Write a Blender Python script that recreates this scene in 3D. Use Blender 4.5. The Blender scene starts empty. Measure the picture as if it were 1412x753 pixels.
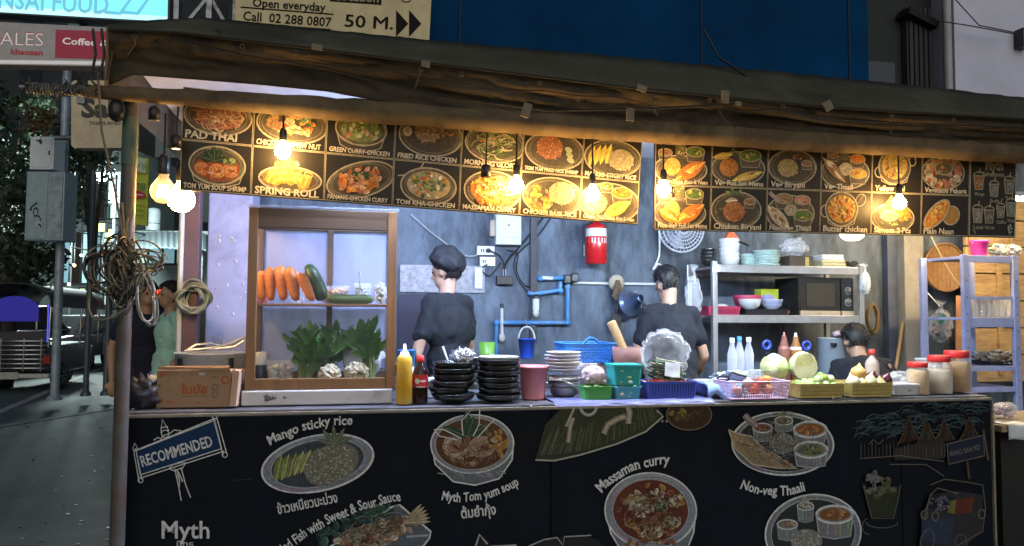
import bpy, bmesh, math, random
from mathutils import Vector, Matrix, Euler
from math import pi, sin, cos, radians as rad

S = bpy.context.scene
COL = S.collection
# ------------------------------------------------------------------ camera
F = 1027.0                       # focal length in photograph pixels (1412 wide)
CY, CP, CR, CH = rad(12), rad(3), rad(.4), 1.45
fwd = Vector((sin(CY)*cos(CP), cos(CY)*cos(CP), sin(CP)))
rt0 = Vector((cos(CY), -sin(CY), 0)); up0 = rt0.cross(fwd)
rgt = rt0*cos(CR)+up0*sin(CR); upv = up0*cos(CR)-rt0*sin(CR)
cam = bpy.data.cameras.new('camera'); camo = bpy.data.objects.new('camera', cam); COL.objects.link(camo)
cam.sensor_width = 36; cam.lens = 36*F/1412; cam.clip_start = .05; cam.clip_end = 500
m = Matrix((rgt, upv, -fwd)).transposed().to_4x4(); m.translation = (0, 0, CH); camo.matrix_world = m
S.camera = camo
# ------------------------------------------------------------------ world, sun, exposure
W = bpy.data.worlds.new('World'); S.world = W; W.use_nodes = True
nt = W.node_tree; sky = nt.nodes.new('ShaderNodeTexSky'); sky.sky_type = 'NISHITA'; sky.sun_disc = False
SUN_EL, SUN_AZ = rad(16), rad(190)
sky.sun_elevation = SUN_EL; sky.sun_rotation = SUN_AZ
bg = nt.nodes['Background']; nt.links.new(sky.outputs[0], bg.inputs[0]); bg.inputs[1].default_value = .024
sl = bpy.data.lights.new('street_glow', 'SUN'); sl.energy = .58; sl.angle = rad(70); sl.color = (.86, .95, 1.0)
so = bpy.data.objects.new('street_glow', sl); COL.objects.link(so)
so.rotation_euler = (rad(90)-SUN_EL, 0, rad(8))   # shines towards +Y: the lit street behind the viewer
V = S.view_settings; V.view_transform = 'Standard'; V.look = 'None'; V.exposure = .4; V.gamma = 1
S.cycles.use_denoising = True
S.cycles.max_bounces = 8; S.cycles.transparent_max_bounces = 24
S.cycles.sample_clamp_indirect = 4; S.cycles.caustics_reflective = False; S.cycles.caustics_refractive = False

# ------------------------------------------------------------------ pixel helpers (give a point its own real distance)
def ray(px, py): return fwd*F+rgt*(px-706)-upv*(py-376.5)
O = Vector((0, 0, CH))
def P(px, py, Y): d = ray(px, py); return O+d*(Y/d.y)
def PZ(px, py, zc): return O+ray(px, py)*(zc/F)
def PG(px, py, z=0.): d = ray(px, py); return O+d*((z-CH)/d.z)
def proj(p):
    q = Vector(p)-O; z = q.dot(fwd); return 706+F*q.dot(rgt)/z, 376.5-F*q.dot(upv)/z, z
CT = 1.0                         # counter top height
def on(px, Y, z=CT):
    py = 550
    for _ in range(5):
        p = P(px, py, Y); py = proj((p.x, Y, z))[1]
    return Vector((p.x, Y, z))
def mpp(p): return proj(p)[2]/F  # metres per photo pixel at p

# ------------------------------------------------------------------ materials
MATS = {}
def M(name, col=(.5, .5, .5), rough=.55, metal=0., var=.18, scale=9., bump=0., emit=0., ecol=None, alpha=1., spec=.5, trans=0., attr=False, dirt=None, dscale=3., stretch=None):
    if name in MATS: return MATS[name]
    mt = bpy.data.materials.new(name); mt.use_nodes = True; t = mt.node_tree; n = t.nodes; L = t.links
    b = n['Principled BSDF']; MATS[name] = mt
    b.inputs['Roughness'].default_value = rough; b.inputs['Metallic'].default_value = metal
    b.inputs['Specular IOR Level'].default_value = spec
    tc = n.new('ShaderNodeTexCoord'); src = tc.outputs['Object']
    if stretch:
        mp = n.new('ShaderNodeMapping'); mp.inputs['Scale'].default_value = stretch; L.new(src, mp.inputs[0]); src = mp.outputs[0]
    nz = n.new('ShaderNodeTexNoise'); nz.inputs['Scale'].default_value = scale; nz.inputs['Detail'].default_value = 6; nz.inputs['Roughness'].default_value = .65
    L.new(src, nz.inputs['Vector'])
    mr = n.new('ShaderNodeMapRange'); mr.inputs['From Min'].default_value = .25; mr.inputs['From Max'].default_value = .75
    mr.inputs['To Min'].default_value = 1-var; mr.inputs['To Max'].default_value = 1+var; L.new(nz.outputs['Fac'], mr.inputs['Value'])
    mx = n.new('ShaderNodeMix'); mx.data_type = 'RGBA'; mx.blend_type = 'MULTIPLY'; mx.inputs['Factor'].default_value = 1
    if attr:
        at = n.new('ShaderNodeAttribute'); at.attribute_name = 'Col'; L.new(at.outputs['Color'], mx.inputs['A'])
    else: mx.inputs['A'].default_value = (*col, 1)
    cmb = n.new('ShaderNodeCombineColor'); [L.new(mr.outputs[0], cmb.inputs[i]) for i in range(3)]; L.new(cmb.outputs[0], mx.inputs['B'])
    out = mx.outputs['Result']
    if dirt:
        n2 = n.new('ShaderNodeTexNoise'); n2.inputs['Scale'].default_value = dscale; n2.inputs['Detail'].default_value = 9; n2.inputs['Roughness'].default_value = .7
        L.new(src, n2.inputs['Vector'])
        r2 = n.new('ShaderNodeMapRange'); r2.inputs['From Min'].default_value = .48; r2.inputs['From Max'].default_value = .68; L.new(n2.outputs['Fac'], r2.inputs['Value'])
        m2 = n.new('ShaderNodeMix'); m2.data_type = 'RGBA'; L.new(r2.outputs[0], m2.inputs['Factor']); L.new(out, m2.inputs['A']); m2.inputs['B'].default_value = (*dirt, 1); out = m2.outputs['Result']
    L.new(out, b.inputs['Base Color'])
    rr = n.new('ShaderNodeMapRange'); rr.inputs['To Min'].default_value = max(0.02, rough-.12); rr.inputs['To Max'].default_value = min(1, rough+.12)
    L.new(nz.outputs['Fac'], rr.inputs['Value']); L.new(rr.outputs[0], b.inputs['Roughness'])
    if bump:
        bp = n.new('ShaderNodeBump'); bp.inputs['Strength'].default_value = bump; bp.inputs['Distance'].default_value = .01; L.new(nz.outputs['Fac'], bp.inputs['Height']); L.new(bp.outputs[0], b.inputs['Normal'])
    if emit:
        b.inputs['Emission Strength'].default_value = emit
        if attr: L.new(at.outputs['Color'], b.inputs['Emission Color'])
        else: b.inputs['Emission Color'].default_value = (*(ecol or col), 1)
    if alpha < 1: b.inputs['Alpha'].default_value = alpha
    if trans: b.inputs['Transmission Weight'].default_value = trans
    return mt
def film(name, col=(.9, .93, 1), fac=.3, rough=.12, edge=.5):
    """thin clear plastic or pane: mostly see-through, partly glossy and milky"""
    if name in MATS: return MATS[name]
    mt = bpy.data.materials.new(name); mt.use_nodes = True; t = mt.node_tree; n = t.nodes; L = t.links; MATS[name] = mt
    b = n['Principled BSDF']; b.inputs['Base Color'].default_value = (*col, 1); b.inputs['Roughness'].default_value = rough
    tr = n.new('ShaderNodeBsdfTransparent'); mx = n.new('ShaderNodeMixShader')
    fr = n.new('ShaderNodeLayerWeight'); fr.inputs['Blend'].default_value = .35
    mr = n.new('ShaderNodeMapRange'); mr.inputs['To Min'].default_value = fac; mr.inputs['To Max'].default_value = min(1, fac+edge)
    L.new(fr.outputs['Facing'], mr.inputs['Value']); L.new(mr.outputs[0], mx.inputs[0]); L.new(tr.outputs[0], mx.inputs[1]); L.new(b.outputs[0], mx.inputs[2])
    L.new(mx.outputs[0], n['Material Output'].inputs['Surface']); return mt
PAINT = M('chalk_paint', rough=.8, var=.35, scale=60, attr=True, spec=.2)
VC = M('mixed_colours', rough=.5, var=.15, scale=30, attr=True)
VCG = M('glossy_mixed_colours', rough=.22, var=.1, scale=20, attr=True)
GLOWC = M('lit_sign_face', rough=.5, var=.05, attr=True, emit=1.0)
steel = M('brushed_steel', (.55, .56, .58), .28, .95, .15, 25)
dsteel = M('galvanised_steel', (.30, .32, .34), .45, .8, .35, 12, .15, dirt=(.09, .07, .05), dscale=7)
blackp = M('black_plastic', (.018, .018, .02), .35, 0, .2)
blackr = M('black_rubber', (.012, .012, .012), .8, 0, .2)
whitep = M('white_plastic', (.62, .64, .66), .35, 0, .08)
skin = M('skin', (.42, .25, .17), .5, 0, .12, 20)
hairm = M('black_hair', (.010, .009, .010), .45, 0, .5, 60, .4, stretch=(1, 1, .2))
blacktee = M('black_cotton', (.013, .015, .020), .9, 0, .3, 14, .5)

# ------------------------------------------------------------------ mesh builder
class MB:
    def __init__(s): s.v = []; s.f = []; s.mi = []; s.cl = []; s.sm = []; s.m = 0; s.c = (1, 1, 1); s.s = False
    def add(s, vs, fs, sm=None):
        o = len(s.v); s.v += [tuple(v) for v in vs]
        for f in fs:
            s.f.append([o+i for i in f]); s.mi.append(s.m); s.cl.append(s.c); s.sm.append(s.s if sm is None else sm)
        return s
    def box(s, c, d, rot=None, taper=1.):
        x, y, z = d[0]/2, d[1]/2, d[2]/2; c = Vector(c)
        vs = [Vector((i*x*(taper if k < 0 else 1), j*y*(taper if k < 0 else 1), k*z)) for i in (-1, 1) for j in (-1, 1) for k in (-1, 1)]
        if rot is not None:
            rm = rot if isinstance(rot, Matrix) else Euler(rot).to_matrix(); vs = [rm@v for v in vs]
        return s.add([v+c for v in vs], [(0, 1, 3, 2), (4, 6, 7, 5), (0, 4, 5, 1), (2, 3, 7, 6), (0, 2, 6, 4), (1, 5, 7, 3)], False)
    def bar(s, a, b, w, h=None):
        a, b = Vector(a), Vector(b); d = b-a; q = d.to_track_quat('X', 'Z').to_matrix()
        return s.box((a+b)/2, (d.length, w, h or w), q)
    def tube(s, pts, r, n=8, cap=True, closed=False, flat=1.):
        pts = [Vector(p) for p in pts]; k = len(pts); rs = r if isinstance(r, (list, tuple)) else [r]*k
        vs = []; prev = None
        for i, p in enumerate(pts):
            t = (pts[(i+1) % k]-pts[i-1]) if closed else (pts[min(i+1, k-1)]-pts[max(i-1, 0)])
            t = t.normalized() if t.length > 1e-9 else Vector((0, 0, 1))
            if prev is None: a = t.orthogonal().normalized()
            else:
                a = prev-t*prev.dot(t); a = a.normalized() if a.length > 1e-6 else t.orthogonal().normalized()
            prev = a; b = t.cross(a)
            vs += [p+(a*cos(2*pi*j/n)+b*sin(2*pi*j/n)*flat)*rs[i] for j in range(n)]
        fs = []
        for i in range(k if closed else k-1):
            i2 = (i+1) % k
            fs += [(i*n+j, i*n+(j+1) % n, i2*n+(j+1) % n, i2*n+j) for j in range(n)]
        s.add(vs, fs, True)
        if cap and not closed: s.add(vs[:n], [tuple(range(n))[::-1]], False); s.add(vs[-n:], [tuple(range(n))], False)
        return s
    def lathe(s, prof, c=(0, 0, 0), n=24, rot=None, sx=1., sy=1., sm=True):
        c = Vector(c); vs = []
        rm = None if rot is None else (rot if isinstance(rot, Matrix) else Euler(rot).to_matrix())
        for r, z in prof:
            for j in range(n):
                v = Vector((r*cos(2*pi*j/n)*sx, r*sin(2*pi*j/n)*sy, z)); vs.append((rm@v if rm else v)+c)
        k = len(prof); fs = [(i*n+j, i*n+(j+1) % n, (i+1)*n+(j+1) % n, (i+1)*n+j) for i in range(k-1) for j in range(n)]
        s.add(vs, fs, sm)
        if prof[0][0] > 1e-6: s.add(vs[:n], [tuple(range(n))[::-1]], False)
        if prof[-1][0] > 1e-6: s.add(vs[-n:], [tuple(range(n))], False)
        return s
    def ell(s, c, r, n=16, k=10, rot=None, jit=0., seed=0):
        rr = random.Random(seed); r = r if isinstance(r, (tuple, list)) else (r, r, r); c = Vector(c)
        rm = None if rot is None else (rot if isinstance(rot, Matrix) else Euler(rot).to_matrix()); vs = []
        def q(v):
            v = Vector((v.x*r[0], v.y*r[1], v.z*r[2]))*(1+rr.uniform(-jit, jit)); return (rm@v if rm else v)+c
        vs.append(q(Vector((0, 0, -1))))
        for i in range(1, k):
            a = pi*i/k
            for j in range(n): b = 2*pi*j/n; vs.append(q(Vector((sin(a)*cos(b), sin(a)*sin(b), -cos(a)))))
        vs.append(q(Vector((0, 0, 1)))); L = len(vs)-1
        fs = [(0, 1+(j+1) % n, 1+j) for j in range(n)]
        for i in range(k-2): fs += [(1+i*n+j, 1+i*n+(j+1) % n, 1+(i+1)*n+(j+1) % n, 1+(i+1)*n+j) for j in range(n)]
        fs += [(L, 1+(k-2)*n+j, 1+(k-2)*n+(j+1) % n) for j in range(n)]
        return s.add(vs, fs, True)
    def grid(s, fn, nu, nv, sm=True):
        vs = [fn(i/nu, j/nv) for j in range(nv+1) for i in range(nu+1)]
        fs = [(j*(nu+1)+i, j*(nu+1)+i+1, (j+1)*(nu+1)+i+1, (j+1)*(nu+1)+i) for j in range(nv) for i in range(nu)]
        return s.add(vs, fs, sm)
    def mesh(s, name, mats):
        me = bpy.data.meshes.new(name); me.from_pydata(s.v, [], s.f)
        for mt in (mats if isinstance(mats, (list, tuple)) else [mats]): me.materials.append(mt)
        me.polygons.foreach_set('material_index', s.mi); me.polygons.foreach_set('use_smooth', s.sm)
        a = me.color_attributes.new('Col', 'FLOAT_COLOR', 'CORNER'); buf = []
        for f, c in zip(s.f, s.cl): buf += [c[0], c[1], c[2], 1.]*len(f)
        a.data.foreach_set('color', buf); me.update(); return me
    def build(s, name, mats, parent=None, bevel=0., solid=0., sub=0, org=None):
        if org is not None: o_ = Vector(org); s.v = [tuple(Vector(v)-o_) for v in s.v]
        o = bpy.data.objects.new(name, s.mesh(name, mats)); COL.objects.link(o)
        if parent is not None: o.parent = parent
        if org is not None: o.location = org
        if solid: md = o.modifiers.new('solid', 'SOLIDIFY'); md.thickness = solid; md.offset = 0
        if bevel: md = o.modifiers.new('bevel', 'BEVEL'); md.width = bevel; md.segments = 2; md.limit_method = 'ANGLE'; md.angle_limit = rad(40)
        if sub: md = o.modifiers.new('sub', 'SUBSURF'); md.levels = md.render_levels = sub
        return o
def tag(o, label=None, cat=None, group=None, kind=None):
    if label: o['label'] = label
    if cat: o['category'] = cat
    if group: o['group'] = group
    if kind: o['kind'] = kind
    return o
def thing(name, label, cat, loc=(0, 0, 0), rz=0., group=None):
    o = bpy.data.objects.new(name, None); COL.objects.link(o); o.empty_display_size = .05
    o.location = loc; o.rotation_euler = (0, 0, rz); return tag(o, label, cat, group)
def dup(root, loc, rz=None, label=None, group=None, sc=None):
    def cp(o, par):
        c = o.copy(); COL.objects.link(c)
        if par is not None: c.parent = par
        for ch in list(o.children): cp(ch, c)
        return c
    r = cp(root, None); r.location = loc
    if rz is not None: r.rotation_euler = (0, 0, rz)
    if sc: r.scale = (sc, sc, sc)
    if label: r['label'] = label
    if group: r['group'] = group
    return r
def bake(o, vox=.012, smooth=3):
    """fuse the pieces of a body or cloth into one continuous surface"""
    md = o.modifiers.new('r', 'REMESH'); md.mode = 'VOXEL'; md.voxel_size = vox
    if smooth: m2 = o.modifiers.new('s', 'SMOOTH'); m2.factor = .5; m2.iterations = smooth
    bpy.context.view_layer.update(); dg = bpy.context.evaluated_depsgraph_get()
    me = bpy.data.meshes.new_from_object(o.evaluated_get(dg)); o.modifiers.clear(); mats = list(o.data.materials)
    o.data = me; me.materials.clear(); [me.materials.append(x) for x in mats]
    me.polygons.foreach_set('use_smooth', [True]*len(me.polygons)); me.polygons.foreach_set('material_index', [0]*len(me.polygons)); return o

# ------------------------------------------------------------------ flat painting and lettering
TXT = {}
def glyphs(txt, bold=0.):
    k = (txt, bold)
    if k not in TXT:
        c = bpy.data.curves.new('t', 'FONT'); c.body = txt; c.size = 1; c.resolution_u = 2; c.offset = bold
        o = bpy.data.objects.new('t', c); COL.objects.link(o); bpy.context.view_layer.update()
        me = bpy.data.meshes.new_from_object(o.evaluated_get(bpy.context.evaluated_depsgraph_get()))
        TXT[k] = ([(v.co.x, v.co.y) for v in me.vertices], [tuple(p.vertices) for p in me.polygons])
        bpy.data.objects.remove(o); bpy.data.curves.remove(c); bpy.data.meshes.remove(me)
    return TXT[k]
class Art:
    """flat paint laid on a board: (a,b) board coordinates -> mp(a,b) 3D point, lifted along n in thin coats"""
    def __init__(s, mp, n, lift=.0015, seed=1): s.mp = mp; s.n = Vector(n).normalized(); s.z = lift; s.b = MB(); s.r = random.Random(seed)
    def poly(s, pts, col):
        s.z += 3e-5; s.b.c = col; pts = [s.mp(*p)+s.n*s.z for p in pts]
        s.b.add(pts, [tuple(range(len(pts)))], False)
    def ell(s, x, y, rx, ry, col, rot=0., n=26):
        c, d = cos(rot), sin(rot)
        s.poly([(x+rx*cos(t)*c-ry*sin(t)*d, y+rx*cos(t)*d+ry*sin(t)*c) for t in (2*pi*i/n for i in range(n))], col)
    def stroke(s, pts, w, col, taper=False):
        s.z += 3e-5; s.b.c = col; L = []; k = len(pts)
        for i, (x, y) in enumerate(pts):
            a, b = pts[max(i-1, 0)], pts[min(i+1, k-1)]; dx, dy = b[0]-a[0], b[1]-a[1]; d = math.hypot(dx, dy) or 1
            ww = w/2*((.25+.75*sin(pi*(i+.5)/k)) if taper else 1)
            L += [(x-dy/d*ww, y+dx/d*ww), (x+dy/d*ww, y-dx/d*ww)]
        s.b.add([s.mp(*p)+s.n*s.z for p in L], [(2*i, 2*i+1, 2*i+3, 2*i+2) for i in range(k-1)], False)
    def ring(s, x, y, rx, ry, w, col, rot=0., a0=0., a1=2*pi, n=30, taper=False):
        c, d = cos(rot), sin(rot)
        s.stroke([(x+rx*cos(t)*c-ry*sin(t)*d, y+rx*cos(t)*d+ry*sin(t)*c) for t in (a0+(a1-a0)*i/n for i in range(n+1))], w, col, taper)
    def inside(s, x, y, rx, ry, rot):
        a, q = s.r.uniform(0, 2*pi), math.sqrt(s.r.random()); u, v = rx*q*cos(a), ry*q*sin(a)
        return x+u*cos(rot)-v*sin(rot), y+u*sin(rot)+v*cos(rot)
    def blobs(s, x, y, rx, ry, n, size, cols, rot=0., asp=.6):
        for _ in range(n):
            p = s.inside(x, y, rx, ry, rot); k = size*s.r.uniform(.6, 1.3); c = s.r.choice(cols); f = s.r.uniform(.7, 1.2)
            a = s.r.uniform(0, pi); s.ell(p[0], p[1], k, k*asp, tuple(v*f for v in c), a, 9)
            s.ring(p[0], p[1], k*.75, k*asp*.75, k*.22, tuple(min(1, v*f*1.7+.05) for v in c), a, pi, 1.8*pi, 6, True)
    def strands(s, x, y, rx, ry, n, w, cols, rot=0.):
        for _ in range(n):
            p = s.inside(x, y, rx*.75, ry*.75, rot); c = s.r.choice(cols); f = s.r.uniform(.6, 1.3); a = s.r.uniform(0, 2*pi)
            s.ring(p[0], p[1], rx*s.r.uniform(.15, .4), ry*s.r.uniform(.12, .4), w, tuple(v*f for v in c), rot+s.r.uniform(-.6, .6), a, a+s.r.uniform(1.2, 3), 7, True)
    def grains(s, x, y, rx, ry, n, w, cols, rot=0.):
        for _ in range(n):
            p = s.inside(x, y, rx, ry, rot); a = s.r.uniform(0, pi); c = s.r.choice(cols); f = s.r.uniform(.55, 1.25)
            s.stroke([p, (p[0]+cos(a)*w*2.2, p[1]+sin(a)*w*2.2)], w, tuple(v*f for v in c))
    def leaf(s, x, y, L, w, ang, col):
        pts = []
        for i in range(9): t = i/8; pts.append((t*L, -w*sin(pi*t)**.8/2))
        pts += [(t[0], -t[1]) for t in pts[::-1][1:-1]]; c, d = cos(ang), sin(ang)
        s.poly([(x+a*c-b*d, y+a*d+b*c) for a, b in pts], col)
        s.stroke([(x, y), (x+L*c, y+L*d)], w*.12, tuple(min(1, v*2.2+.05) for v in col), True)
    def text(s, t, x, y, h, col, rot=0., width=None, bold=.012, arc=0., slant=0., jit=0., up=-1):
        """baseline start (x,y), cap height h; arc bends the line (radians over its length); up=-1: b grows downwards"""
        vs, fs = glyphs(t, bold); k = h/.70; x0 = min(v[0] for v in vs); x1 = max(v[0] for v in vs)
        kx = (width/(x1-x0)) if width else k; Lw = (x1-x0)*kx; s.z += 3e-5; s.b.c = col; c, d = cos(rot), sin(rot); out = []
        for vx, vy in vs:
            u = (vx-x0)*kx; v = vy*k; u += slant*v
            if jit: v += sin(u/h*2.1)*jit*h
            if arc:
                Rr = Lw/arc; th = (u-Lw/2)/Rr; u2 = Lw/2+(Rr+v)*sin(th); v2 = (Rr+v)*cos(th)-Rr; u, v = u2, v2
            v *= up
            out.append(s.mp(x+u*c-v*d, y+u*d+v*c)+s.n*s.z)
        s.b.add(out, fs, False)
    def done(s, name, parent=None, mat=None, org=None): return s.b.build(name, mat or PAINT, parent, org=org)
def quadmap(q, Y):
    """four photo corners TL TR BR BL on the plane Y -> unit square (a right, b down) on that board"""
    c = [P(x, y, Y) for x, y in q]
    return lambda a, b: (c[0]*(1-a)+c[1]*a)*(1-b)+(c[3]*(1-a)+c[2]*a)*b
def paper(Y): return lambda x, y: P(x, y, Y)
FRONT = Vector((0, -1, 0))
# ================================================================== THE SETTING
asph = M('asphalt', (.085, .11, .11), .7, 0, .45, 6, .35, dirt=(.055, .07, .072), dscale=.7)
pave = M('worn_paving', (.085, .105, .108), .75, 0, .4, 4, .3, dirt=(.15, .16, .17), dscale=1.6)
b = MB(); b.grid(lambda u, v: Vector((-150+300*u, -60+260*v, -.13)), 4, 4); tag(b.build('road', asph), kind='structure')
# the pavement: its kerb runs back past the stall to the right
KA, KB = PG(0, 590), PG(150, 566)
kd = (KB-KA).normalized(); kn = Vector((-kd.y, kd.x, 0))
k0 = KA-kd*14; k1 = KA+kd*26; k1b = k1+kd*26
b = MB(); N = 10
pts = [k0, k1]
b.add([(-30, -30, 0), (40, -30, 0), k1b-Vector((0, 0, 0)), k0], [(0, 1, 2, 3)])
pv = b.build('pavement', pave); tag(pv, kind='structure')
b = MB(); kq = k0+kn*.16; kr = k1b+kn*.16
b.add([k0+Vector((0, 0, .006)), k1b+Vector((0, 0, .006)), kr+Vector((0, 0, .006)), kq+Vector((0, 0, .006)), kq-Vector((0, 0, .13)), kr-Vector((0, 0, .13))], [(0, 1, 2, 3), (3, 2, 5, 4)])
tag(b.build('kerb', M('kerb_concrete', (.14, .165, .155), .8, 0, .35, 7, .3)), kind='structure')
b = MB(); A, B_ = PG(18, 560, -.126), PG(150, 503, -.126); d = (B_-A).normalized(); nn = Vector((-d.y, d.x, 0))*.07
A -= d*3; B_ += d*14
b.add([A-nn, B_-nn, B_+nn, A+nn], [(0, 1, 2, 3)]); tag(b.build('road_line', M('road_paint', (.42, .43, .42), .7, 0, .3, 12, dirt=(.1, .1, .1), dscale=4)), kind='structure')
# small litter flecks on the pavement
b = MB(); rr = random.Random(5)
for _ in range(46):
    p = PG(rr.uniform(0, 150), rr.uniform(585, 753)); s_ = rr.uniform(.006, .022)
    b.c = rr.choice([(.3, .3, .3), (.16, .15, .12), (.05, .05, .05), (.4, .4, .4)]); b.box((p.x, p.y, .004), (s_, s_*rr.uniform(.4, 1.4), .006), (0, 0, rr.uniform(0, 3)))
tag(b.build('litter', VC), kind='stuff')
# stall floor platform
b = MB(); b.box((2.6, 4.98, .072), (7.4, 1.25, .15)); tag(b.build('stall_floor', M('floor_concrete', (.12, .12, .12), .8, 0, .3, 4)), kind='structure')

# ---- back wall of the stall
BW = 5.6
wallm = M('stained_blue_concrete', (.115, .145, .185), .85, 0, .65, 4.5, .5, dirt=(.026, .033, .043), dscale=3.0, stretch=(1.4, 1, .5))
wx0 = P(341, 300, BW).x
b = MB(); b.box(((wx0+8)/2, BW+.1, 1.6), (8-wx0, .2, 3.2))
w = tag(b.build('back_wall', wallm), 'stained grey blue concrete wall behind the cooks', 'wall')
t = thing('side_pillar', 'pale violet painted concrete pillar left of the vegetable cabinet', 'pillar', (0, 0, 0))
x0, x1 = P(284, 400, 5.1).x, P(345, 400, 5.1).x
b = MB(); b.box(((x0+x1)/2, 5.3, 1.6), (x1-x0, .4, 3.2)); b.build('shaft', M('peeling_violet_paint', (.40, .40, .58), .6, 0, .22, 3, .2, dirt=(.22, .23, .34), dscale=2.2), t, .01)
b = MB(); rr = random.Random(3)
for _ in range(26):
    p = P(rr.uniform(287, 340), rr.uniform(320, 510), 5.098); b.ell(p, (rr.uniform(.003, .012), .003, rr.uniform(.004, .018)), 8, 5, jit=.3, seed=_)
b.build('peeled_patch', M('bare_plaster', (.6, .58, .6), .9), t)
# darker pillar by the woven tray
x0, x1 = P(1247, 400, 5.45).x, P(1274, 400, 5.45).x
b = MB(); b.box(((x0+x1)/2, 5.52, 1.6), (x1-x0, .16, 3.2)); tag(b.build('grey_pillar', M('grey_render', (.30, .28, .24), .8, 0, .2, 4, .2, dirt=(.2, .19, .16)), bevel=.008), 'plain grey rendered pillar left of the round woven tray', 'pillar')
x0, x1 = P(1228, 400, 5.5).x, P(1246, 400, 5.5).x
b = MB(); b.box(((x0+x1)/2, 5.56, 1.6), (x1-x0, .06, 3.2)); tag(b.build('wall_panel', M('dark_blue_board', (.07, .085, .13), .6, 0, .3)), 'narrow dark blue upright board on the wall beside the grey pillar', 'panel')
# bamboo screen at the right
t = thing('bamboo_screen', 'pale split bamboo board screen at the right end of the stall', 'screen', P(1370, 500, 5.35))
x0, x1 = P(1331, 400, 5.35).x, P(1500, 400, 5.35).x; o_ = t.location; nb = 6
wood = M('pale_bamboo', (.50, .33, .15), .6, 0, .3, 6, .2, stretch=(1, 1, 8), dirt=(.30, .18, .08), dscale=4)
for i in range(7):
    z = 1.0+.23*i; b = MB(); b.box(((x0+x1)/2-o_.x, 0, z-o_.z), (x1-x0, .03, .218)); b.build('board', wood, t, .004)
for xx in (1344, 1381, 1401):
    q = P(xx, 400, 5.3); b = MB(); b.box((q.x-o_.x, -.03, 1.75-o_.z), (.045, .025, 1.6)); b.build('batten', wood, t, .003)
# marble tile band on wall behind first cook
b = MB(); a, c = P(552, 365, BW-.012), P(668, 404, BW-.012); b.box(((a.x+c.x)/2, BW-.012, (a.z+c.z)/2), (c.x-a.x, .02, a.z-c.z))
tag(b.build('tile_band', M('grey_marble', (.30, .30, .33), .4, 0, .5, 30)), 'speckled grey marble tile band on the wall behind the capped cook', 'tile band')
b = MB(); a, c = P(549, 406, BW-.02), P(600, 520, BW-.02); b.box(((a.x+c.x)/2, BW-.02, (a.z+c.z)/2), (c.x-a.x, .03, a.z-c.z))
tag(b.build('dark_wall_region', M('dark_violet_region', (.022, .02, .045), .6, 0, .5, 8)), 'dark violet region of the lower wall left of the capped cook', 'panel')  # flat sheet added to stand for a dark region of the wall

# ---- buildings behind
bluem = M('blue_building_paint', (.004, .050, .145), .85, 0, .35, .9, .15, spec=.05, dirt=(.003, .036, .105), dscale=.6)
t = thing('blue_building', 'windowless dark blue painted building wall behind the awning', 'building', (0, 7.2, 0))
x0, x1 = P(330, 50, 7.2).x, P(1197, 50, 7.2).x
b = MB(); b.box(((x0+x1)/2, 1.5, 4.5), (x1-x0, 3, 9)); b.build('wall', bluem, t)
for px in (634, 967, 1170):
    q = P(px, 50, 7.2); b = MB(); b.box((q.x, -.008, 4.5), (.018, .012, 9)); b.build('joint', M('dark_joint', (.006, .03, .07), .8), t)
t = thing('shadowed_building', 'dim olive grey building recess with shutters right of the blue wall', 'building', (0, 9, 0))
x0, x1 = P(1150, 50, 9).x, P(1304, 50, 9).x
b = MB(); b.box(((x0+x1)/2, 1, 4.5), (x1-x0, 2, 9)); b.build('wall', M('olive_render', (.035, .042, .04), .85, 0, .3, 2), t)
x0, x1 = P(1250, 60, 8.9).x, P(1283, 60, 8.9).x
b = MB(); q = P(1266, 75, 8.9); b.box((q.x, -.07, q.z), (x1-x0, .10, 1.3))
for i in range(5): b.box((x0+(i+.5)*(x1-x0)/5, -.13, q.z), (.05, .04, 1.3))
b.build('shutter', M('shutter_grey', (.05, .055, .058), .7), t)
q = P(1262, 30, 8.9); b = MB(); b.box((q.x, -.15, q.z), (.5, .25, .1), (0, .35, 0)); b.build('hood', M('hood_dark', (.012, .013, .013), .8), t)
q = P(1220, 120, 8.9); b = MB(); b.box((q.x, -.02, q.z), (.42, .06, .75)); b.build('window', M('dark_glass', (.008, .009, .01), .1), t)
t = thing('lavender_building', 'pale lavender lit building wall at the far right top', 'building', (0, 8.6, 0))
x0, x1 = P(1316, 50, 8.6).x, P(1640, 50, 8.6).x
lavm = M('lavender_paint', (.70, .70, .86), .8, 0, .1, 2)
b = MB(); b.box(((x0+x1)/2, 1.2, 4.5), (x1-x0, 2.4, 9)); b.build('wall', lavm, t)
b = MB(); q = P(1306, 50, 8.55); b.tube([(q.x, -.05, 0), (q.x, -.05, 9)], .055, 12); b.build('downpipe', M('white_pipe', (.45, .47, .47), .5), t)
b = MB(); q = P(1408, 55, 8.55); b.box((q.x, -.09, q.z), (.16, .14, .26)); lf = b.build('wall_lamp', blackp, t)
b = MB()
for i in (-1, 1): b.box((q.x+i*.03-.01, -.165, q.z), (.022, .01, .18))
b.build('lamp_pane', M('warm_pane', (1, .75, .4), .5, emit=2.5), lf)
for nm, pts in (('overhead_wire', [(1290, 28), (1340, 36), (1400, 47)]), ('overhead_cable', [(1318, 0), (1350, 35), (1400, 45)])):
    b = MB(); b.tube([P(x, y, 8.3) for x, y in pts], .008, 6); tag(b.build(nm, blackp), 'thin dark %s crossing the lavender building wall' % ('straight wire' if 'wire' in nm else 'sagging cable'), 'cable')

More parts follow.
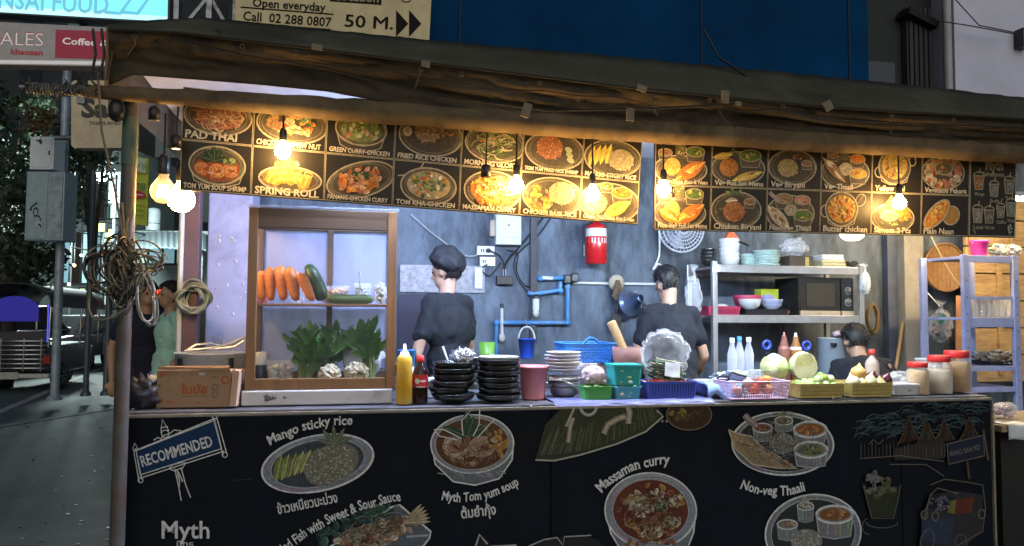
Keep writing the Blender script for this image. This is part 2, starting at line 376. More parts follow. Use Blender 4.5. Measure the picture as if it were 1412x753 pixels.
# ================================================================== THE COUNTER
blk = M('chalkboard_black', (.006, .009, .015), .7, 0, .4, 5, .05, dirt=(.009, .011, .014), dscale=2, spec=.12)
X0, X1 = P(168, 568, 3.6).x, P(1365, 545, 3.6).x
counter = thing('stall_counter', 'long black chalk painted food counter with dishes drawn on its front', 'counter', ((X0+X1)/2, 3.6, 0)); cx = counter.location.x
b = MB(); b.box((0, .385, CT-.02), (X1-X0-.004, .75, .028)); b.build('counter_top', M('worn_steel_top', (.12, .12, .14), .5, .3, .35, 8, .1, dirt=(.08, .08, .1)), counter, .003)
seams = [X0, P(760, 600, 3.6).x, P(1242, 600, 3.6).x, X1]
for i in range(3):
    b = MB(); a, c = seams[i]+.0025, seams[i+1]-.0025; b.box(((a+c)/2-cx, .012, .49), (c-a, .024, .95)); b.build('front_board', blk, counter, .002)
b = MB(); b.box((0, -.006, CT-.022), (X1-X0, .02, .012)); b.build('edge_strip', M('pale_edge_strip', (.24, .22, .18), .6, .1, .3, 20), counter)
b = MB(); b.box((X1-cx+.006, -.004, .49), (.012, .016, .97)); b.build('corner_strip', M('pale_edge_strip'), counter)
b = MB(); b.box((X1-cx-.02, .38, .49), (.02, .70, .95)); b.build('end_board', blk, counter)
b = MB(); b.box((X0-cx+.012, .38, .49), (.02, .70, .95)); b.build('end_board', blk, counter)
b = MB()
for px, py in ((567, 566), (732, 560), (1149, 549), (1330, 552)):
    b.ell(P(px, py, 3.597)-counter.location, (.007, .004, .007), 8, 5)
b.build('screw_head', steel, counter)

# ================================================================== THE AWNING
tarp = M('brown_tarpaulin', (.085, .067, .045), .8, 0, .45, 3.4, .6, spec=.12, dirt=(.05, .039, .027), dscale=2.6)
tarpg = M('green_grey_tarpaulin', (.088, .084, .060), .8, 0, .4, 1.8, .5, spec=.12, dirt=(.055, .052, .038), dscale=1.6)
liner = M('pale_roof_liner', (.55, .56, .62), .6, 0, .12, 3)
aw = thing('awning', 'sagging brown and green tarpaulin awning over the whole stall', 'awning', (1.3, 3.4, 2.35)); ao = aw.location
def lerp(tab, x):
    for (a, ya), (c, yc) in zip(tab, tab[1:]):
        if x <= c: return ya+(yc-ya)*(x-a)/(c-a)
    return tab[-1][1]+(tab[-1][1]-tab[-2][1])*(x-tab[-1][0])/(tab[-1][0]-tab[-2][0])
topE = [(150, 33), (275, 24), (589, 55), (968, 89), (1232, 115), (1412, 135), (1600, 152)]
lowE = [(150, 40), (245, 44), (431, 66), (589, 86), (876, 121), (1140, 147), (1405, 163), (1600, 178)]
bot = [(150, 118), (182, 103), (275, 110), (360, 117), (450, 126), (540, 143), (640, 158), (900, 182), (985, 173), (1090, 181), (1130, 190), (1412, 212), (1600, 226)]
rolt = [(120, 126), (150, 128), (250, 134), (400, 146), (600, 160), (825, 177), (1100, 193), (1412, 212), (1600, 226)]
NV = 170; xs = [150+1450*i/NV for i in range(NV+1)]
rr = random.Random(11); jit = [[rr.uniform(-1, 1) for _ in range(16)] for _ in xs]
rows = 14; from mathutils import noise as NZ
def val(u, v):
    i = int(round(u*NV)); x = xs[i]; j = int(round(v*rows)); y = lerp(lowE, x)*(1-v)+lerp(bot, x)*v
    q = Vector((x*.006+v*.6, v*2.6-x*.0014, 0)); fold = (.05*(abs(NZ.noise(q*1.3))-.2)+.022*(.25-abs(NZ.noise(Vector((x*.03, v*5-x*.004, 2)))))+.014*NZ.noise(Vector((x*.11, v*11, 5))))*min(1, sin(pi*min(v+.05, 1))*1.6)+.016*sin(pi*v*2.0+.4)
    return P(x, y, 3.30+.07*v-fold)-ao
b = MB(); b.grid(val, NV, rows); b.build('valance', tarp, aw, solid=.006)
def strip(u, v):
    i = int(round(u*NV)); x = xs[i]; y = lerp(lowE, x)*(1-v)+lerp(topE, x)*v
    return P(x, y+(.8*jit[i][2] if v > .9 else 0), 3.26+.30*v)-ao
b = MB(); b.grid(strip, NV, 4); b.build('top_sheet', tarpg, aw, solid=.004)
e0 = [strip(i/NV, 1) for i in range(NV+1)]
def roofs(u, v):
    p = e0[int(round(u*NV))]; return Vector((p.x, p.y+.012+(2.45)*v, p.z-.016-.06*sin(pi*v)))
b = MB(); b.grid(roofs, NV, 6); b.build('roof_sheet', liner, aw)
# side flap at the left end
def flap(u, v):
    p = e0[0]; q = val(0, 1); return Vector((p.x-.01, p.y+2.3*u, (p.z*(1-v)+(q.z-.0)*v)+.03*sin(4*u)))
b = MB(); b.grid(flap, 8, 3); b.build('side_flap', tarp, aw)
# the rolled lower edge
rp = []; rrd = []
for i in range(60):
    x = 118+1460*i/59; y = lerp(rolt, x)
    rp.append(P(x, y, 3.40)+Vector((0, 0, rr.uniform(-.003, .003)))-ao); rrd.append((.028+.028*min(1, (x-118)/420))*rr.uniform(.95, 1.05))
b = MB(); b.tube(rp, rrd, 14); b.build('rolled_edge', M('sun_bleached_tarpaulin', (.165, .12, .07), .75, 0, .35, 6, .5, spec=.15, dirt=(.085, .06, .036), dscale=5), aw)
# ragged bundle on the roll's left end
b = MB()
pa, pc = P(36, 121, 3.41)-ao, P(150, 127, 3.40)-ao
b.tube([pa+(pc-pa)*(i/220)+Vector((0, .023*sin(i*.75), .021*cos(i*.75)+.006*NZ.noise(Vector((i*.3, 0, 0))))) for i in range(221)], [.0045+.003*abs(NZ.noise(Vector((i*.21, 3, 0)))) for i in range(221)], 5)
for i in range(46):
    p = pa+(pc-pa)*rr.random()+Vector((0, -.015, rr.uniform(-.01, .02))); d = Vector((rr.uniform(-.03, .03), -.02, rr.uniform(-.06, .035))); b.add([p, p+Vector((rr.uniform(.006, .02), 0, 0)), p+d*.6+Vector((.01, -.01, 0)), p+d], [(0, 1, 2, 3)])
b.build('frayed_end', M('frayed_cloth', (.16, .15, .13), .9, 0, .6, 30, .8), aw)
b = MB(); b.tube([P(28, 120, 3.42)-ao, P(150, 127, 3.40)-ao], .012, 8); b.build('roll_pole', dsteel, aw)
b = MB(); b.tube([P(x, lerp(lowE, x)+1, 3.24)-ao for x in range(152, 1590, 14)], .0055, 6); b.build('hem_cord', blackr, aw)
b = MB(); b.tube([P(x, lerp(bot, x)*.35+lerp(lowE, x)*.65+3*sin(x*.021)+2*sin(x*.057), 3.225)-ao for x in range(330, 1590, 10)], .003, 5); b.build('stitched_seam', M('seam_thread', (.02, .016, .011), .9), aw)
eym = M('eyelet_brass', (.10, .08, .05), .5, .5)
for i in range(12):
    x = 215+i*112+rr.uniform(-34, 34); q = P(x, lerp(bot, x)*.16+lerp(lowE, x)*.84, 3.235)-ao; b = MB(); b.tube([q+Vector((.009*cos(a), 0, .009*sin(a))) for a in (2*pi*j/12 for j in range(12))], .003, 5, closed=True); b.build('eyelet', eym, aw)
    if i % 3 == 0: b = MB(); b.tube([q, q+Vector((rr.uniform(-.02, .02), -.012, -.03)), q+Vector((rr.uniform(-.04, .04), -.008, -.07-rr.uniform(0, .03)))], [.003, .003, .0015], 5); b.build('tie_end', M('tie_cord', (.10, .085, .06), .9), aw)
# clips and torn tape
tapem = M('yellowed_tape', (.22, .18, .11), .8, 0, .3)
for px, py, w_, h_, a in ((726, 152, 12, 20, .3), (869, 158, 11, 18, .05), (1000, 134, 11, 18, .05), (1018, 143, 9, 6, .1), (1142, 146, 13, 14, -.5), (885, 122, 14, 9, .3), (437, 65, 14, 8, .1), (587, 88, 12, 9, .1)):
    q = P(px, py, 3.21); k = mpp(q); b = MB(); b.box(q-ao, (w_*k, .006, h_*k), (0, a, 0)); b.build('tape_piece', tapem, aw)
tp = [(240, 52), (330, 75), (450, 95), (600, 132), (760, 153), (900, 150), (1010, 143), (1180, 167), (1400, 176), (1500, 182)]
b = MB(); b.tube([P(x, y, 3.215)-ao for x, y in tp], .004, 6); b.build('lacing_rope', blackr, aw)
b = MB(); b.tube([P(x, y, 3.5-.02)-ao for x, y in ((970, 40), (990, 78), (1040, 112), (1080, 120), (1140, 140))], .006, 6); b.build('roof_cable', blackp, aw)
for pts in (((230, 50), (236, 62), (232, 72)), ((300, 58), (304, 45), (297, 40)), ((990, 150), (1000, 165), (1015, 176))):
    b = MB(); b.tube([P(x, y, 3.2)-ao for x, y in pts], .004, 6); b.build('loose_tie', blackr, aw)
# white light behind the boards: two tube lamps under the roof, and warm one at the right
def tube_lamp(x, y, z, L, col, power, label):
    t = thing('tube_lamp', label, 'lamp', (x, y, z))
    b = MB(); b.box((0, 0, .03), (L, .05, .035)); b.build('housing', whitep, t)
    b = MB(); b.tube([(-L/2+.03, 0, -.005), (L/2-.03, 0, -.005)], .014, 10); b.build('tube', M('tube_glow_%s' % label[:12], col, .4, emit=power, ecol=col), t)
    for s_ in (-1, 1):
        b = MB(); b.box((s_*(L/2-.015), 0, -.002), (.025, .04, .045)); b.build('end_cap', whitep, t)
    b = MB(); b.tube([(0, 0, .045), (0, 0, 2.75-z)], .006, 6); b.build('hanger', steel, t)
    return t
tube_lamp(.45, 3.63, 2.28, 1.2, (.50, .65, 1.0), 560, 'violet white tube lamp hung behind the left menu board')
tube_lamp(2.35, 3.63, 2.12, 1.2, (.74, .88, 1.0), 400, 'cool white tube lamp hung behind the left half of the Indian menu board')
tube_lamp(4.5, 4.5, 2.3, 1.2, (1.0, .72, .38), 230, 'warm white tube lamp hung behind the right menu board')
# ================================================================== CHALK ART ON THE COUNTER FRONT
CH1 = (.62, .63, .62); CH2 = (.34, .35, .36); CHD = (.10, .115, .125)
GRN = [(.05, .10, .05), (.09, .15, .06), (.03, .07, .05)]; RIC = [(.42, .40, .34), (.30, .29, .25), (.5, .49, .43)]
ORG = [(.36, .14, .05), (.28, .09, .04), (.42, .22, .09), (.22, .12, .07)]; BRN = [(.22, .13, .07), (.15, .08, .045), (.30, .21, .13), (.38, .30, .2)]
RED = [(.18, .055, .03), (.24, .10, .045), (.13, .04, .025)]
FY = 3.588
def art(): return Art(lambda x, y: P(x, max(y, 573.5-(x-168)*.0192), FY), FRONT, .002, 3)
def plate(A, x, y, rx, ry, rot=0., rim=CH2, inner=(.05, .06, .075), w=.16):
    A.ell(x, y, rx, ry, tuple(v*.55 for v in rim), rot, 40); A.ell(x, y, rx*(1-w), ry*(1-w), inner, rot, 36)
    A.ring(x, y, rx, ry, rx*.035, CH1, rot, 0, 2*pi, 44); A.ring(x, y, rx*(1-w), ry*(1-w), rx*.02, CH2, rot, 0, 2*pi, 40)
    for i in range(26):
        a = A.r.uniform(0, 2*pi); k = 1-w*A.r.uniform(.15, .85); A.ring(x, y, rx*k, ry*k, rx*.02, tuple(v*A.r.uniform(.5, 1) for v in rim), rot, a, a+A.r.uniform(.3, .9), 8, True)
def cup(A, x, y, w, h, fill, cols, rim=CH2):
    A.poly([(x-w*.5, y), (x+w*.5, y), (x+w*.42, y+h), (x, y+h*1.12), (x-w*.42, y+h)], tuple(v*.5 for v in rim))
    for i in range(7): q = x+w*A.r.uniform(-.42, .42); A.stroke([(q, y+h*.15), (q*.96+x*.04, y+h*.95)], w*.04, tuple(v*A.r.uniform(.4, 1.1) for v in rim), True)
    A.ell(x, y, w*.5, w*.24, tuple(v*.8 for v in rim)); A.ell(x, y, w*.42, w*.18, fill); A.blobs(x, y, w*.34, w*.12, 12, w*.07, cols); A.ring(x, y, w*.5, w*.24, w*.05, CH1)
    A.stroke([(x-w*.5, y), (x-w*.42, y+h), (x, y+h*1.12), (x+w*.42, y+h), (x+w*.5, y)], w*.04, rim)
A = art()   # RECOMMENDED signpost
A.poly([(187.7, 621.5), (297, 579), (306, 618.5), (193, 655)], (.010, .035, .095))
for q in ([(187.7, 621.5), (297, 579), (306, 618.5), (193, 655), (187.7, 621.5)], [(184, 619), (192, 664)], [(187, 618), (195.5, 661)], [(183, 619), (186, 611), (190, 618), (184, 621)], [(294, 575), (308, 628)], [(298.5, 574), (313, 626)], [(184.5, 622), (296, 577)], [(194, 659), (309, 622)]): A.stroke(q, 1.5, CH1)
for x, y, r_ in ((296, 574, 3.5), (310, 627, 3.6), (194, 662, 3.4), (228, 598, 5)): A.ring(x, y, r_, r_, 1.2, CH1)
A.stroke([(222, 597), (224, 578), (233, 594)], 1.4, CH1); A.stroke([(221, 590), (232, 588)], 1.2, CH1); A.stroke([(212, 607), (218, 603), (222, 605), (226, 600), (234, 598), (240, 593), (250, 594)], 1.4, CH1)
for q in ([(241, 646), (246, 668), (250, 690)], [(244, 648), (248, 664), (247, 672)], [(250, 645), (256, 668), (263, 686)], [(246, 650), (252, 664)], [(233, 646), (238, 641), (248, 638), (257, 638), (252, 645), (240, 649), (233, 646)]): A.stroke(q, 1.5, CH1)
A.text('RECOMMENDED', 196.5, 643.5, 15, CH1, -.288, 102, .02)
A.text('Myth', 223, 742, 24, CH1, 0, 66, .014); A.text('มิทธ', 244, 754, 8, CH1, 0, 23)
A.stroke([(322, 662), (347, 661)], 1, (.04, .045, .05)); A.done('signpost_lettering', counter, org=(0, 0, 0)).location = -counter.location
def fin(A, name): o = A.done(name, counter); o.location = -counter.location; return o
A = art(); x, y, q = 438, 637, -.20
plate(A, x, y+2, 78, 38, q, (.34, .37, .42))
for i in range(9): A.leaf(380+i*8.6, 665-i*3.2, 38-i*.8, 13, -1.35+i*.05, A.r.choice([(.17, .19, .05), (.11, .13, .04), (.24, .25, .10)]))
for i in range(20): a = 378+A.r.random()*78; A.stroke([(a, 664-(a-378)*.33), (a+4, 640-(a-378)*.3)], 1.2, (.3, .31, .15), True)
A.ell(457, 640, 40, 27, (.16, .16, .12), -.45); A.grains(457, 640, 38, 25, 260, 1.2, RIC, -.45)
for k in range(5): A.leaf(462, 612, 26, 7, -2.9+k*.62, (.10, .12, .08))
A.text('Mango sticky rice', 370, 606, 13, CH1, -.25, 118, .02, .55, .08, .05)
A.text('ข้าวเหนียวมะม่วง', 384, 708, 13, CH1, -.2, 84, .02); fin(A, 'mango_rice_drawing')
A = art()   # fried fish
A.poly([(430, 770), (540, 699), (551, 696), (594, 733), (592, 742), (570, 770)], (.10, .12, .14)); A.stroke([(430, 770), (540, 699), (551, 696), (594, 733), (592, 742), (570, 770)], 2.4, CH1)
A.stroke([(560, 740), (590, 738)], 3, CH2); A.blobs(490, 722, 58, 13, 60, 7, [(.022, .06, .05), (.04, .085, .065), (.016, .042, .036)], -.42)
A.blobs(515, 738, 62, 15, 90, 7, BRN+[(.3, .1, .06), (.42, .36, .28)], -.32)
for k in range(6): A.leaf(560, 720, 33, 7, -.9+k*.17, (.30, .24, .15))
A.strands(512, 732, 66, 24, 110, .9, [(.3, .25, .2), (.09, .05, .03), (.05, .08, .06)], -.4); A.text('Fried Fish with Sweet & Sour Sauce', 378, 757, 13.5, CH1, -.44, 188, .02, .55, .05, .05); fin(A, 'fried_fish_drawing')
A = art()   # tom yum
A.poly([(595, 612), (600, 640), (625, 664), (655, 669), (688, 660), (706, 634), (708, 608)], (.13, .15, .17)); A.stroke([(595, 612), (600, 640), (625, 664), (655, 669), (688, 660), (706, 634), (708, 608)], 2, CH1)
for i in range(16): a = A.r.uniform(602, 700); A.stroke([(a, 650+A.r.uniform(-3, 3)), (a+9, 655+A.r.uniform(-3, 6))], 2, tuple(v*A.r.uniform(.4, 1) for v in CH2), True)
plate(A, 651, 612, 57, 40, -.03, (.36, .39, .42), (.11, .05, .025), .11); A.blobs(652, 614, 43, 28, 60, 5, BRN+[(.2, .06, .03)])
for x in (628, 664):
    for k in range(5): A.ring(x, 616, 17-3*k, 14-2.5*k, 2.2, A.r.choice([(.42, .3, .22), (.34, .2, .13), (.5, .4, .32)]), .2*k, 0, 5.2, 18)
A.blobs(690, 612, 8, 18, 12, 5, [(.32, .17, .05)]); A.strands(668, 592, 20, 9, 20, 1.6, GRN)
A.strands(651, 618, 44, 28, 70, .9, [(.30, .26, .2), (.12, .07, .04), (.2, .1, .05)])
for a, L in ((-1.6, 36), (-1.25, 30), (-2.75, 38), (-.55, 30)): A.leaf(644, 602, L, 13, a, (.035, .065, .045)); A.ring(644, 602, .1, .1, .1, CH1)
for q in ([(638, 600), (636, 580), (650, 563), (661, 562), (660, 585), (652, 601)], [(636, 604), (612, 592), (598, 592), (606, 601), (630, 606)], [(658, 603), (674, 585), (682, 578)]): A.stroke(q, 1.5, CH1)
A.text('Myth Tom yum soup', 609, 699, 12.5, CH1, -.2, 112, .024, -.75, .05, .05); A.text('ต้มยำกุ้ง', 636, 714, 13.5, CH1, -.12, 48, .024); fin(A, 'tom_yum_drawing')
A = art()   # banana leaf
A.poly([(738, 634), (752, 585), (775, 559), (905, 559), (914, 573), (890, 595), (850, 612), (800, 626), (764, 635)], (.040, .045, .028))
for i in range(90): a = A.r.uniform(742, 905); t = (a-738)/170; A.stroke([(a, 632-52*t*t-4), (a+14-20*t, 612-50*t*t*.9-A.r.uniform(0, 25))], 1.4, A.r.choice([(.075, .085, .055), (.05, .06, .03), (.11, .12, .085)]), True)
A.stroke([(738, 634), (764, 635), (800, 627), (850, 612), (890, 595), (914, 574), (905, 566)], 2.2, (.36, .38, .32))
for q, w_ in (([(780, 588), (792, 560)], 4), ([(783, 610), (786, 588), (790, 576)], 6), ([(832, 598), (838, 585), (852, 577), (862, 574)], 8), ([(866, 584), (868, 568), (865, 559)], 8)): A.stroke(q, w_, (.25, .22, .17)); A.stroke(q, w_*.35, (.4, .37, .3))
A.ring(811, 560, 11, 12, 4, CH2, 0, 0, pi); A.text('* * *', 905, 585, 6, CH2); fin(A, 'leaf_platter_drawing')
A = art(); A.ell(950, 572, 31, 21, (.045, .028, .016)); A.ring(950, 572, 31, 21, 1.6, (.16, .12, .085)); A.blobs(933, 572, 11, 8, 12, 5, [(.16, .12, .03), (.1, .07, .02)]); A.blobs(955, 572, 16, 10, 14, 3, [(.07, .04, .02)]); fin(A, 'small_bowl_drawing')
A = art()   # massaman
A.poly([(834, 700), (842, 735), (866, 775), (935, 775), (956, 735), (960, 700)], (.15, .16, .18)); A.stroke([(834, 700), (842, 735), (866, 775)], 2, CH1); A.stroke([(960, 700), (956, 735), (940, 775)], 2, CH1)
plate(A, 897, 704, 63, 52, .05, (.40, .41, .44), (.12, .035, .02), .17); A.blobs(897, 706, 47, 38, 70, 5, RED+[(.3, .16, .05)])
for x, y, k in ((878, 690, 17), (885, 702, 14), (925, 720, 13), (897, 735, 15), (930, 690, 12), (905, 680, 10)): A.blobs(x, y, k, k*.7, 22, k*.28, [(.34, .26, .14), (.22, .17, .09), (.4, .34, .24), (.5, .45, .36)])
A.blobs(912, 697, 10, 10, 36, 2.4, [(.04, .10, .05), (.07, .15, .08)]); A.blobs(897, 745, 44, 10, 22, 4, RED+BRN)
A.strands(897, 706, 44, 36, 90, .9, [(.32, .28, .22), (.14, .08, .05), (.07, .03, .02), (.24, .12, .06)]); A.text('Massaman curry', 822, 669, 14, CH1, -.40, 104, .024, .85, .05, .05); fin(A, 'massaman_drawing')
A = art()   # non-veg thaali
plate(A, 1079, 612, 70, 43, .04, (.26, .27, .28), (.028, .03, .032), .10)
cup(A, 1051, 590, 27, 17, (.2, .06, .05), RED); A.stroke([(1026, 572), (1034, 581), (1044, 588)], 9, (.22, .15, .14)); A.stroke([(1026, 572), (1044, 588)], 2, CH2)
cup(A, 1080, 580, 25, 14, (.1, .09, .05), GRN+BRN); A.strands(1080, 574, 14, 9, 24, 1.4, [(.3, .28, .2), (.13, .14, .06)])
cup(A, 1116, 592, 46, 19, (.22, .09, .03), ORG); cup(A, 1117, 620, 46, 22, (.17, .15, .06), GRN+[(.3, .27, .12)])
A.ell(1077, 611, 18, 15, (.16, .15, .12)); A.grains(1077, 611, 18, 14, 130, 1.1, RIC)
nn_ = [(1003, 592), (1014, 597), (1034, 601), (1050, 616), (1072, 629), (1098, 646), (1070, 645), (1036, 640), (1012, 618)]
A.poly(nn_, (.26, .19, .11)); A.stroke(nn_+[nn_[0]], 1.6, (.46, .40, .30))
for i in range(40): t = A.r.random(); A.stroke([(1010+70*t, 604+36*t+A.r.uniform(-4, 5)), (1020+74*t, 608+36*t+A.r.uniform(-4, 5))], 1.6, A.r.choice([(.36, .29, .2), (.16, .10, .05), (.3, .16, .08)]), True)
A.strands(1079, 612, 62, 36, 60, .8, [(.22, .22, .21), (.10, .10, .09)]); A.text('Non-veg Thaali', 1017, 680, 13, CH1, .04, 92, .024, -.65, .05, .05); fin(A, 'thaali_drawing')
A = art()   # second tray
plate(A, 1121, 735, 66, 53, -.12, (.28, .29, .30), (.03, .032, .034), .12); cup(A, 1085, 723, 28, 20, (.2, .14, .1), BRN); cup(A, 1110, 698, 23, 20, (.15, .13, .1), RIC); A.strands(1110, 692, 10, 7, 14, 1.4, RIC)
cup(A, 1150, 709, 51, 30, (.18, .08, .03), ORG); A.ell(1111, 745, 22, 16, (.2, .19, .16)); A.grains(1111, 745, 22, 15, 140, 1.2, RIC); fin(A, 'second_thaali_drawing')
A = art()   # faded street mural at the right end
TEAL = [(.045, .085, .095), (.07, .12, .12), (.03, .055, .06), (.05, .05, .08)]; DUL = [(.030, .013, .008), (.024, .012, .008), (.036, .018, .010)]
for _ in range(230):
    u = A.r.uniform(1184, 1362); y = 600-(u-1184)*.22+A.r.uniform(-16, 30)-(0 if u < 1240 else 6); 
    if 560 < y < 606: A.ring(u, y, A.r.uniform(6, 15), A.r.uniform(4, 9), 1.2, A.r.choice(TEAL), 0, A.r.uniform(2.8, 4), A.r.uniform(4.8, 6.4), 8, True)
for x, w_ in ((1252, 15), (1276, 13), (1300, 15), (1335, 17)): A.poly([(x-w_, 612), (x, 578), (x+w_, 606)], A.r.choice(DUL)); A.stroke([(x-w_, 612), (x-w_*.4, 596), (x, 574), (x+w_*.4, 592), (x+w_, 606)], 1.1, (.11, .09, .045)); A.stroke([(x-w_*.6, 610), (x, 586), (x+w_*.6, 606)], .9, (.08, .05, .03)); [A.stroke([(x-w_*.5+i*3, 606), (x-w_*.5+i*3+2, 594)], 1, A.r.choice(DUL+TEAL), True) for i in range(5)]
A.poly([(1232, 618), (1300, 604), (1300, 632), (1232, 634)], (.035, .03, .028))
for i in range(24): x = 1186+i*5; A.stroke([(x, 612+A.r.uniform(-4, 6)), (x, 630)], 1.2, A.r.choice([(.09, .085, .075), (.05, .05, .045)]))
for q in ([(1196, 612), (1203, 606), (1210, 612), (1217, 606)], [(1184, 632), (1240, 628), (1300, 636)], [(1225, 640), (1275, 640), (1300, 656)]): A.stroke(q, 1.3, (.13, .11, .09))
A.poly([(1304, 612), (1354, 600), (1356, 628), (1306, 640)], (.018, .022, .045)); A.stroke([(1304, 612), (1354, 600), (1356, 628), (1306, 640), (1304, 612)], 1.5, (.15, .12, .09)); A.text('KHAO SAN RD', 1309, 629, 7, (.16, .15, .14), -.24, 42)
A.stroke([(1332, 636), (1335, 660)], 3, (.09, .06, .04)); A.stroke([(1354, 592), (1361, 634)], 2.5, (.13, .09, .06))
A.poly([(1190, 672), (1238, 670), (1230, 712), (1200, 714)], (.03, .036, .018)); A.blobs(1212, 672, 22, 14, 40, 4, [(.10, .085, .05), (.06, .065, .03), (.13, .12, .1)]); A.blobs(1202, 658, 10, 8, 16, 4, [(.12, .12, .12)]); A.stroke([(1188, 668), (1200, 714), (1230, 714), (1240, 668)], 1.3, (.12, .12, .1)); A.ring(1214, 719, 22, 8, 1.4, (.1, .1, .09), 0, 0, pi); A.ring(1196, 725, 9, 11, 1.2, (.14, .10, .09), 0, 1.5, 4.5)
A.poly([(1268, 712), (1280, 682), (1318, 676), (1352, 682), (1352, 730), (1310, 770), (1268, 770)], (.030, .030, .034)); A.poly([(1278, 700), (1284, 680), (1316, 686), (1312, 706)], (.012, .014, .022)); A.poly([(1316, 688), (1340, 684), (1338, 706), (1314, 708)], (.12, .03, .02)); A.poly([(1308, 690), (1316, 688), (1314, 708), (1304, 706)], (.16, .14, .03))
A.blobs(1294, 693, 14, 9, 26, 3, [(.06, .06, .1), (.12, .1, .13)]); A.poly([(1268, 716), (1312, 712), (1308, 750), (1270, 745)], (.03, .04, .075)); A.stroke([(1280, 668), (1300, 660), (1330, 664), (1352, 668), (1356, 700), (1352, 732), (1316, 752)], 1.5, (.13, .11, .08)); A.stroke([(1272, 714), (1280, 682), (1290, 672), (1318, 680)], 1.5, (.15, .14, .12))
for x, y in ((1272, 709), (1287, 711), (1351, 708)): A.ring(x, y, 4.5, 6, 1.6, (.14, .13, .10))
A.ring(1276, 745, 9, 16, 2.5, (.07, .08, .1), .2); A.ring(1322, 748, 8, 12, 2, (.07, .07, .08)); fin(A, 'street_mural')
A = art(); A.poly([(655, 760), (664, 738), (676, 752), (720, 756), (760, 742), (800, 738), (825, 744), (835, 760)], (.02, .022, .02)); A.stroke([(655, 756), (661, 737), (672, 750)], 3, CH2); A.stroke([(676, 754), (712, 752)], 3.5, CH2); A.stroke([(722, 756), (750, 744), (768, 741), (776, 752), (778, 740), (815, 738)], 1.8, CH2); fin(A, 'leaf_drawing')

# ================================================================== MENU BOARDS
BKG = M('menu_print_black', (.020, .017, .013), .5, 0, .25, 8, spec=.3)
LN = (.36, .32, .23); FD_O = [(.55, .20, .05), (.45, .13, .04), (.60, .30, .08)]; FD_Y = [(.60, .42, .10), (.50, .33, .07), (.62, .5, .2)]; FD_P = [(.50, .24, .16), (.42, .17, .10), (.58, .36, .24)]; FD_G = [(.12, .2, .06), (.07, .13, .05), (.24, .3, .12)]; CRM = [(.55, .47, .33), (.45, .37, .24), (.62, .56, .44)]; BR = [(.30, .18, .10), (.22, .12, .06), (.38, .26, .15)]
PR = (.42, .37, .27)
def pl(A, x, y, rx, ry, rot=0., bowl=0.):
    if bowl: A.poly([(x-rx, y), (x-rx*.8, y+ry*.7+bowl*.6), (x-rx*.3, y+ry*.8+bowl), (x+rx*.3, y+ry*.8+bowl), (x+rx*.8, y+ry*.7+bowl*.6), (x+rx, y)], (.07, .06, .05)); A.stroke([(x-rx, y), (x-rx*.8, y+ry*.7+bowl*.6), (x-rx*.3, y+ry*.8+bowl), (x+rx*.3, y+ry*.8+bowl), (x+rx*.8, y+ry*.7+bowl*.6), (x+rx, y)], .02, PR)
    A.ell(x, y, rx, ry, (.085, .075, .06), rot, 32); A.ring(x, y, rx, ry, .032, PR, rot); A.ring(x, y, rx*.86, ry*.84, .014, tuple(v*.5 for v in PR), rot)
    for i in range(9): a = A.r.uniform(0, 6.3); A.ring(x, y, rx*.93, ry*.92, .02, tuple(v*A.r.uniform(.3, .8) for v in PR), rot, a, a+.6, 6, True)
def cupm(A, x, y, w, cols): A.poly([(x-w/2, y), (x-w*.4, y+w*.5), (x+w*.4, y+w*.5), (x+w/2, y)], (.12, .10, .08)); A.ell(x, y, w/2, w*.24, cols[0]); A.blobs(x, y, w*.36, w*.15, 9, w*.09, cols); A.ring(x, y, w/2, w*.26, .022, PR); A.stroke([(x-w/2, y), (x-w*.4, y+w*.52), (x+w*.4, y+w*.52), (x+w/2, y)], .018, PR)
def naan(A, x, y, L, w, a, cols): A.leaf(x, y, L, w, a, cols[0]); [A.leaf(x+cos(a)*L*t+A.r.uniform(-.03, .03), y+sin(a)*L*t+A.r.uniform(-.03, .03), L*.25, w*.3, a+A.r.uniform(-.4, .4), A.r.choice(cols)) for t in (.15, .3, .4, .5, .6, .2, .45)]
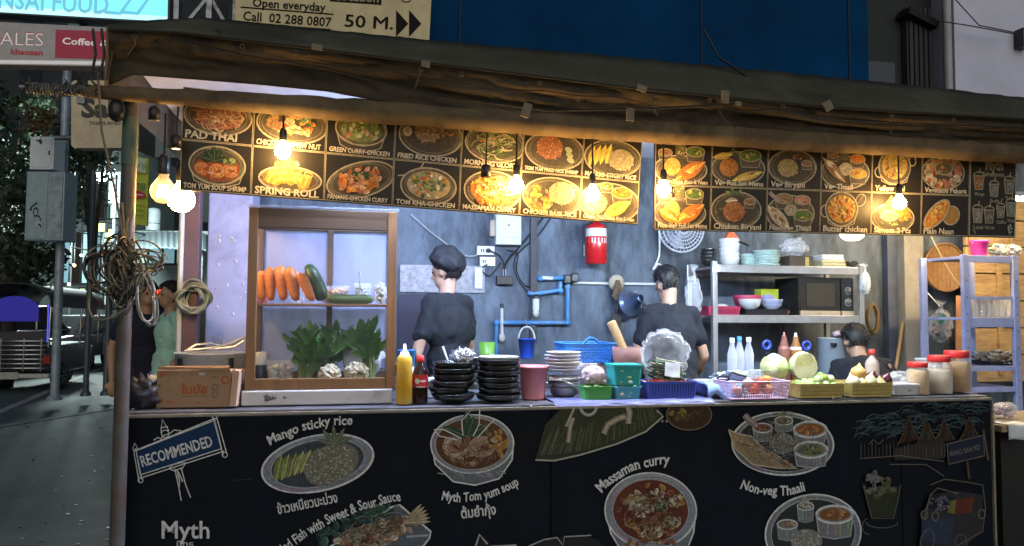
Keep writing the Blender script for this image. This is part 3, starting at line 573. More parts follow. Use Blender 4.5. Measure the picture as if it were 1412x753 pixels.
def dish(A, k):
    if k == 'padthai': pl(A, .70, .50, .66, .36); A.ell(.72, .5, .46, .25, (.3, .13, .08)); A.strands(.72, .50, .52, .30, 90, .022, FD_P+[(.6, .45, .3)]); A.blobs(.75, .5, .3, .14, 14, .03, CRM)
    if k == 'cashew': pl(A, .74, .50, .68, .38); A.blobs(.5, .5, .28, .16, 34, .06, BR); A.blobs(.85, .52, .3, .2, 44, .065, FD_O+CRM); A.blobs(1.0, .42, .12, .1, 10, .05, FD_G)
    if k == 'green': pl(A, .70, .44, .52, .34, 0, .2); A.ell(.7, .46, .42, .25, (.2, .24, .10)); A.blobs(.70, .46, .40, .24, 60, .055, [(.3, .36, .14), (.2, .28, .08), (.5, .5, .3), (.45, .22, .14)])
    if k == 'rice': pl(A, .74, .42, .66, .44); A.ell(.66, .34, .27, .22, (.3, .2, .12)); A.grains(.66, .36, .27, .22, 120, .018, BR+FD_P+CRM); A.ell(.25, .38, .1, .11, (.4, .36, .2)); A.ring(.25, .38, .07, .08, .02, (.6, .55, .4)); A.blobs(1.05, .3, .14, .1, 10, .05, BR)
    if k == 'morning': pl(A, .78, .44, .70, .42); A.strands(.74, .46, .6, .34, 70, .026, FD_G+[(.4, .4, .25), (.5, .46, .3)]); A.blobs(.6, .42, .2, .14, 9, .035, FD_O); A.strands(.85, .44, .5, .3, 26, .03, [(.14, .2, .07), (.48, .45, .3)])
    if k == 'tomrice': pl(A, .74, .46, .68, .44); A.ell(.62, .38, .3, .28, (.35, .16, .1)); A.grains(.62, .38, .3, .28, 150, .02, FD_P+FD_O); [A.ell(1.05+.03*i, .40+.12*i, .09, .06, (.35, .38, .22), .4) for i in range(3)]; [A.ring(1.05+.03*i, .40+.12*i, .07, .04, .012, (.55, .55, .4), .4) for i in range(3)]
    if k == 'mango': pl(A, .72, .48, .68, .44); [A.leaf(.16+i*.13, .72-i*.03, .5, .15, -1.35, (.52, .36+.02*i, .08)) for i in range(4)]; [A.stroke([(.2+i*.13, .62), (.24+i*.13, .3)], .016, (.62, .5, .2)) for i in range(4)]; A.ell(.92, .50, .30, .26, (.4, .34, .18)); A.grains(.92, .50, .30, .26, 150, .018, CRM)
    if k == 'soup': pl(A, .72, .46, .55, .38, 0, .12); A.ell(.72, .52, .45, .26, (.24, .08, .04)); [[A.ring(x, .55+.02*(i % 2), .15-.03*j, .12-.025*j, .03, A.r.choice(FD_P+FD_O), .3, 0, 5.4, 14) for j in range(4)] for i, x in enumerate((.42, .72, .98))]; A.blobs(.72, .58, .4, .14, 26, .04, FD_O+FD_P); [A.leaf(.66, .38, .3, .12, a, (.03, .055, .03)) for a in (-1.1, -2.2, -.3, -2.9, -1.6)]; A.blobs(.98, .36, .15, .07, 8, .05, FD_G)
    if k == 'rolls':
        pl(A, .74, .62, .60, .26); A.blobs(.72, .4, .3, .25, 20, .1, FD_Y+FD_O)
        for x, y, a in ((.36, .6, -1.1), (.5, .66, -.6), (.72, .62, -.1), (.95, .68, -1.9), (1.05, .62, -1.3), (.62, .36, -.3)): A.stroke([(x-.13*cos(a), y-.13*sin(a)), (x+.13*cos(a), y+.13*sin(a))], .17, (.52, .24, .05)); A.stroke([(x-.13*cos(a), y-.13*sin(a)), (x+.13*cos(a), y+.13*sin(a))], .05, (.62, .38, .12)); A.ring(x+.13*cos(a), y+.13*sin(a), .05, .08, .018, (.65, .45, .2), a)
        [A.ring(.72, .38, .26-.05*i, .14-.03*i, .02, (.5, .3, .08), .2*i, 0, 5, 12) for i in range(4)]
    if k == 'panang': pl(A, .74, .50, .72, .36, -.35); A.blobs(.72, .52, .42, .27, 80, .075, FD_O+FD_P, -.35); [A.leaf(.72, .42, .22, .07, a, (.04, .07, .03)) for a in (-.1, -.5, -2.7, -3, .3)]; A.blobs(.7, .45, .2, .07, 10, .03, CRM)
    if k == 'tomkha': A.ring(.2, .1, .42, .22, .03, PR, -.3, 0, 2); pl(A, .74, .52, .58, .40); A.ell(.74, .50, .46, .31, (.42, .34, .2)); A.blobs(.74, .5, .42, .28, 60, .06, CRM+FD_G+FD_O); A.blobs(.72, .5, .1, .09, 14, .04, FD_G)
    if k == 'massaman': pl(A, .76, .50, .66, .44); A.ell(.76, .5, .52, .34, (.4, .17, .05)); A.blobs(.76, .5, .52, .34, 90, .065, FD_O+FD_Y); A.strands(.8, .5, .5, .32, 24, .02, CRM)
    if k == 'basil': pl(A, .76, .52, .70, .44); A.blobs(.44, .58, .32, .28, 56, .06, FD_O+FD_Y+BR); A.ell(.95, .42, .30, .26, (.42, .36, .22)); A.grains(.95, .42, .30, .26, 160, .018, CRM); A.strands(.7, .84, .2, .06, 8, .02, FD_G)
    if k == 'tikka': pl(A, .70, .55, .72, .46); A.ell(.34, .58, .28, .26, (.5, .42, .2)); A.grains(.34, .58, .28, .26, 120, .02, CRM+FD_Y); cupm(A, .98, .30, .5, FD_O); cupm(A, .6, .16, .3, FD_G+CRM); naan(A, .55, .88, .75, .3, -.55, FD_Y+FD_O)
    if k in ('set', 'set2'):
        pl(A, .62, .62, .66, .34); cupm(A, .24, .22, .34, BR); A.poly([(.48, .0), (.75, .0), (.72, .3), (.5, .3)], (.16, .14, .08)); A.strands(.62, .12, .16, .14, 16, .02, FD_G+CRM); cupm(A, .98, .18, .46, FD_G+FD_Y)
        A.ell(.42, .55, .2, .21, (.52, .4, .12)); A.grains(.42, .55, .2, .2, 70, .02, FD_Y); naan(A, .5, .86, .85, .34, -.55, FD_O+FD_Y)
        if k == 'set2': naan(A, .1, .55, .55, .28, .5, FD_O+FD_Y)
    if k == 'vegset': pl(A, .66, .54, .66, .40); naan(A, .02, .3, .5, .16, -.2, FD_Y); A.strands(.55, .12, .12, .1, 12, .02, FD_G); cupm(A, .95, .22, .54, FD_G+FD_Y); A.ell(.42, .52, .23, .22, (.5, .24, .08)); A.grains(.42, .52, .23, .21, 90, .02, FD_O); naan(A, .5, .84, .8, .2, -.3, FD_Y+BR)
    if k == 'biryani': pl(A, .64, .46, .62, .42); A.ell(.52, .48, .26, .22, (.4, .3, .13)); A.grains(.52, .48, .26, .21, 130, .018, CRM+FD_Y); cupm(A, 1.0, .36, .28, BR); A.blobs(.75, .22, .12, .08, 10, .04, BR+FD_P); A.strands(.6, .14, .12, .06, 10, .02, FD_G)
    if k == 'cbiryani': pl(A, .64, .52, .62, .42); A.blobs(.5, .1, .25, .06, 22, .04, FD_G); A.leaf(.36, .32, .3, .14, -.1, (.45, .42, .3)); A.ell(.58, .55, .27, .23, (.42, .18, .08)); A.grains(.58, .55, .27, .22, 130, .02, FD_O+FD_P); cupm(A, .95, .32, .28, BR); A.strands(.2, .5, .1, .24, 10, .02, FD_G)
    if k == 'thali': pl(A, .66, .54, .66, .40); cupm(A, .3, .12, .3, BR); A.poly([(.5, .0), (.75, .0), (.72, .24), (.52, .24)], (.14, .13, .11)); cupm(A, .98, .2, .42, FD_O); cupm(A, 1.0, .56, .48, FD_Y+FD_O); A.ell(.66, .46, .19, .16, CRM[0]); A.grains(.66, .46, .19, .15, 60, .018, CRM); naan(A, .02, .2, .85, .26, .75, BR+CRM)
    if k == 'nthali': pl(A, .62, .56, .62, .42); cupm(A, .44, .22, .46, BR); A.stroke([(.06, .08), (.2, .2), (.34, .26)], .1, (.4, .3, .26)); cupm(A, .92, .24, .42, FD_P); cupm(A, .94, .60, .5, FD_G+FD_Y); A.ell(.62, .48, .17, .14, CRM[1]); A.grains(.62, .48, .17, .13, 60, .018, CRM); naan(A, .0, .4, .8, .3, .72, CRM+BR)
    if k == 'dal': A.ring(.2, .5, .12, .13, .03, PR); A.ring(1.12, .2, .09, .12, .03, PR); pl(A, .62, .36, .44, .42, 0, .1); A.ell(.62, .34, .36, .33, (.45, .34, .12)); A.blobs(.62, .34, .34, .3, 50, .05, FD_Y+BR)
    if k == 'butter': A.ring(.14, .48, .12, .14, .03, PR); A.leaf(1.0, .3, .3, .14, -.9, (.1, .09, .07)); A.ring(1.1, .2, .12, .16, .02, PR, .6); pl(A, .58, .42, .44, .40, 0, .1); A.ell(.58, .42, .38, .33, (.5, .28, .08)); A.blobs(.58, .42, .35, .3, 60, .05, FD_O+FD_Y+[(.55, .42, .25)])
    if k == 'samosa': pl(A, .6, .6, .6, .34); A.poly([(.2, .5), (.55, .05), (.95, .45)], (.55, .36, .08)); A.poly([(.6, .55), (.95, .2), (1.15, .6)], (.5, .18, .04)); A.blobs(.9, .55, .16, .12, 22, .04, FD_O); A.ell(.5, .55, .24, .12, (.3, .3, .14)); A.ring(.5, .55, .24, .12, .03, PR); A.blobs(.45, .74, .3, .05, 12, .03, FD_G)
    if k == 'pakora': pl(A, .62, .46, .62, .42); [A.ell(.62+.45*cos(t), .46+.29*sin(t), .12, .09, A.r.choice(FD_P+FD_O+CRM), t) for t in (i*.45 for i in range(14))]; A.blobs(.62, .46, .5, .33, 40, .07, FD_P+FD_O+[(.3, .32, .16)]); A.ell(.62, .36, .26, .15, (.12, .14, .08)); A.ring(.62, .36, .26, .15, .03, PR); A.blobs(.56, .36, .14, .08, 10, .05, RED+FD_P)
    if k == 'naan': A.ell(.88, .5, .25, .22, (.38, .22, .08), -.5); A.ring(.88, .5, .25, .22, .03, PR, -.5); A.ell(.45, .48, .46, .21, (.5, .24, .05), -.75); A.blobs(.45, .48, .36, .15, 34, .06, FD_O+FD_Y, -.75); A.ring(.45, .48, .46, .21, .04, PR, -.75)
def board(name, label, quads, specs, edge):
    """quads: per cell four photo corners on plane Y; specs: (dish, caption, cap height, part label)"""
    Y = 3.5; c = [P(x, y, Y) for x, y in edge]; o = (c[0]+c[1]+c[2]+c[3])/4; t = thing(name, label, 'menu board', o)
    b = MB(); vs = [p-o for p in c]; vs += [v+Vector((0, .018, 0)) for v in vs]
    b.add(vs, [(0, 1, 2, 3)[::-1], (4, 5, 6, 7), (0, 4, 5, 1)[::-1], (1, 5, 6, 2)[::-1], (2, 6, 7, 3)[::-1], (3, 7, 4, 0)[::-1]]); b.build('backing', BKG, t)
    for i, (q, (k, cap, h, lab)) in enumerate(zip(quads, specs)):
        cc = [P(x, y, Y) for x, y in q]; asp = (cc[1]-cc[0]).length/(cc[3]-cc[0]).length; f = quadmap(q, Y)
        A = Art((lambda f, a_: lambda a, b: f(a/a_, b)-o)(f, asp), FRONT, .0015, 20+i); g = .012
        A.stroke([(g, g), (asp-g, g), (asp-g, 1-g), (g, 1-g), (g, g)], .02, LN)
        if k == 'drinks': drinks(A, asp)
        else:
            dz = A.z; A.b2 = A.b; sc = asp/1.4
            A.mp = (lambda f, a_, sc: lambda a, b: f(min(max(a*sc/a_, .012), .988), min(max(b, .012), .988))-o)(f, asp, sc)
            dish(A, k); A.mp = (lambda f, a_: lambda a, b: f(a/a_, b)-o)(f, asp)
            h *= .84; gx = [v[0] for v in glyphs(cap, .03)[0]]; wd = min(asp*.88, (max(gx)-min(gx))*h/.7*1.04); A.text(cap, .07, .955, h, (.60, .55, .45), 0, wd, .03, 0, .04, .03)
        tag(A.done('menu_tile', t), lab)
    return t
def drinks(A, asp):
    A.text('Myth', .33*asp, .17, .12, LN, 0, .38*asp, .04); A.text('Refreshment', .28*asp, .25, .055, LN, 0, .46*asp, .02)
    for x, y, s_, cap, col in ((.20, .42, 1, 'Mango', (.5, .25, .12)), (.52, .50, .9, 'Soda', (.35, .32, .27)), (.84, .46, 1, 'Thai tea', (.3, .28, .24)), (.18, .83, 1, 'Lassi', (.42, .4, .34)), (.42, .83, .95, 'Hot tea', (.3, .25, .16)), (.66, .76, .8, 'Coffee', (.35, .3, .22)), (.88, .74, 1, 'Water', (.35, .38, .3))):
        x *= asp; w_ = .075*s_; hh = .17*s_
        A.poly([(x-w_, y-hh), (x+w_, y-hh), (x+w_*.7, y), (x-w_*.7, y)], tuple(v*.5 for v in col)); A.stroke([(x-w_, y-hh), (x-w_*.7, y), (x+w_*.7, y), (x+w_, y-hh), (x-w_, y-hh)], .014, LN); A.ring(x, y-hh, w_, .05*s_, .014, LN, 0, pi, 2*pi); A.stroke([(x, y-hh-.03), (x+.02, y-hh-.1)], .014, LN); A.grains(x, y-hh*.5, w_*.5, hh*.35, 16, .012, [col, CH2]); A.text(cap, x-.07*asp*1.2, y+.075, .045, LN, 0, .20*asp)
    for x, y, a in ((.05, .03, 0), (asp-.05, .03, 1.6), (.05, .97, -1.6), (asp-.05, .97, 3.1)): A.ring(x, y, .05, .04, .012, LN, a, 0, 1.5)
    A.blobs(.86*asp, .9, .03, .06, 6, .02, [CH2])
tx = [(253, 247.5), (351.5, 346), (452, 446.6), (546.5, 541), (638.5, 633), (722.5, 716), (805.5, 799.5), (885.5, 879)]
def yt(x): return 119+(x-250)*(196-119)/635.
def ym(x): return 192+(x-250)*(251.4-192)/630.
def yb(x): return 261.5+(x-248)*(309-261.5)/631.
q1 = []; 
for i in range(7): (a, a2), (c, c2) = tx[i], tx[i+1]; am, cm = (a*.4+a2*.6), (c*.4+c2*.6); q1.append([(a, yt(a)), (c, yt(c)), (cm, ym(cm)), (am, ym(am))])
for i in range(7): (a, a2), (c, c2) = tx[i], tx[i+1]; am, cm = (a*.4+a2*.6), (c*.4+c2*.6); q1.append([(am, ym(am)), (cm, ym(cm)), (c2, yb(c2)), (a2, yb(a2))])
s1 = [('padthai', 'PAD THAI', .17, 'tile with pad thai noodles'), ('cashew', 'CHICKEN CASHEW NUT', .12, 'tile with cashew chicken'), ('green', 'GREEN CURRY CHICKEN', .11, 'tile with green curry'), ('rice', 'FRIED RICE CHICKEN', .12, 'tile with fried rice'), ('morning', 'MORNING GLORY', .13, 'tile with morning glory'), ('tomrice', 'TOM YUM FRIED RICE SHRIMP', .10, 'tile with tom yum fried rice'), ('mango', 'MANGO STICKY RICE', .12, 'tile with mango sticky rice'),
      ('soup', 'TOM YUM SOUP SHRIMP', .12, 'tile with shrimp soup'), ('rolls', 'SPRING ROLL', .17, 'tile with spring rolls'), ('panang', 'PANANG CHICKEN CURRY', .11, 'tile with panang curry'), ('tomkha', 'TOM KHA CHICKEN', .12, 'tile with tom kha'), ('massaman', 'MASSAMAN CURRY', .12, 'tile with massaman curry'), ('basil', 'CHICKEN BASIL RICE', .12, 'tile with basil rice'), ('tikka', 'Chicken Tikka Masala Rice & Naan', .11, 'tile with tikka masala')]
board('menu_board', 'long hanging menu board starting with PAD THAI, Thai dishes in fourteen tiles', q1, s1, [(253, yt(253)), (885.5, yt(885.5)), (879, 309.5), (247.5, 262)])
ux = [(903.5, 902.4), (982, 978.7), (1059.4, 1056), (1133, 1130), (1203, 1200.5), (1272, 1269), (1337, 1335), (1402, 1400)]
def y2t(x): return 197+(x-903)*(217-197)/499.
def y2m(x): return 255+(x-903)*(272-255)/499.
def y2b(x): return 316.5+(x-902)*(327.5-316.5)/498.
q2 = []
for i in range(6): (a, a2), (c, c2) = ux[i], ux[i+1]; am, cm = (a+a2)/2, (c+c2)/2; q2.append([(a, y2t(a)), (c, y2t(c)), (cm, y2m(cm)), (am, y2m(am))])
for i in range(6): (a, a2), (c, c2) = ux[i], ux[i+1]; am, cm = (a+a2)/2, (c+c2)/2; q2.append([(am, y2m(am)), (cm, y2m(cm)), (c2, y2b(c2)), (a2, y2b(a2))])
(a, a2), (c, c2) = ux[6], ux[7]; q2.append([(a, y2t(a)), (c, y2t(c)), (c2, y2b(c2)), (a2, y2b(a2))])
s2 = [('set', 'Paneer Tikka Rice & Naan', .11, 'tile with curry, rice and naan'), ('vegset', 'Veg Full Set Menu', .14, 'tile with vegetable set menu'), ('biryani', 'Veg Biryani', .16, 'tile with vegetable biryani'), ('thali', 'Veg Thaali', .15, 'tile with vegetable thaali'), ('dal', 'Yellow Dal', .15, 'tile with yellow dal'), ('pakora', 'Vegetable Pakora', .14, 'tile with vegetable pakora'),
      ('set2', 'Non-Veg Full Set Menu', .13, 'tile with meat set menu'), ('cbiryani', 'Chicken Biryani', .15, 'tile with chicken biryani'), ('nthali', 'Non-veg Thaali', .14, 'tile with meat thaali'), ('butter', 'Butter chicken', .16, 'tile with butter chicken'), ('samosa', 'Samosa 2 Pcs', .15, 'tile with samosas'), ('naan', 'Plain Naan', .16, 'tile with plain naan'), ('drinks', '', .1, 'narrow tile of drinks headed Myth')]
board('menu_board', 'hanging menu board of Indian dishes ending with a Myth drinks tile', q2, s2, [(903.5, 197), (1402, 217), (1400, 327.8), (902.4, 316.8)])

# ================================================================== BULBS
glow = M('hot_bulb_glass', (1, .62, .22), .3, emit=135, ecol=(1, .57, .18), var=0)
def bulb(px, py, Y, label, r=.035, on_=True, sock=None, group=None):
    q = P(px, py, Y); t = thing('light_bulb', label, 'light bulb', q, 0)
    b = MB(); b.lathe([(0, -r), (r*.5, -r*.87), (r*.87, -r*.5), (r, 0), (r*.87, r*.5), (r*.55, r*.9), (r*.35, r*1.25), (r*.33, r*1.5)], n=24); b.build('globe', glow if on_ else film('clear_bulb_glass', (1, .9, .6), .35, .05), t)
    b = MB(); b.lathe([(r*.40, r*1.35), (r*.46, r*1.5), (r*.46, r*2.6), (r*.3, r*2.9), (.006, r*3.0)], n=16); b.build('socket', blackp, t)
    top = 2.33-q.z; b = MB(); b.tube([(0, 0, r*2.9), (0, .0, max(top, r*3.4))], .0045, 6); b.build('cord', blackr, t)
    return t
YB = 3.40
for px, py, lab in ((390, 209, 'lit round bulb hanging over the spring roll tile'), (712, 256, 'lit round bulb hanging over the basil rice tile'), (817, 268, 'lit round bulb hanging over the tikka masala tile'), (915, 262, 'lit round bulb at the left edge of the Indian menu board'), (1240, 280, 'lit round bulb hanging over the samosa tile')): bulb(px, py, YB, lab)
bulb(250, 275, 3.75, 'lit round bulb hanging lowest near the rope wrapped post', .062)
t = bulb(225, 264, 3.55, 'clear glass globe bulb with glowing filament beside the lowest lit bulb', .056, False)
b = MB()
for i in range(8): a = i*pi/4; b.tube([(.02*cos(a), .02*sin(a), .03), (.026*cos(a), .026*sin(a), -.02), (.02*cos(a+.4), .02*sin(a+.4), -.028)], .0022, 5)
b.build('filament', M('filament_glow', (1, .6, .25), .5, emit=30, var=0), t)
for px, py, lab in ((213, 157, 'empty black lamp socket hanging near the post top'), (243, 196, 'empty black lamp socket beside the PAD THAI tile'), (670, 236, 'empty black lamp socket over the massaman tile')):
    q = P(px, py, 3.42); t = thing('lamp_socket', lab, 'lamp socket', q); b = MB(); b.lathe([(.017, -.03), (.024, -.028), (.024, .02), (.014, .03), (.005, .034)], n=16); b.build('shell', blackp, t); b = MB(); b.tube([(0, 0, .03), (.004, 0, 2.33-q.z)], .004, 6); b.build('cord', blackr, t)
q = P(1175, 322, 4.9); t = thing('dome_lamp', 'lit pale dome lamp under the butter chicken tile', 'lamp', q)
b = MB(); b.lathe([(0, -.055), (.05, -.05), (.08, -.025), (.088, 0), (.085, .01)], n=24); b.build('diffuser', M('dome_glow', (1, .82, .5), .4, emit=7, var=0), t); b = MB(); b.lathe([(.092, .006), (.092, .03), (.02, .045)], n=24); b.build('base', whitep, t); b = MB(); b.tube([(0, 0, .04), (0, 0, 2.75-q.z)], .005, 6); b.build('cord', whitep, t)

# ================================================================== SIGNS ABOVE
def signbox(name, label, quad, Y, back, depth=.12, face=None, border=None):
    c = [P(x, y, Y) for x, y in quad]; o = sum(c, Vector())/4; t = thing(name, label, 'sign', o)
    b = MB(); vs = [p-o for p in c]; vs += [v+Vector((0, depth, 0)) for v in vs]
    b.add(vs, [(0, 3, 2, 1), (4, 5, 6, 7), (0, 1, 5, 4), (1, 2, 6, 5), (2, 3, 7, 6), (3, 0, 4, 7)]); b.build('box', back, t, border or .004)
    return t, o
t, o = signbox('lit_shop_sign', 'glowing cyan light box sign lettered ANSAI FUUD with double arrow', [(-90, -45), (235, -22), (234, 33), (-90, 14)], 6.2, M('sign_frame_dark', (.03, .035, .04), .5))
A = Art(lambda x, y: P(x, y, 6.2)-o, FRONT, .004)
A.poly([(-88, -43), (232, -20), (231, 30), (-88, 12)], (.16, .62, .80)); A.poly([(-88, 2), (231, 23), (231, 30), (-88, 12)], (.40, .78, .88)); A.text('KANSAI FUUD', -42, 9, 25, (.10, .34, .44), .055, 192, .02)
for x in (158, 182): A.stroke([(x, -14), (x+28, -9), (x+8, 19), (x-14, 17)], 5, (.09, .36, .46))
A.done('face', t, M('cyan_light_face', rough=.4, var=.05, attr=True, emit=1.0))
t, o = signbox('shop_sign', 'white and crimson shop sign reading ALES khaosan and Coffee &', [(-80, 26), (158, 38), (157, 92), (-80, 88)], 6.0, M('white_sign_box', (.42, .42, .44), .5))
A = Art(lambda x, y: P(x, y, 6.0)-o, FRONT, .004)
A.poly([(77, 41), (156, 44), (156, 82), (76, 80)], (.22, .012, .035)); A.poly([(-78, 82), (156, 85), (156, 90), (-78, 87)], (.6, .6, .62))
A.text('ALES', -1, 61, 18, (.30, .05, .06), .03, 61, .0); A.text('ALES', .5, 62, 18, (.62, .60, .60), .03, 59, -.012); A.text('khaosan', 15, 75, 7.5, (.25, .02, .04), .03, 44, .03); A.text('Coffee & Bar', 86, 61, 9, (.62, .6, .6), .05, 92, .02); A.text('K', 145, 75, 6, (.6, .6, .6)); A.done('face', t, M('lit_print', rough=.5, var=.1, attr=True, emit=.3))
b = MB(); b.box((.35, .48, .40), (1.5, .05, .06)); b.bar((.2, .48, -.3), (.2, .48, .5), .06); b.build('bracket', dsteel, t)
t, o = signbox('direction_sign', 'cream board reading Open everyday, Call 02 288 0807, 50 M. with arrows', [(326, -40), (596, -18), (592, 56), (324, 28)], 6.9, M('cream_board', (.72, .60, .33), .6, dirt=(.6, .48, .26)), .08)
A = Art(lambda x, y: P(x, y, 6.9)-o, FRONT, .004); INK = (.015, .012, .01)
A.poly([(455, -22), (526, -16), (526, 7), (455, 2)], INK); A.text('Location', 462, 0, 12, (.4, .34, .2), .06, 60, .02); A.text('Open everyday', 348, 9, 11.5, INK, .07, 101, .02); A.stroke([(332, 10), (460, 20)], 1.8, INK); A.text('Call  02 288 0807', 335, 28, 12.5, INK, .075, 122, .015); A.stroke([(335, 32), (456, 41)], 1.6, INK); A.text('50 M.', 475, 37, 17, INK, .06, 66, 0); A.text('50 M.', 476, 37, 17, INK, .06, 66, 0); A.text('50 M.', 475.5, 36.5, 17, INK, .06, 66, 0)
for x in (546, 564): A.poly([(x, 14), (x+17, 33), (x, 51)], INK)
A.ring(560, -2, 7, 5, 1.4, INK, 0, 0, 4); A.done('lettering', t)
# truss left of it
t = thing('truss_tower', 'dark metal lattice truss behind the lit cyan sign', 'truss', (0, 7.4, 0))
A_, B2 = P(243, 20, 7.4), P(325, 20, 7.4); b = MB(); L = []
for x in (A_.x, (A_.x*.45+B2.x*.55), B2.x): b.bar((x, 0, 3.2), (x, 0, 6), .05)
b.build('post', dsteel, t); b = MB()
for i in range(6):
    z = 3.6+i*.42; b.bar((A_.x, 0, z), ((A_.x*.45+B2.x*.55), 0, z+.42), .03); b.bar(((A_.x*.45+B2.x*.55), .01, z+.42), (B2.x, .01, z), .03)
b.build('brace', dsteel, t)
# ================================================================== ON THE COUNTER
from mathutils import noise as NZ
def crumple(b, c, r, amp=.25, seed=0, n=30, k=18, freq=3., flat=.0):
    c = Vector(c); vs = []; off = Vector((seed*7.3, seed*3.1, seed*1.7))
    for i in range(k+1):
        a = pi*i/k
        for j in range(n):
            d = Vector((sin(a)*cos(2*pi*j/n), sin(a)*sin(2*pi*j/n), -cos(a)))
            f = 1+amp*(abs(NZ.noise(d*freq+off))*2-.6)+amp*.5*NZ.noise(d*freq*2.7+off)
            v = Vector((d.x*r[0], d.y*r[1], d.z*r[2]))*f; v.z = max(v.z, -r[2]*(1-flat)); vs.append(v+c)
    b.add(vs, [(i*n+j, i*n+(j+1) % n, (i+1)*n+(j+1) % n, (i+1)*n+j) for i in range(k) for j in range(n)], True); return b
def rrect(w, d, r, n=4):
    pts = []
    for cx_, cy_, a0 in ((w/2-r, d/2-r, 0), (-w/2+r, d/2-r, pi/2), (-w/2+r, -d/2+r, pi), (w/2-r, -d/2+r, 1.5*pi)):
        pts += [(cx_+r*cos(a0+pi/2*i/n), cy_+r*sin(a0+pi/2*i/n)) for i in range(n+1)]
    return pts
def tray(b, w, d, h, taper=.86, r=.02, th=.003, rim=.006):
    """hollow rounded tray, base at z=0"""
    prof = [(taper, 0), (1, h), (1+rim*2/w, h), (1+rim*2/w, h-.004), (1-th*2/w, h-.004), (taper-th*2/w, th)]; vs = []; o = rrect(w, d, r); n = len(o)
    for s_, z in prof: vs += [Vector((x*s_, y*s_, z)) for x, y in o]
    k = len(prof); b.add(vs, [(i*n+j, i*n+(j+1) % n, (i+1)*n+(j+1) % n, (i+1)*n+j) for i in range(k-1) for j in range(n)], False)
    b.add(vs[:n], [tuple(range(n))[::-1]]); b.add(vs[-n:], [tuple(range(n))]); return b
def lattice(b, w, d, h, taper=.86, nv=44, nh=4, t=.0022, r=.025, rim=.004):
    o = rrect(w, d, r, 5); n = len(o)
    for i in range(nh+1):
        z = h*i/nh; s_ = taper+(1-taper)*i/nh; b.tube([(x*s_, y*s_, z) for x, y in o], t if i < nh else rim, 5, closed=True)
    per = [0]
    for i in range(n): a, c = o[i], o[(i+1) % n]; per.append(per[-1]+math.hypot(c[0]-a[0], c[1]-a[1]))
    for j in range(nv):
        s_ = per[-1]*j/nv; i = max(q for q in range(n) if per[q] <= s_); f = (s_-per[i])/(per[i+1]-per[i]+1e-9); a, c = o[i], o[(i+1) % n]; x, y = a[0]+(c[0]-a[0])*f, a[1]+(c[1]-a[1])*f
        b.tube([(x*taper, y*taper, 0), (x, y, h)], t, 4)
    b.add([(x*taper, y*taper, .002) for x, y in o], [tuple(range(n))]); return b
rnd = random.Random(42)
# ---- loose black bag and carton at the left end
q = on(200, 3.74); t = thing('carrier_bag', 'crumpled black cloth bag slumped against the cardboard carton', 'bag', q)
b = MB(); crumple(b, (0, 0, .055), (.085, .08, .085), .35, 4, flat=.35); b.build('bag_body', M('black_nylon', (.018, .017, .026), .45, 0, .3, 20, .4), t)
b = MB(); crumple(b, (.035, -.02, .13), (.025, .02, .02), .4, 2, 14, 9); b.build('tissue', whitep, t)
q = on(273, 3.69); k = mpp(q); t = thing('cardboard_carton', 'brown cardboard carton with faded orange Thai print on the counter end', 'carton', q, rad(-4))
card = M('corrugated_card', (.34, .215, .125), .8, 0, .2, 9, .1, dirt=(.27, .16, .09), dscale=8); w_, h_, d_ = 110*k, 51*k, .11
b = MB(); b.box((-.02*1, d_/2, h_/2), (w_-.04, d_, h_)); b.build('carton_body', card, t, .003)
b = MB(); b.box((w_/2-.022, d_/2-.01, h_/2+.002), (.03, d_+.01, h_-.004), (0, rad(4), 0)); b.build('end_flap', M('pale_card', (.50, .33, .24), .8), t, .002)
b = MB(); b.box((-.02, -.001, h_+.008), (w_-.05, .012, .012), (0, .02, 0)); b.box((-.03, d_*.6, h_+.008), (w_-.08, .07, .005), (.1, 0, .04)); b.build('top_flap', card, t)
A = Art(lambda x, y: Vector((x, -.002, y)), (0, -1, 0), .0008); PRN = (.38, .10, .035)
A.text('ใบบัส', -.075, h_*.38, .038, PRN, 0, .115, .03, up=1); A.stroke([(-.10, h_*.36), (-.08, h_*.36)], .004, (.24, .13, .08)); A.stroke([(-.075, h_*.3), (.05, h_*.3)], .003, (.25, .15, .09))
for i in range(2): A.ring(.075, h_*(.55-.2*i), .014, .012, .004, (.17, .12, .10), .3)
A.ring(.118, h_*.74, .016, .016, .006, PRN); A.stroke([(.0, h_*.9), (.03, h_*.9)], .012, (.5, .45, .4)); A.stroke([(.06, h_*.82), (.09, h_*.82)], .006, (.25, .15, .09)); A.poly([(-.17, h_*.98), (-.12, h_*.98), (-.17, h_*.8)], (.36, .15, .08)); A.stroke([(-.165, h_*.2), (-.09, h_*.12)], .012, (.37, .17, .09)); A.stroke([(-.01, h_*.12), (.02, h_*.12)], .01, (.37, .17, .09)); A.done('printed_lettering', t)
q = on(290, 4.02); k = mpp(q); t = thing('steel_stockpot', 'wide steel stockpot behind the carton with tongs across its top', 'pot', q); r_ = 46*k; h_ = .235
b = MB(); b.lathe([(r_*.96, 0), (r_, .01), (r_, h_-.004), (r_*1.03, h_), (r_*.98, h_), (r_*.97, .02), (.01, .015)], n=40); b.build('pot_body', M('bright_steel', (.62, .66, .72), .3, .35, .3, 9), t)
for a in (-2.35, -.85):
    b = MB(); x, y = r_*cos(a), r_*sin(a); b.box((x*1.03, y*1.03, h_-.045), (.022, .02, .05), (0, 0, a)); b.build('handle', blackp, t, .004)
b = MB(); b.lathe([(.01, .012), (r_*.8, .006), (r_*.97, 0), (r_*.97, .004)], (0, 0, h_-.005), 40); b.build('lid', M('dull_aluminium', (.48, .52, .58), .38, .5, .25), t)
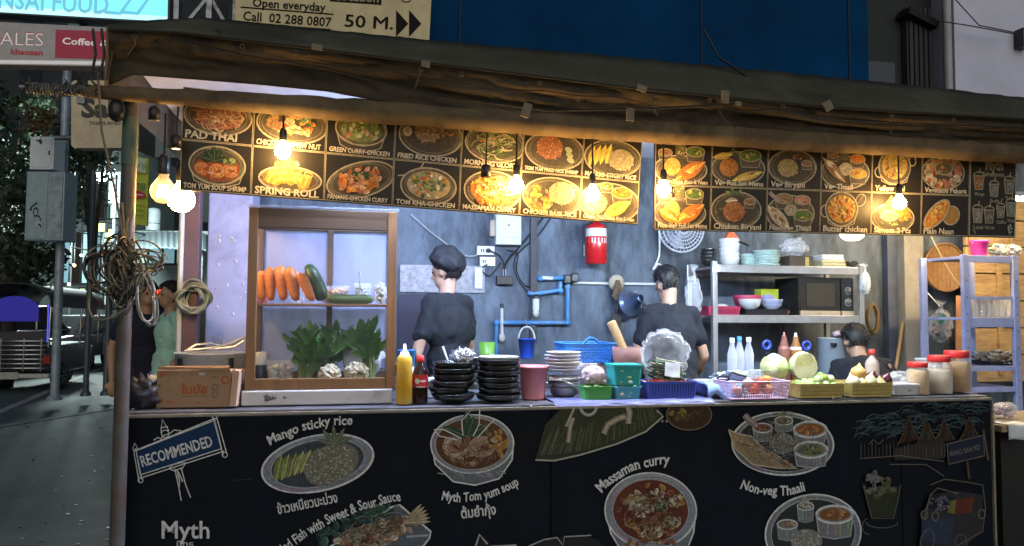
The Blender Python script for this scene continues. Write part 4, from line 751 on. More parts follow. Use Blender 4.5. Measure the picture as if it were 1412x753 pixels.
tg = thing('kitchen_tongs', 'bright curved tongs and ladle handles lying over the stockpot', 'tongs', q+Vector((0, 0, h_+.012)))
for pts in ([(-.11, -.09, 0), (-.06, -.07, .03), (.0, -.04, .036), (.08, .02, .01)], [(-.10, -.10, .004), (.02, -.09, .016), (.09, -.03, .03), (.14, .03, .05)], [(.02, -.05, .01), (.10, .0, .04), (.17, .04, .075)], [(.0, -.09, .008), (.12, -.07, .02), (.16, -.05, .05)]):
    b = MB(); b.tube(pts, [.006, .008, .008, .006][:len(pts)], 8, flat=.5); b.build('arm', M('pale_metal', (.6, .62, .66), .3, .7, .1), tg)
# ---- glass vegetable cabinet
woodm = M('varnished_teak', (.20, .095, .035), .42, 0, .45, 5, .15, stretch=(1, 1, .12), dirt=(.09, .042, .018), dscale=3)
woodd = M('dark_teak', (.085, .045, .022), .5, 0, .4, 5, .15, stretch=(.12, 1, 1))
FYc = 3.72
q = on(441, FYc); k = mpp(q); t = thing('vegetable_cabinet', 'brown wooden glass fronted cabinet full of raw vegetables', 'cabinet', Vector((q.x, FYc, P(441, 537, FYc).z))); co = t.location
L_ = P(340, 420, FYc).x-co.x; R_ = P(546, 420, FYc).x-co.x; Tz = P(441, 289, FYc).z-co.z; D_ = .42; st = 12.5*k; tr = 27*k; br = 15*k
for x in (L_+st/2, R_-st/2):
    b = MB(); b.box((x, .015, Tz/2), (st, .03, Tz)); b.build('stile', woodm, t, .003)
b = MB(); b.box(((L_+R_)/2, .017, Tz-tr/2), (R_-L_-2*st, .028, tr)); b.build('top_rail', woodd, t, .003)
b = MB(); b.box(((L_+R_)/2, .017, br/2), (R_-L_-2*st, .028, br)); b.build('bottom_rail', woodm, t, .003)
for x in (L_+.012, (L_+R_)/2+.02, R_-.012):
    b = MB(); b.box((x, D_-.015, Tz/2), (.03, .03, Tz-.01)); b.build('back_stile', woodd, t, .003)
for z in (.012, Tz-.06):
    b = MB(); b.box(((L_+R_)/2, D_-.015, z+.02), (R_-L_-.03, .026, .05)); b.build('back_rail', woodd, t, .003)
for x in (L_+.011, R_-.011):
    b = MB(); b.box((x, D_/2, .03), (.022, D_-.062, .05)); b.build('side_rail', woodm, t, .002)
    b = MB(); b.box((x, D_/2, Tz-.03), (.022, D_-.062, .06)); b.build('side_rail', woodd, t, .002)
gl0 = film('unseen_top_glass', (.75, .8, .95), .12, .15); b = MB(); b.box(((L_+R_)/2, D_/2, Tz+.007), (R_-L_+.016, D_+.016, .012)); b.build('unseen_roof_glass', gl0, t, .002)  # unseen cabinet top, made of glass to let light in
b = MB(); b.box(((L_+R_)/2, D_/2+.012, .006), (R_-L_-.05, D_-.08, .01)); b.build('floor_panel', M('pale_laminate', (.38, .38, .42), .5), t)
shz = P(441, 419, FYc+.2).z-co.z
b = MB(); b.box(((L_+R_)/2, D_/2+.012, shz-.007), (R_-L_-.05, D_-.075, .013)); b.build('shelf', woodm, t, .002)
gl = film('cabinet_glass', (.75, .8, .95), .015, .05, .12)
b = MB(); b.box(((L_+R_)/2, .022, (br+Tz-tr)/2), (R_-L_-2*st-.002, .004, Tz-tr-br)); b.build('front_glass', gl, t)
for x in (L_+.008, R_-.008):
    b = MB(); b.box((x, D_/2, Tz/2), (.004, D_-.064, Tz-.13)); b.build('side_glass', gl, t)
b = MB(); b.box(((L_+R_)/2, D_-.012, Tz/2), (R_-L_-.07, .004, Tz-.14)); b.build('back_glass', film('misty_glass', (.55, .58, .9), .25, .5, .1), t)
bs = thing('white_plinth', 'scuffed white painted wooden box under the vegetable cabinet', 'plinth', (co.x, FYc-.012, CT)); hh = co.z-CT-.002; lx, rx = P(333, 550, FYc).x-co.x, P(541, 550, FYc).x-co.x
b = MB(); b.box(((lx+rx)/2, .22, hh/2), (rx-lx, .44, hh)); b.build('box', M('scuffed_white_paint', (.50, .48, .45), .6, 0, .2, 6, .1, dirt=(.34, .30, .26), dscale=6), bs, .006)
b = MB()
for x, s_ in ((-.24, .02), (-.21, .012), (-.16, .009)): b.ell((x, 0, hh*.55), (s_, .002, s_*.7), 10, 6, jit=.4, seed=int(s_*1000))
b.build('worn_patch', M('dark_wear', (.12, .11, .10), .8), bs)
def inside(px, py, dy): return P(px, py, FYc+dy)
car = M('carrot_orange', (.52, .17, .025), .5, 0, .3, 14, .25, stretch=(1, 1, 7))
for i, (x0, y0, x1, y1, dy) in enumerate(((372, 369, 374, 418, .22), (386, 367, 391, 418, .17), (398, 369, 409, 418, .14), (414, 377, 431, 417, .10), (361, 374, 362, 418, .27))):
    a, c = inside(x0, y0, dy+.04), inside(x1, y1, dy); c.z = co.z+shz+.014; d = c-a; kk = mpp(a)
    tt = thing('carrot', '%s standing on the cabinet shelf' % ('second carrot from the left, upright', 'tall carrot between two others, slightly tilted', 'carrot third from the right tilting further', 'carrot tilted most, beside the dark cucumber', 'leftmost carrot half behind the pink bag')[i], 'carrot', c, 0, 'carrots in the cabinet'); tt.location = c
    b = MB(); cr = random.Random(i+3); b.tube([-d*(1-f)+Vector((cr.uniform(-.0016, .0016), cr.uniform(-.001, .001), 0)) for f in (0, .03, .1, .2, .3, .42, .55, .68, .8, .9, .97, 1)], [v*kk*(.92+.06*(i%3))*cr.uniform(.95, 1.05) for v in (1.6, 5, 7.4, 8.4, 8.6, 8.2, 7.8, 7.2, 6.4, 5.4, 3.8, 1.2)], 14); b.build('root', car, tt)
    b = MB(); b.tube([-d*1.0, -d*1.05], [.004, .003], 6); b.build('stub', M('carrot_stub', (.14, .16, .05), .8), tt)
cuc = M('cucumber_green', (.028, .065, .02), .35, 0, .5, 16, .15, stretch=(1, 1, 3))
a, c = inside(424, 365, .19), inside(445, 416, .13); c.z = co.z+shz+.018; d = c-a; kk = mpp(a)
b = MB(); b.tube([-d*(1-f)+Vector((.006*sin(pi*f), 0, 0)) for f in (0, .05, .2, .5, .8, .96, 1)], [v*kk for v in (2, 6, 9, 10, 10, 7.5, 3)], 14); o_ = b.build('cucumber', cuc); o_.location = c; tag(o_, 'dark cucumber leaning upright beside the carrots', 'cucumber')
a, c = inside(452, 408, .10), inside(515, 410, .10); c.z = a.z = co.z+shz+.026; d = c-a
b = MB(); b.tube([d*f-Vector((0, 0, .006*sin(pi*f))) for f in (0, .04, .15, .5, .85, .97, 1)], [v*kk for v in (2, 5, 7.2, 7.6, 6.8, 5, 2)], 14); o_ = b.build('cucumber', M('striped_gourd_green', (.07, .12, .025), .4, 0, .5, 18, .1, stretch=(1, 6, 6))); o_.location = a; tag(o_, 'pale green cucumber lying flat on the cabinet shelf', 'cucumber')
bagf = film('clear_bag', (.88, .92, 1), .16, .12, .4)
def plastic_bag(name, label, px, py, dy, r, mt, seed, neck=True, Y=None):
    p = P(px, py, FYc+dy) if Y is None else P(px, py, Y); t = thing(name, label, 'bag', p-Vector((0, 0, r[2])))
    b = MB(); crumple(b, (0, 0, r[2]), r, .2, seed, 40, 24, 2.2); b.build('bag_body', mt, t)
    if neck: b = MB(); b.tube([(0, 0, r[2]*1.8), (.01, 0, r[2]*2.1), (.0, 0, r[2]*2.3), (.01, 0, r[2]*2.55)], [r[0]*.4, r[0]*.14, r[0]*.2, r[0]*.5], 9, cap=False); b.build('twisted_neck', mt, t)
    return t
def grow(o): return o
t2 = plastic_bag('produce_bag', 'pink tinted plastic bag at the left of the cabinet shelf', 360, 386, .35, (.06, .04, .085), film('pink_film', (.9, .35, .45), .55, .3), 3, False); t2.location.z = co.z+shz
t2 = plastic_bag('produce_bag', 'small clear plastic bag behind the carrots', 411, 380, .30, (.05, .045, .062), bagf, 5); t2.location.z = co.z+shz
t2 = plastic_bag('produce_bag', 'clear bag of pale herbs at the right of the cabinet shelf', 524, 398, .15, (.036, .04, .056), bagf, 6, False); t2.location.z = co.z+shz
b = MB(); rr = random.Random(6)
for i in range(16): b.ell((rr.uniform(-.02, .02), rr.uniform(-.02, .02), .03+rr.uniform(-.02, .06)), (.012, .012, .012), 7, 5, jit=.3, seed=i)
b.build('herbs', M('pale_herbs', (.45, .47, .35), .7, 0, .4), t2)
def tub(name, label, p, r, h, fill, cols, lid=None, seed=0, sq=False, mt=None, cat='tub', fillh=.8):
    t = thing(name, label, cat, p); fm = mt or film('clear_tub', (.85, .9, 1), .10, .08, .25); rr = random.Random(seed)
    b = MB(); b.lathe([(r*.85, 0), (r*.98, h*.9), (r*1.04, h), (r*1.0, h), (r*.95, h*.9), (r*.82, .004), (.002, .004)], n=24); b.build('tub_body', fm, t)
    b = MB()
    for i in range(46):
        a, q_ = rr.uniform(0, 2*pi), r*.78*math.sqrt(rr.random()); b.c = tuple(v*rr.uniform(.7, 1.2) for v in rr.choice(cols)); s_ = r*rr.uniform(.12, .26); b.ell((q_*cos(a), q_*sin(a), h*fillh*rr.uniform(.12, 1)), (s_, s_, s_*.7), 7, 5, jit=.2, seed=i)
    b.build('contents', VC, t)
    if lid: b = MB(); b.lathe([(r*1.06, h-.004), (r*1.06, h+.008), (r*.9, h+.010), (.002, h+.010)], n=24); b.build('lid', lid, t)
    return t
p = inside(462, 400, .28); p.z = co.z+shz; tub('food_tub', 'clear tub of orange shredded chilli on the cabinet shelf', p, .072, .095, 0, [(.45, .16, .06), (.5, .3, .15), (.4, .1, .05)], None, 2)
p = inside(500, 400, .26); p.z = co.z+shz; tt = tub('food_tub', 'clear tub of yellowish pickles with a spoon in it, cabinet shelf', p, .045, .11, 0, [(.35, .33, .15), (.5, .48, .4)], None, 3); b = MB(); b.tube([(-.01, 0, .05), (-.02, .01, .17)], .004, 6); b.build('spoon_handle', steel, tt)
leafm = M('leaf_green', (.085, .21, .045), .45, 0, .5, 12, .2); stemm = M('stem_green', (.16, .26, .075), .5, 0, .3, 12)
def greens(label, base, n, spread, H, lean, seed):
    rr = random.Random(seed); t = thing('leafy_greens', label, 'leafy greens', base); bs_, bl = MB(), MB(); bl.s = True
    for i in range(n):
        a, u = rr.uniform(0, 2*pi), math.sqrt(rr.random()); x0, y0 = .025*u*cos(a), .02*u*sin(a); h = H*rr.uniform(.6, 1)
        tip = Vector((lean*h+spread*u*cos(a), spread*.5*u*sin(a), h)); mid = Vector((x0+lean*h*.3, y0, h*.5)); pts = [Vector((x0, y0, .004))*(1-f)**2+mid*2*f*(1-f)+tip*f*f for f in (0, .25, .5, .75, 1)]
        bs_.tube(pts, [.0038, .0035, .003, .0025, .002], 5)
        for f in (.7, .9, 1):
            p = pts[0]*(1-f)**2+mid*2*f*(1-f)+tip*f*f; L = rr.uniform(.05, .105); d = Vector((rr.uniform(-.9, .9), rr.uniform(-1, .4), rr.uniform(.1, 1.4))).normalized(); sd = d.cross(Vector((rr.uniform(-.4, .4), -1, rr.uniform(-.3, .3)))).normalized(); up_ = sd.cross(d)*L*.12; wv = L*.20
            bl.add([p, p+d*L*.3+sd*wv+up_, p+d*L*.3-sd*wv+up_, p+d*L*.3-up_*.3, p+d*L*.7+sd*wv*.85+up_, p+d*L*.7-sd*wv*.85+up_, p+d*L*.7-up_*.3, p+d*L], [(0, 3, 1), (0, 2, 3), (3, 6, 4, 1), (3, 2, 5, 6), (6, 7, 4), (6, 5, 7)])
    bs_.build('stems', stemm, t); bl.build('leaves', leafm, t)
p = inside(418, 520, .12); p.z = co.z+.013; greens('bunch of leafy greens with pale cut stems at the lower left of the cabinet', p, 46, .13, .245, .33, 1)
p = inside(448, 520, .26); p.z = co.z+.013; greens('bunch of leafy greens behind the halved cauliflowers in the cabinet', p, 34, .12, .22, .05, 4)
p = inside(510, 520, .12); p.z = co.z+.013; greens('bunch of leafy greens at the lower right corner of the cabinet', p, 44, .04, .26, -.10, 2)
def cauli(label, px, py, dy, r, seed, cut=False):
    p = inside(px, py, dy); p.z = co.z+.012; t = thing('cauliflower', label, 'cauliflower', p); rr = random.Random(seed); b = MB()
    for i in range(150):
        a, e = rr.uniform(0, 2*pi), rr.uniform(-.5, 1.5); d = Vector((cos(a)*cos(e), sin(a)*cos(e), sin(e)*.85+.1)); b.ell(Vector((0, 0, r*.8))+d*r*.78*rr.uniform(.9, 1.05), r*rr.uniform(.13, .24), 7, 5, jit=.15, seed=i)
    b.build('curd', M('cauliflower_cream', (.50, .46, .33), .8, 0, .25, 40, .3), t); b = MB(); b.lathe([(r*.4, 0), (r*.6, r*.4), (r*.75, r*.8)], n=14); b.build('stalk', M('pale_stalk', (.42, .45, .25), .6), t)
cauli('smaller halved cauliflower head left of the rounder one', 455, 518, .07, .060, 3); cauli('round whole cauliflower head at the bottom of the cabinet', 491, 517, .09, .066, 7)
t2 = plastic_bag('produce_bag', 'large white plastic bag behind the greens in the cabinet', 500, 455, .24, (.105, .045, .15), film('white_film', (.72, .78, .85), .7, .3), 9, False); t2.location.z = co.z+.012
p = inside(386, 520, .20); p.z = co.z+.012; tub('food_tub', 'clear tub of white rice noodles at the lower left of the cabinet', p, .068, .115, 0, [(.6, .6, .62), (.5, .5, .54)], None, 8)
p = inside(360, 500, .26); p.z = co.z+.012; tt = thing('glass_jar', 'dark jar with pale lid at the lower left corner of the cabinet', 'jar', p); b = MB(); b.lathe([(.034, 0), (.036, .01), (.036, .07), (.03, .085), (.03, .09)], n=18); b.build('jar_body', M('dark_jar', (.02, .025, .045), .2), tt); b = MB(); b.lathe([(.034, .09), (.034, .15), (.02, .155)], n=18); b.build('lid', film('white_film'), tt)
# ---- bottles beside the cabinet
q = on(557, 3.68); k = mpp(q); t = thing('mustard_bottle', 'tall yellow plastic squeeze bottle right of the cabinet', 'bottle', q); r_ = 11*k; h_ = 68*k
b = MB(); b.lathe([(r_*.9, 0), (r_, .006), (r_, h_*.85), (r_*.92, h_*.93), (r_*.6, h_), (r_*.5, h_)], n=24); b.build('bottle_body', M('mustard_yellow', (.62, .36, .02), .4, 0, .08, 10, dirt=(.55, .42, .16), dscale=14), t)
b = MB(); b.lathe([(r_*.6, h_), (r_*.55, h_+.012), (r_*.25, h_+.018), (r_*.16, h_+.05), (.002, h_+.052)], n=16); b.build('nozzle', whitep, t)
q = on(560, 3.86); k = mpp(q); t = thing('paper_cup', 'blue and white paper cup behind the mustard bottle', 'cup', q+Vector((0, 0, .125))); r_ = 13*k
b = MB(); b.lathe([(r_*.72, 0), (r_, .125), (r_*1.04, .127), (r_*.97, .127), (r_*.7, .005)], n=24); b.build('cup_body', M('cup_blue', (.03, .22, .62), .4), t); b = MB(); b.lathe([(r_*.725, .002), (r_*.83, .045), (r_*.80, .045)], n=24); b.build('white_band', whitep, t)
tt = thing('spice_tin', 'dark round tin holding up the blue paper cup', 'tin', q); b = MB(); b.lathe([(.045, 0), (.046, .002), (.046, .12), (.043, .123), (.002, .123)], n=20); b.build('tin_body', M('dark_tin', (.05, .05, .06), .4, .6), tt)
def sauce(px, Y, hpx, r, body, label, cap=(.5, .02, .02), lab=True):
    q = on(px, Y); k = mpp(q); h = hpx*k; t = thing('sauce_bottle', label, 'bottle', q)
    b = MB(); b.lathe([(r*.95, 0), (r, .004), (r, h*.62), (r*.85, h*.70), (r*.42, h*.80), (r*.38, h*.88)], n=20); b.build('bottle_body', body, t)
    if lab:
        b = MB(); b.lathe([(r*1.02, h*.34), (r*1.02, h*.60)], n=20); b.build('label_wrap', M('red_label', (.50, .02, .03), .4), t)
        A = Art(lambda x, y: Vector((r*1.035*sin(x), -r*1.035*cos(x), y)), (0, -1, 0), .0004); A.ell(-.5, h*.47, .3, h*.06, (.6, .55, .4)); A.stroke([(-.2, h*.47), (.2, h*.47), (.7, h*.47)], h*.04, (.65, .6, .6)); A.stroke([(-1.1, h*.35), (-.5, h*.35), (0, h*.35), (.5, h*.35), (1.1, h*.35)], h*.02, (.65, .65, .65)); A.done('label_print', t)
    b = MB(); b.lathe([(r*.5, h*.86), (r*.55, h*.87), (r*.5, h*.985), (r*.3, h), (.002, h)], n=16); b.build('cap', M('cap_%.2f_%.2f' % cap[:2], cap, .35), t); return t
sauce(579, 3.70, 66, 10.5*mpp(on(579, 3.7)), M('dark_soy', (.020, .008, .006), .12), 'dark sauce bottle with red cap and red label beside black bowls', (.55, .03, .03))
# ---- stacks of black bowls and plates
blackbowl = M('black_stoneware', (.016, .017, .018), .22, 0, .3, 10)
def bowl(r, h, mt, t_=.004):
    b = MB(); b.lathe([(r*.5, 0), (r*.55, .004), (r*.86, h*.35), (r, h), (r*.985, h+.003), (r*.95, h), (r*.8, h*.4), (.002, .012)], n=36); return b
q = on(624, 3.73); k = mpp(q); z = 0; rr = random.Random(2)
for i in range(6):
    t = thing('black_bowl', ['bottom bowl of the black bowl stack left of the black plates', 'second bowl from the bottom in the black bowl stack', 'third bowl from the bottom in the black bowl stack', 'third bowl from the top in the black bowl stack', 'second bowl from the top in the black bowl stack', 'topmost black bowl holding foil and a white spoon'][i], 'bowl', q+Vector((rr.uniform(-.012, .012)-.008*(i < 3), 0, z)), 0, 'stacked black bowls')
    bowl(30*k*rr.uniform(.96, 1.03), .042, blackbowl).build('bowl_body', blackbowl, t); z += 8.6*k
ztop = z; t = thing('foil_bag', 'crinkled silvery plastic bag sitting on the black bowl stack', 'bag', q+Vector((.055, .0, ztop-.0)))
b = MB(); crumple(b, (0, 0, .035), (.066, .055, .042), .45, 12, 40, 22, 4.5); b.build('bag_body', M('silver_film', (.52, .56, .64), .16, .75, .25, 30, .8), t)
t = thing('white_spoon', 'white ceramic spoon handle sticking up from the black bowls', 'spoon', q+Vector((-.03, .01, ztop))); b = MB(); b.tube([(.02, 0, -.012), (.0, .0, .03), (-.02, .01, .088)], [.011, .007, .008], 8, flat=.6); b.build('handle', whitep, t)
q = on(687, 3.74); k = mpp(q); z = 0
for i in range(7):
    t = thing('black_plate', 'black plate in the stack beside the pink bucket, %s' % ['lowest', 'second lowest', 'third from bottom', 'the middle one', 'third from top', 'second from top', 'topmost'][i], 'plate', q+Vector((rr.uniform(-.008, .008), rr.uniform(-.006, .006), z)), 0, 'stacked black plates')
    r_ = 31.5*k*rr.uniform(.95, 1.03); b = MB(); b.lathe([(r_*.6, 0), (r_*.62, .003), (r_*.9, .012), (r_, .034), (r_*.99, .037), (r_*.96, .034), (r_*.85, .016), (.002, .009)], n=40); b.build('plate_body', blackbowl, t)
    z += 7.6*k
    if i in (1, 3, 5): z += .002
t = thing('white_dish', 'pale dish resting on top of the black plate stack', 'dish', q+Vector((0, 0, z+.006))); b = MB(); r_ = 28*k; b.lathe([(r_*.6, 0), (r_*.9, .004), (r_, .016), (r_*.98, .018), (r_*.85, .008), (.002, .006)], n=32); b.build('dish_body', M('pale_melamine', (.45, .50, .52), .3), t)
# ---- pink bucket
q = on(735, 3.82); k = mpp(q); t = thing('pink_bucket', 'small pink plastic bucket right of the black plates', 'bucket', q); r_ = 20*k; h_ = 45*k; pk = M('pink_plastic', (.66, .24, .26), .4, 0, .08)
b = MB(); b.lathe([(r_*.78, 0), (r_*.8, .004), (r_, h_-.012), (r_*1.08, h_-.012), (r_*1.08, h_), (r_*.98, h_), (r_*.76, .008), (.002, .008)], n=32); b.build('bucket_body', pk, t)
b = MB(); b.tube([(r_*1.05*cos(a), -.01-abs(sin(a))*.02, h_-.006+.03*sin(a)*0-.02*sin(a)) for a in (pi*i/12 for i in range(13))], .003, 6); b.build('bail_handle', whitep, t)
# ---- steel bowls and plates
q = on(776, 3.86); k = mpp(q); z = 0; stl = M('old_steel', (.38, .38, .43), .3, .75, .3, 8)
for i in range(10):
    big = i < 3; lab = ['lowest steel bowl of the stack by the pink bucket', 'second steel bowl from the bottom by the pink bucket', 'third steel bowl of that stack, below the plates'][i] if big else 'enamel plate in the stack on the steel bowls, %s' % ['lowest', 'second lowest', 'third lowest', 'the middle one', 'third from top', 'second from top', 'topmost'][i-3]
    t = thing('steel_bowl' if big else 'enamel_plate', lab, 'bowl' if big else 'plate', q+Vector((rr.uniform(-.008, .008), rr.uniform(-.005, .005), z)), 0, 'stacked steel bowls and plates')
    r_ = (22 if big else 25)*k*rr.uniform(.96, 1.04)
    if big: bowl(r_, .05, stl).build('bowl_body', stl, t); z += 7.6*k
    else:
        if i == 3: z += .03
        b = MB(); b.lathe([(r_*.6, 0), (r_*.8, .003), (r_, .014), (r_*.99, .016), (r_*.8, .007), (.002, .005)], n=32); b.build('plate_body', M('grey_enamel', (.48, .47, .52), .3, 0, .2) if i % 3 else M('cream_enamel', (.58, .55, .5), .3, 0, .2), t); z += 4.6*k
t = thing('tongs', 'pair of steel tongs leaning on the steel bowls', 'tongs', q+Vector((-.02, -.09, .08)))
for dx in (0, .012): b = MB(); b.tube([(-.08, 0, .02+dx), (.0, 0, .014), (.08, 0, -.02-dx)], .004, 6); b.build('arm', steel, t)
# ---- blue basket behind
q = on(806, 4.22); k = mpp(q); t = thing('blue_basket', 'bright blue plastic basket with a handle slot behind the plates', 'basket', q+Vector((0, 0, .165))); blp = M('blue_plastic', (.03, .19, .58), .38, 0, .1); w_ = 74*k
b = MB(); lattice(b, w_, .25, .105, .9, 64, 7, .0032, .04, .007); b.build('basket_body', blp, t); b = MB(); b.tube([(-.05+.1*i/8, -.125, .105+.035*sin(pi*i/8)) for i in range(9)], .008, 8); b.build('handle', blp, t)
tt = thing('steel_tub', 'steel tub the blue basket stands on', 'tub', q); b = MB(); b.lathe([(.11, 0), (.125, .004), (.13, .158), (.125, .162), (.002, .162)], n=28); b.build('tub_body', stl, tt)
# ---- mortar and pestle
q = on(866, 4.02); k = mpp(q); t = thing('clay_mortar', 'reddish clay mortar behind the teal boxes', 'mortar', q); r_ = 22*k; h_ = .255
b = MB(); b.lathe([(r_*.5, 0), (r_*.55, .01), (r_*.6, h_*.3), (r_*.95, h_*.75), (r_, h_), (r_*.88, h_), (r_*.55, h_*.4), (.002, h_*.3)], n=32); b.build('mortar_body', M('red_clay', (.24, .12, .10), .7, 0, .2, 14), t)
p0, p1 = q+Vector((.0, 0, h_*.75)), P(842, 443, 4.06); d = p1-p0; t = thing('wooden_pestle', 'long pale wooden pestle leaning out of the clay mortar', 'pestle', p0)
b = MB(); b.tube([d*0, d*.2, d*.7, d*.93, d*.97, d*1.0], [.018, .022, .026, .027, .027, .02], 16); b.build('shaft', M('pestle_wood', (.46, .29, .13), .6, 0, .2, 8, stretch=(3, 3, .5)), t)
t = thing('steel_spoon', 'steel spoon standing in the mortar beside the pestle', 'spoon', q+Vector((.035, 0, h_*.6))); b = MB(); b.tube([(0, 0, 0), (.0, 0, .125)], [.004, .006], 8); b.build('handle', steel, t)
# ---- packs and boxes
q = on(818, 3.76); k = mpp(q)
gp = film('green_box_plastic', (.10, .42, .10), .75, .3); tp_ = film('teal_box_plastic', (.04, .42, .42), .7, .3); bp_ = film('aqua_box_plastic', (.10, .45, .62), .6, .3)
def box_food(name, label, px, Y, z, wpx, h, mt, cols, seed, d=.12, lid=None, heap=1.):
    q = on(px, Y, CT+z); k = mpp(q); w = wpx*k; t = thing(name, label, 'food box', q); b = MB(); tray(b, w, d, h, .9, .015); b.build('box_body', mt, t); rr = random.Random(seed); b = MB()
    for i in range(90):
        s_ = rr.uniform(.008, .016); b.c = tuple(v*rr.uniform(.65, 1.25) for v in rr.choice(cols)); b.ell((rr.uniform(-.42, .42)*w, rr.uniform(-.42, .42)*d, h*rr.uniform(.15, heap)), (s_, s_, s_*.7), 7, 5, jit=.25, seed=i)
    b.build('contents', VC, t)
    if lid: b = MB(); b.box((0, 0, h+.004), (w*1.04, d*1.04, .006)); b.build('lid', lid, t, .002)
    return t
GRF = [(.10, .22, .05), (.2, .3, .08), (.06, .12, .04)]; NOO = [(.5, .47, .3), (.42, .36, .2), (.55, .5, .4)]
box_food('green_box', 'green plastic box of chopped greens at the counter front', 821, 3.72, 0, 40, .072, gp, GRF, 1)
box_food('aqua_box', 'aqua plastic box of herbs right of the green one', 861, 3.72, 0, 38, .07, bp_, [(.3, .42, .3), (.5, .55, .45), (.14, .3, .1)], 2)
box_food('teal_box', 'teal lidded box stacked on the aqua box', 860, 3.73, .076, 42, .10, tp_, NOO+[(.3, .4, .12)], 3, .13, M('teal_lid', (.02, .40, .36), .4), .9)
t2 = plastic_bag('noodle_bag', 'pinkish bag of sliced shallots on the green box', 818, 510, 0, (.066, .055, .05), film('rosy_film', (.85, .7, .78), .4, .25), 14, False, 3.74); t2.location.z = CT+.074; b = MB(); rr = random.Random(8)
for i in range(46): b.c = rr.choice([(.55, .4, .42), (.6, .58, .6), (.5, .25, .28), (.45, .4, .36)]); b.ell((rr.uniform(-.05, .05), rr.uniform(-.04, .03), .02+rr.random()*.05), (.014, .012, .010), 7, 5, jit=.3, seed=i)
b.build('shallots', VC, t2)
# ---- big clear bag on blue tray
q = on(918, 3.74); k = mpp(q); t = thing('blue_tray', 'indigo blue plastic basket tray under the big clear bag', 'tray', q); w_ = 76*k; ib = M('indigo_plastic', (.06, .10, .48), .4, 0, .1)
b = MB(); tray(b, w_, .17, 24*k, .9, .02); b.build('tray_body', ib, t)
b = MB()
for i in range(17): b.box((-w_*.42+i*w_*.84/16, -.085*.955, 12*k), (.004, .006, 17*k), (rad(7), 0, 0))
b.build('slots', M('dark_indigo', (.02, .03, .16), .5), t)
b = MB(); rr = random.Random(9)
for i in range(60): b.c = rr.choice([(.5, .06, .03), (.55, .2, .05), (.42, .05, .04), (.1, .2, .06), (.5, .3, .2)]); x = rr.uniform(-.42, .42)*w_; a = rr.uniform(0, 3); b.tube([(x, rr.uniform(-.06, .06), 20*k+rr.uniform(0, .012)), (x+.05*cos(a), rr.uniform(-.06, .06), 21*k+rr.uniform(0, .018))], [.006, .002], 6)
b.build('chillies', VCG, tag(t, None)) if False else tag(b.build('chillies', VCG, t), 'red chillies')
t2 = plastic_bag('herb_bag', 'big clear plastic bag of green beans on the blue tray', 916, 497, 0, (35*k, .085, 34*k), film('clear_shiny_bag', (.9, .94, 1), .07, .06, .28), 21, False, 3.76); t2.location.z = CT+25*k
b = MB(); rr = random.Random(12)
for i in range(110): x0, z0 = rr.uniform(-.10, .0), rr.uniform(.015, .11); b.c = rr.choice([(.03, .08, .035), (.05, .12, .05), (.4, .38, .25), (.02, .05, .03)]); b.tube([(x0, rr.uniform(-.05, .05), z0), (x0+.05, rr.uniform(-.06, .05), z0-.015+rr.uniform(-.01, .012)), (x0+.11, rr.uniform(-.05, .05), z0-.02)], .0055, 6)
b.build('beans', VC, t2); b = MB(); b.box((.015, -.070, .055), (.085, .003, .075), (rad(-12), rad(8), 0)); b.build('paper_slip', M('white_paper', (.66, .7, .75), .7), t2)
# ---- purple mat
def matf(u, v):
    a, c = on(765, 3.612), on(985, 3.612); x = a.x+(c.x-a.x)*u; y = 3.60+.35*v; z = CT+.003+.004*NZ.noise(Vector((x*9, y*9, 0)))
    if v == 0: y = 3.589+.004*sin(x*30); z = CT-.010-.008*(1+NZ.noise(Vector((x*14, 0, 3))))
    return Vector((x, y, max(z, CT+.001) if v else z))
b = MB(); b.grid(matf, 60, 8); tag(b.build('table_mat', M('violet_oilcloth', (.16, .17, .36), .35, 0, .35, 9, .2, dirt=(.10, .10, .2)), solid=.002), 'wrinkled violet oilcloth mat draped over the counter edge', 'mat')
# ---- blue cloth and plate heap left of pink basket
q = on(985, 3.78); k = mpp(q); t = thing('blue_cloth', 'folded light blue checked cloth left of the pink basket', 'cloth', q)
b = MB(); b.grid(lambda u, v: Vector(((u-.5)*.20+.02*sin(v*6), (v-.5)*.24, .045+.03*sin(u*7+v*3)+.02*NZ.noise(Vector((u*4, v*4, 1)))-.05*(v < .05))), 24, 20); b.build('cloth_body', M('blue_check', (.22, .32, .62), .8, 0, .5, 40), t, solid=.012)
t = thing('steel_plate', 'steel plate of lime wedges behind the blue cloth', 'plate', on(1005, 4.05)+Vector((0, 0, .06))); b = MB(); b.lathe([(.06, 0), (.08, .003), (.115, .016), (.113, .018), (.08, .007), (.002, .005)], n=32); b.build('plate_body', M('pale_blue_melamine', (.42, .55, .62), .3), t)
b = MB(); rr = random.Random(3)
for i in range(26): b.c = rr.choice([(.30, .34, .06), (.2, .26, .05), (.42, .42, .12)]); b.ell((rr.uniform(-.02, .08), rr.uniform(-.06, .06), .02+rr.random()*.015), (.022, .014, .012), 8, 5, jit=.2, seed=i)
b.build('lime_wedges', VC, t); b = MB(); b.grid(lambda u, v: Vector((-.09+.08*u, -.06+.12*v, .028+.015*sin(u*5+v*4))), 6, 6); b.build('napkin', M('white_paper'), t, solid=.002)
tt = thing('pan', 'wide dark pan holding up the plate of lime wedges', 'pan', on(1005, 4.05)); b = MB(); b.lathe([(.08, 0), (.10, .02), (.11, .058), (.105, .058), (.002, .05)], n=28); b.build('pan_body', blackp, tt)
t = thing('tape_dispenser', 'black looped strap with blue knife on the pink basket corner', 'strap', on(1008, 3.76)+Vector((0, 0, .085)))
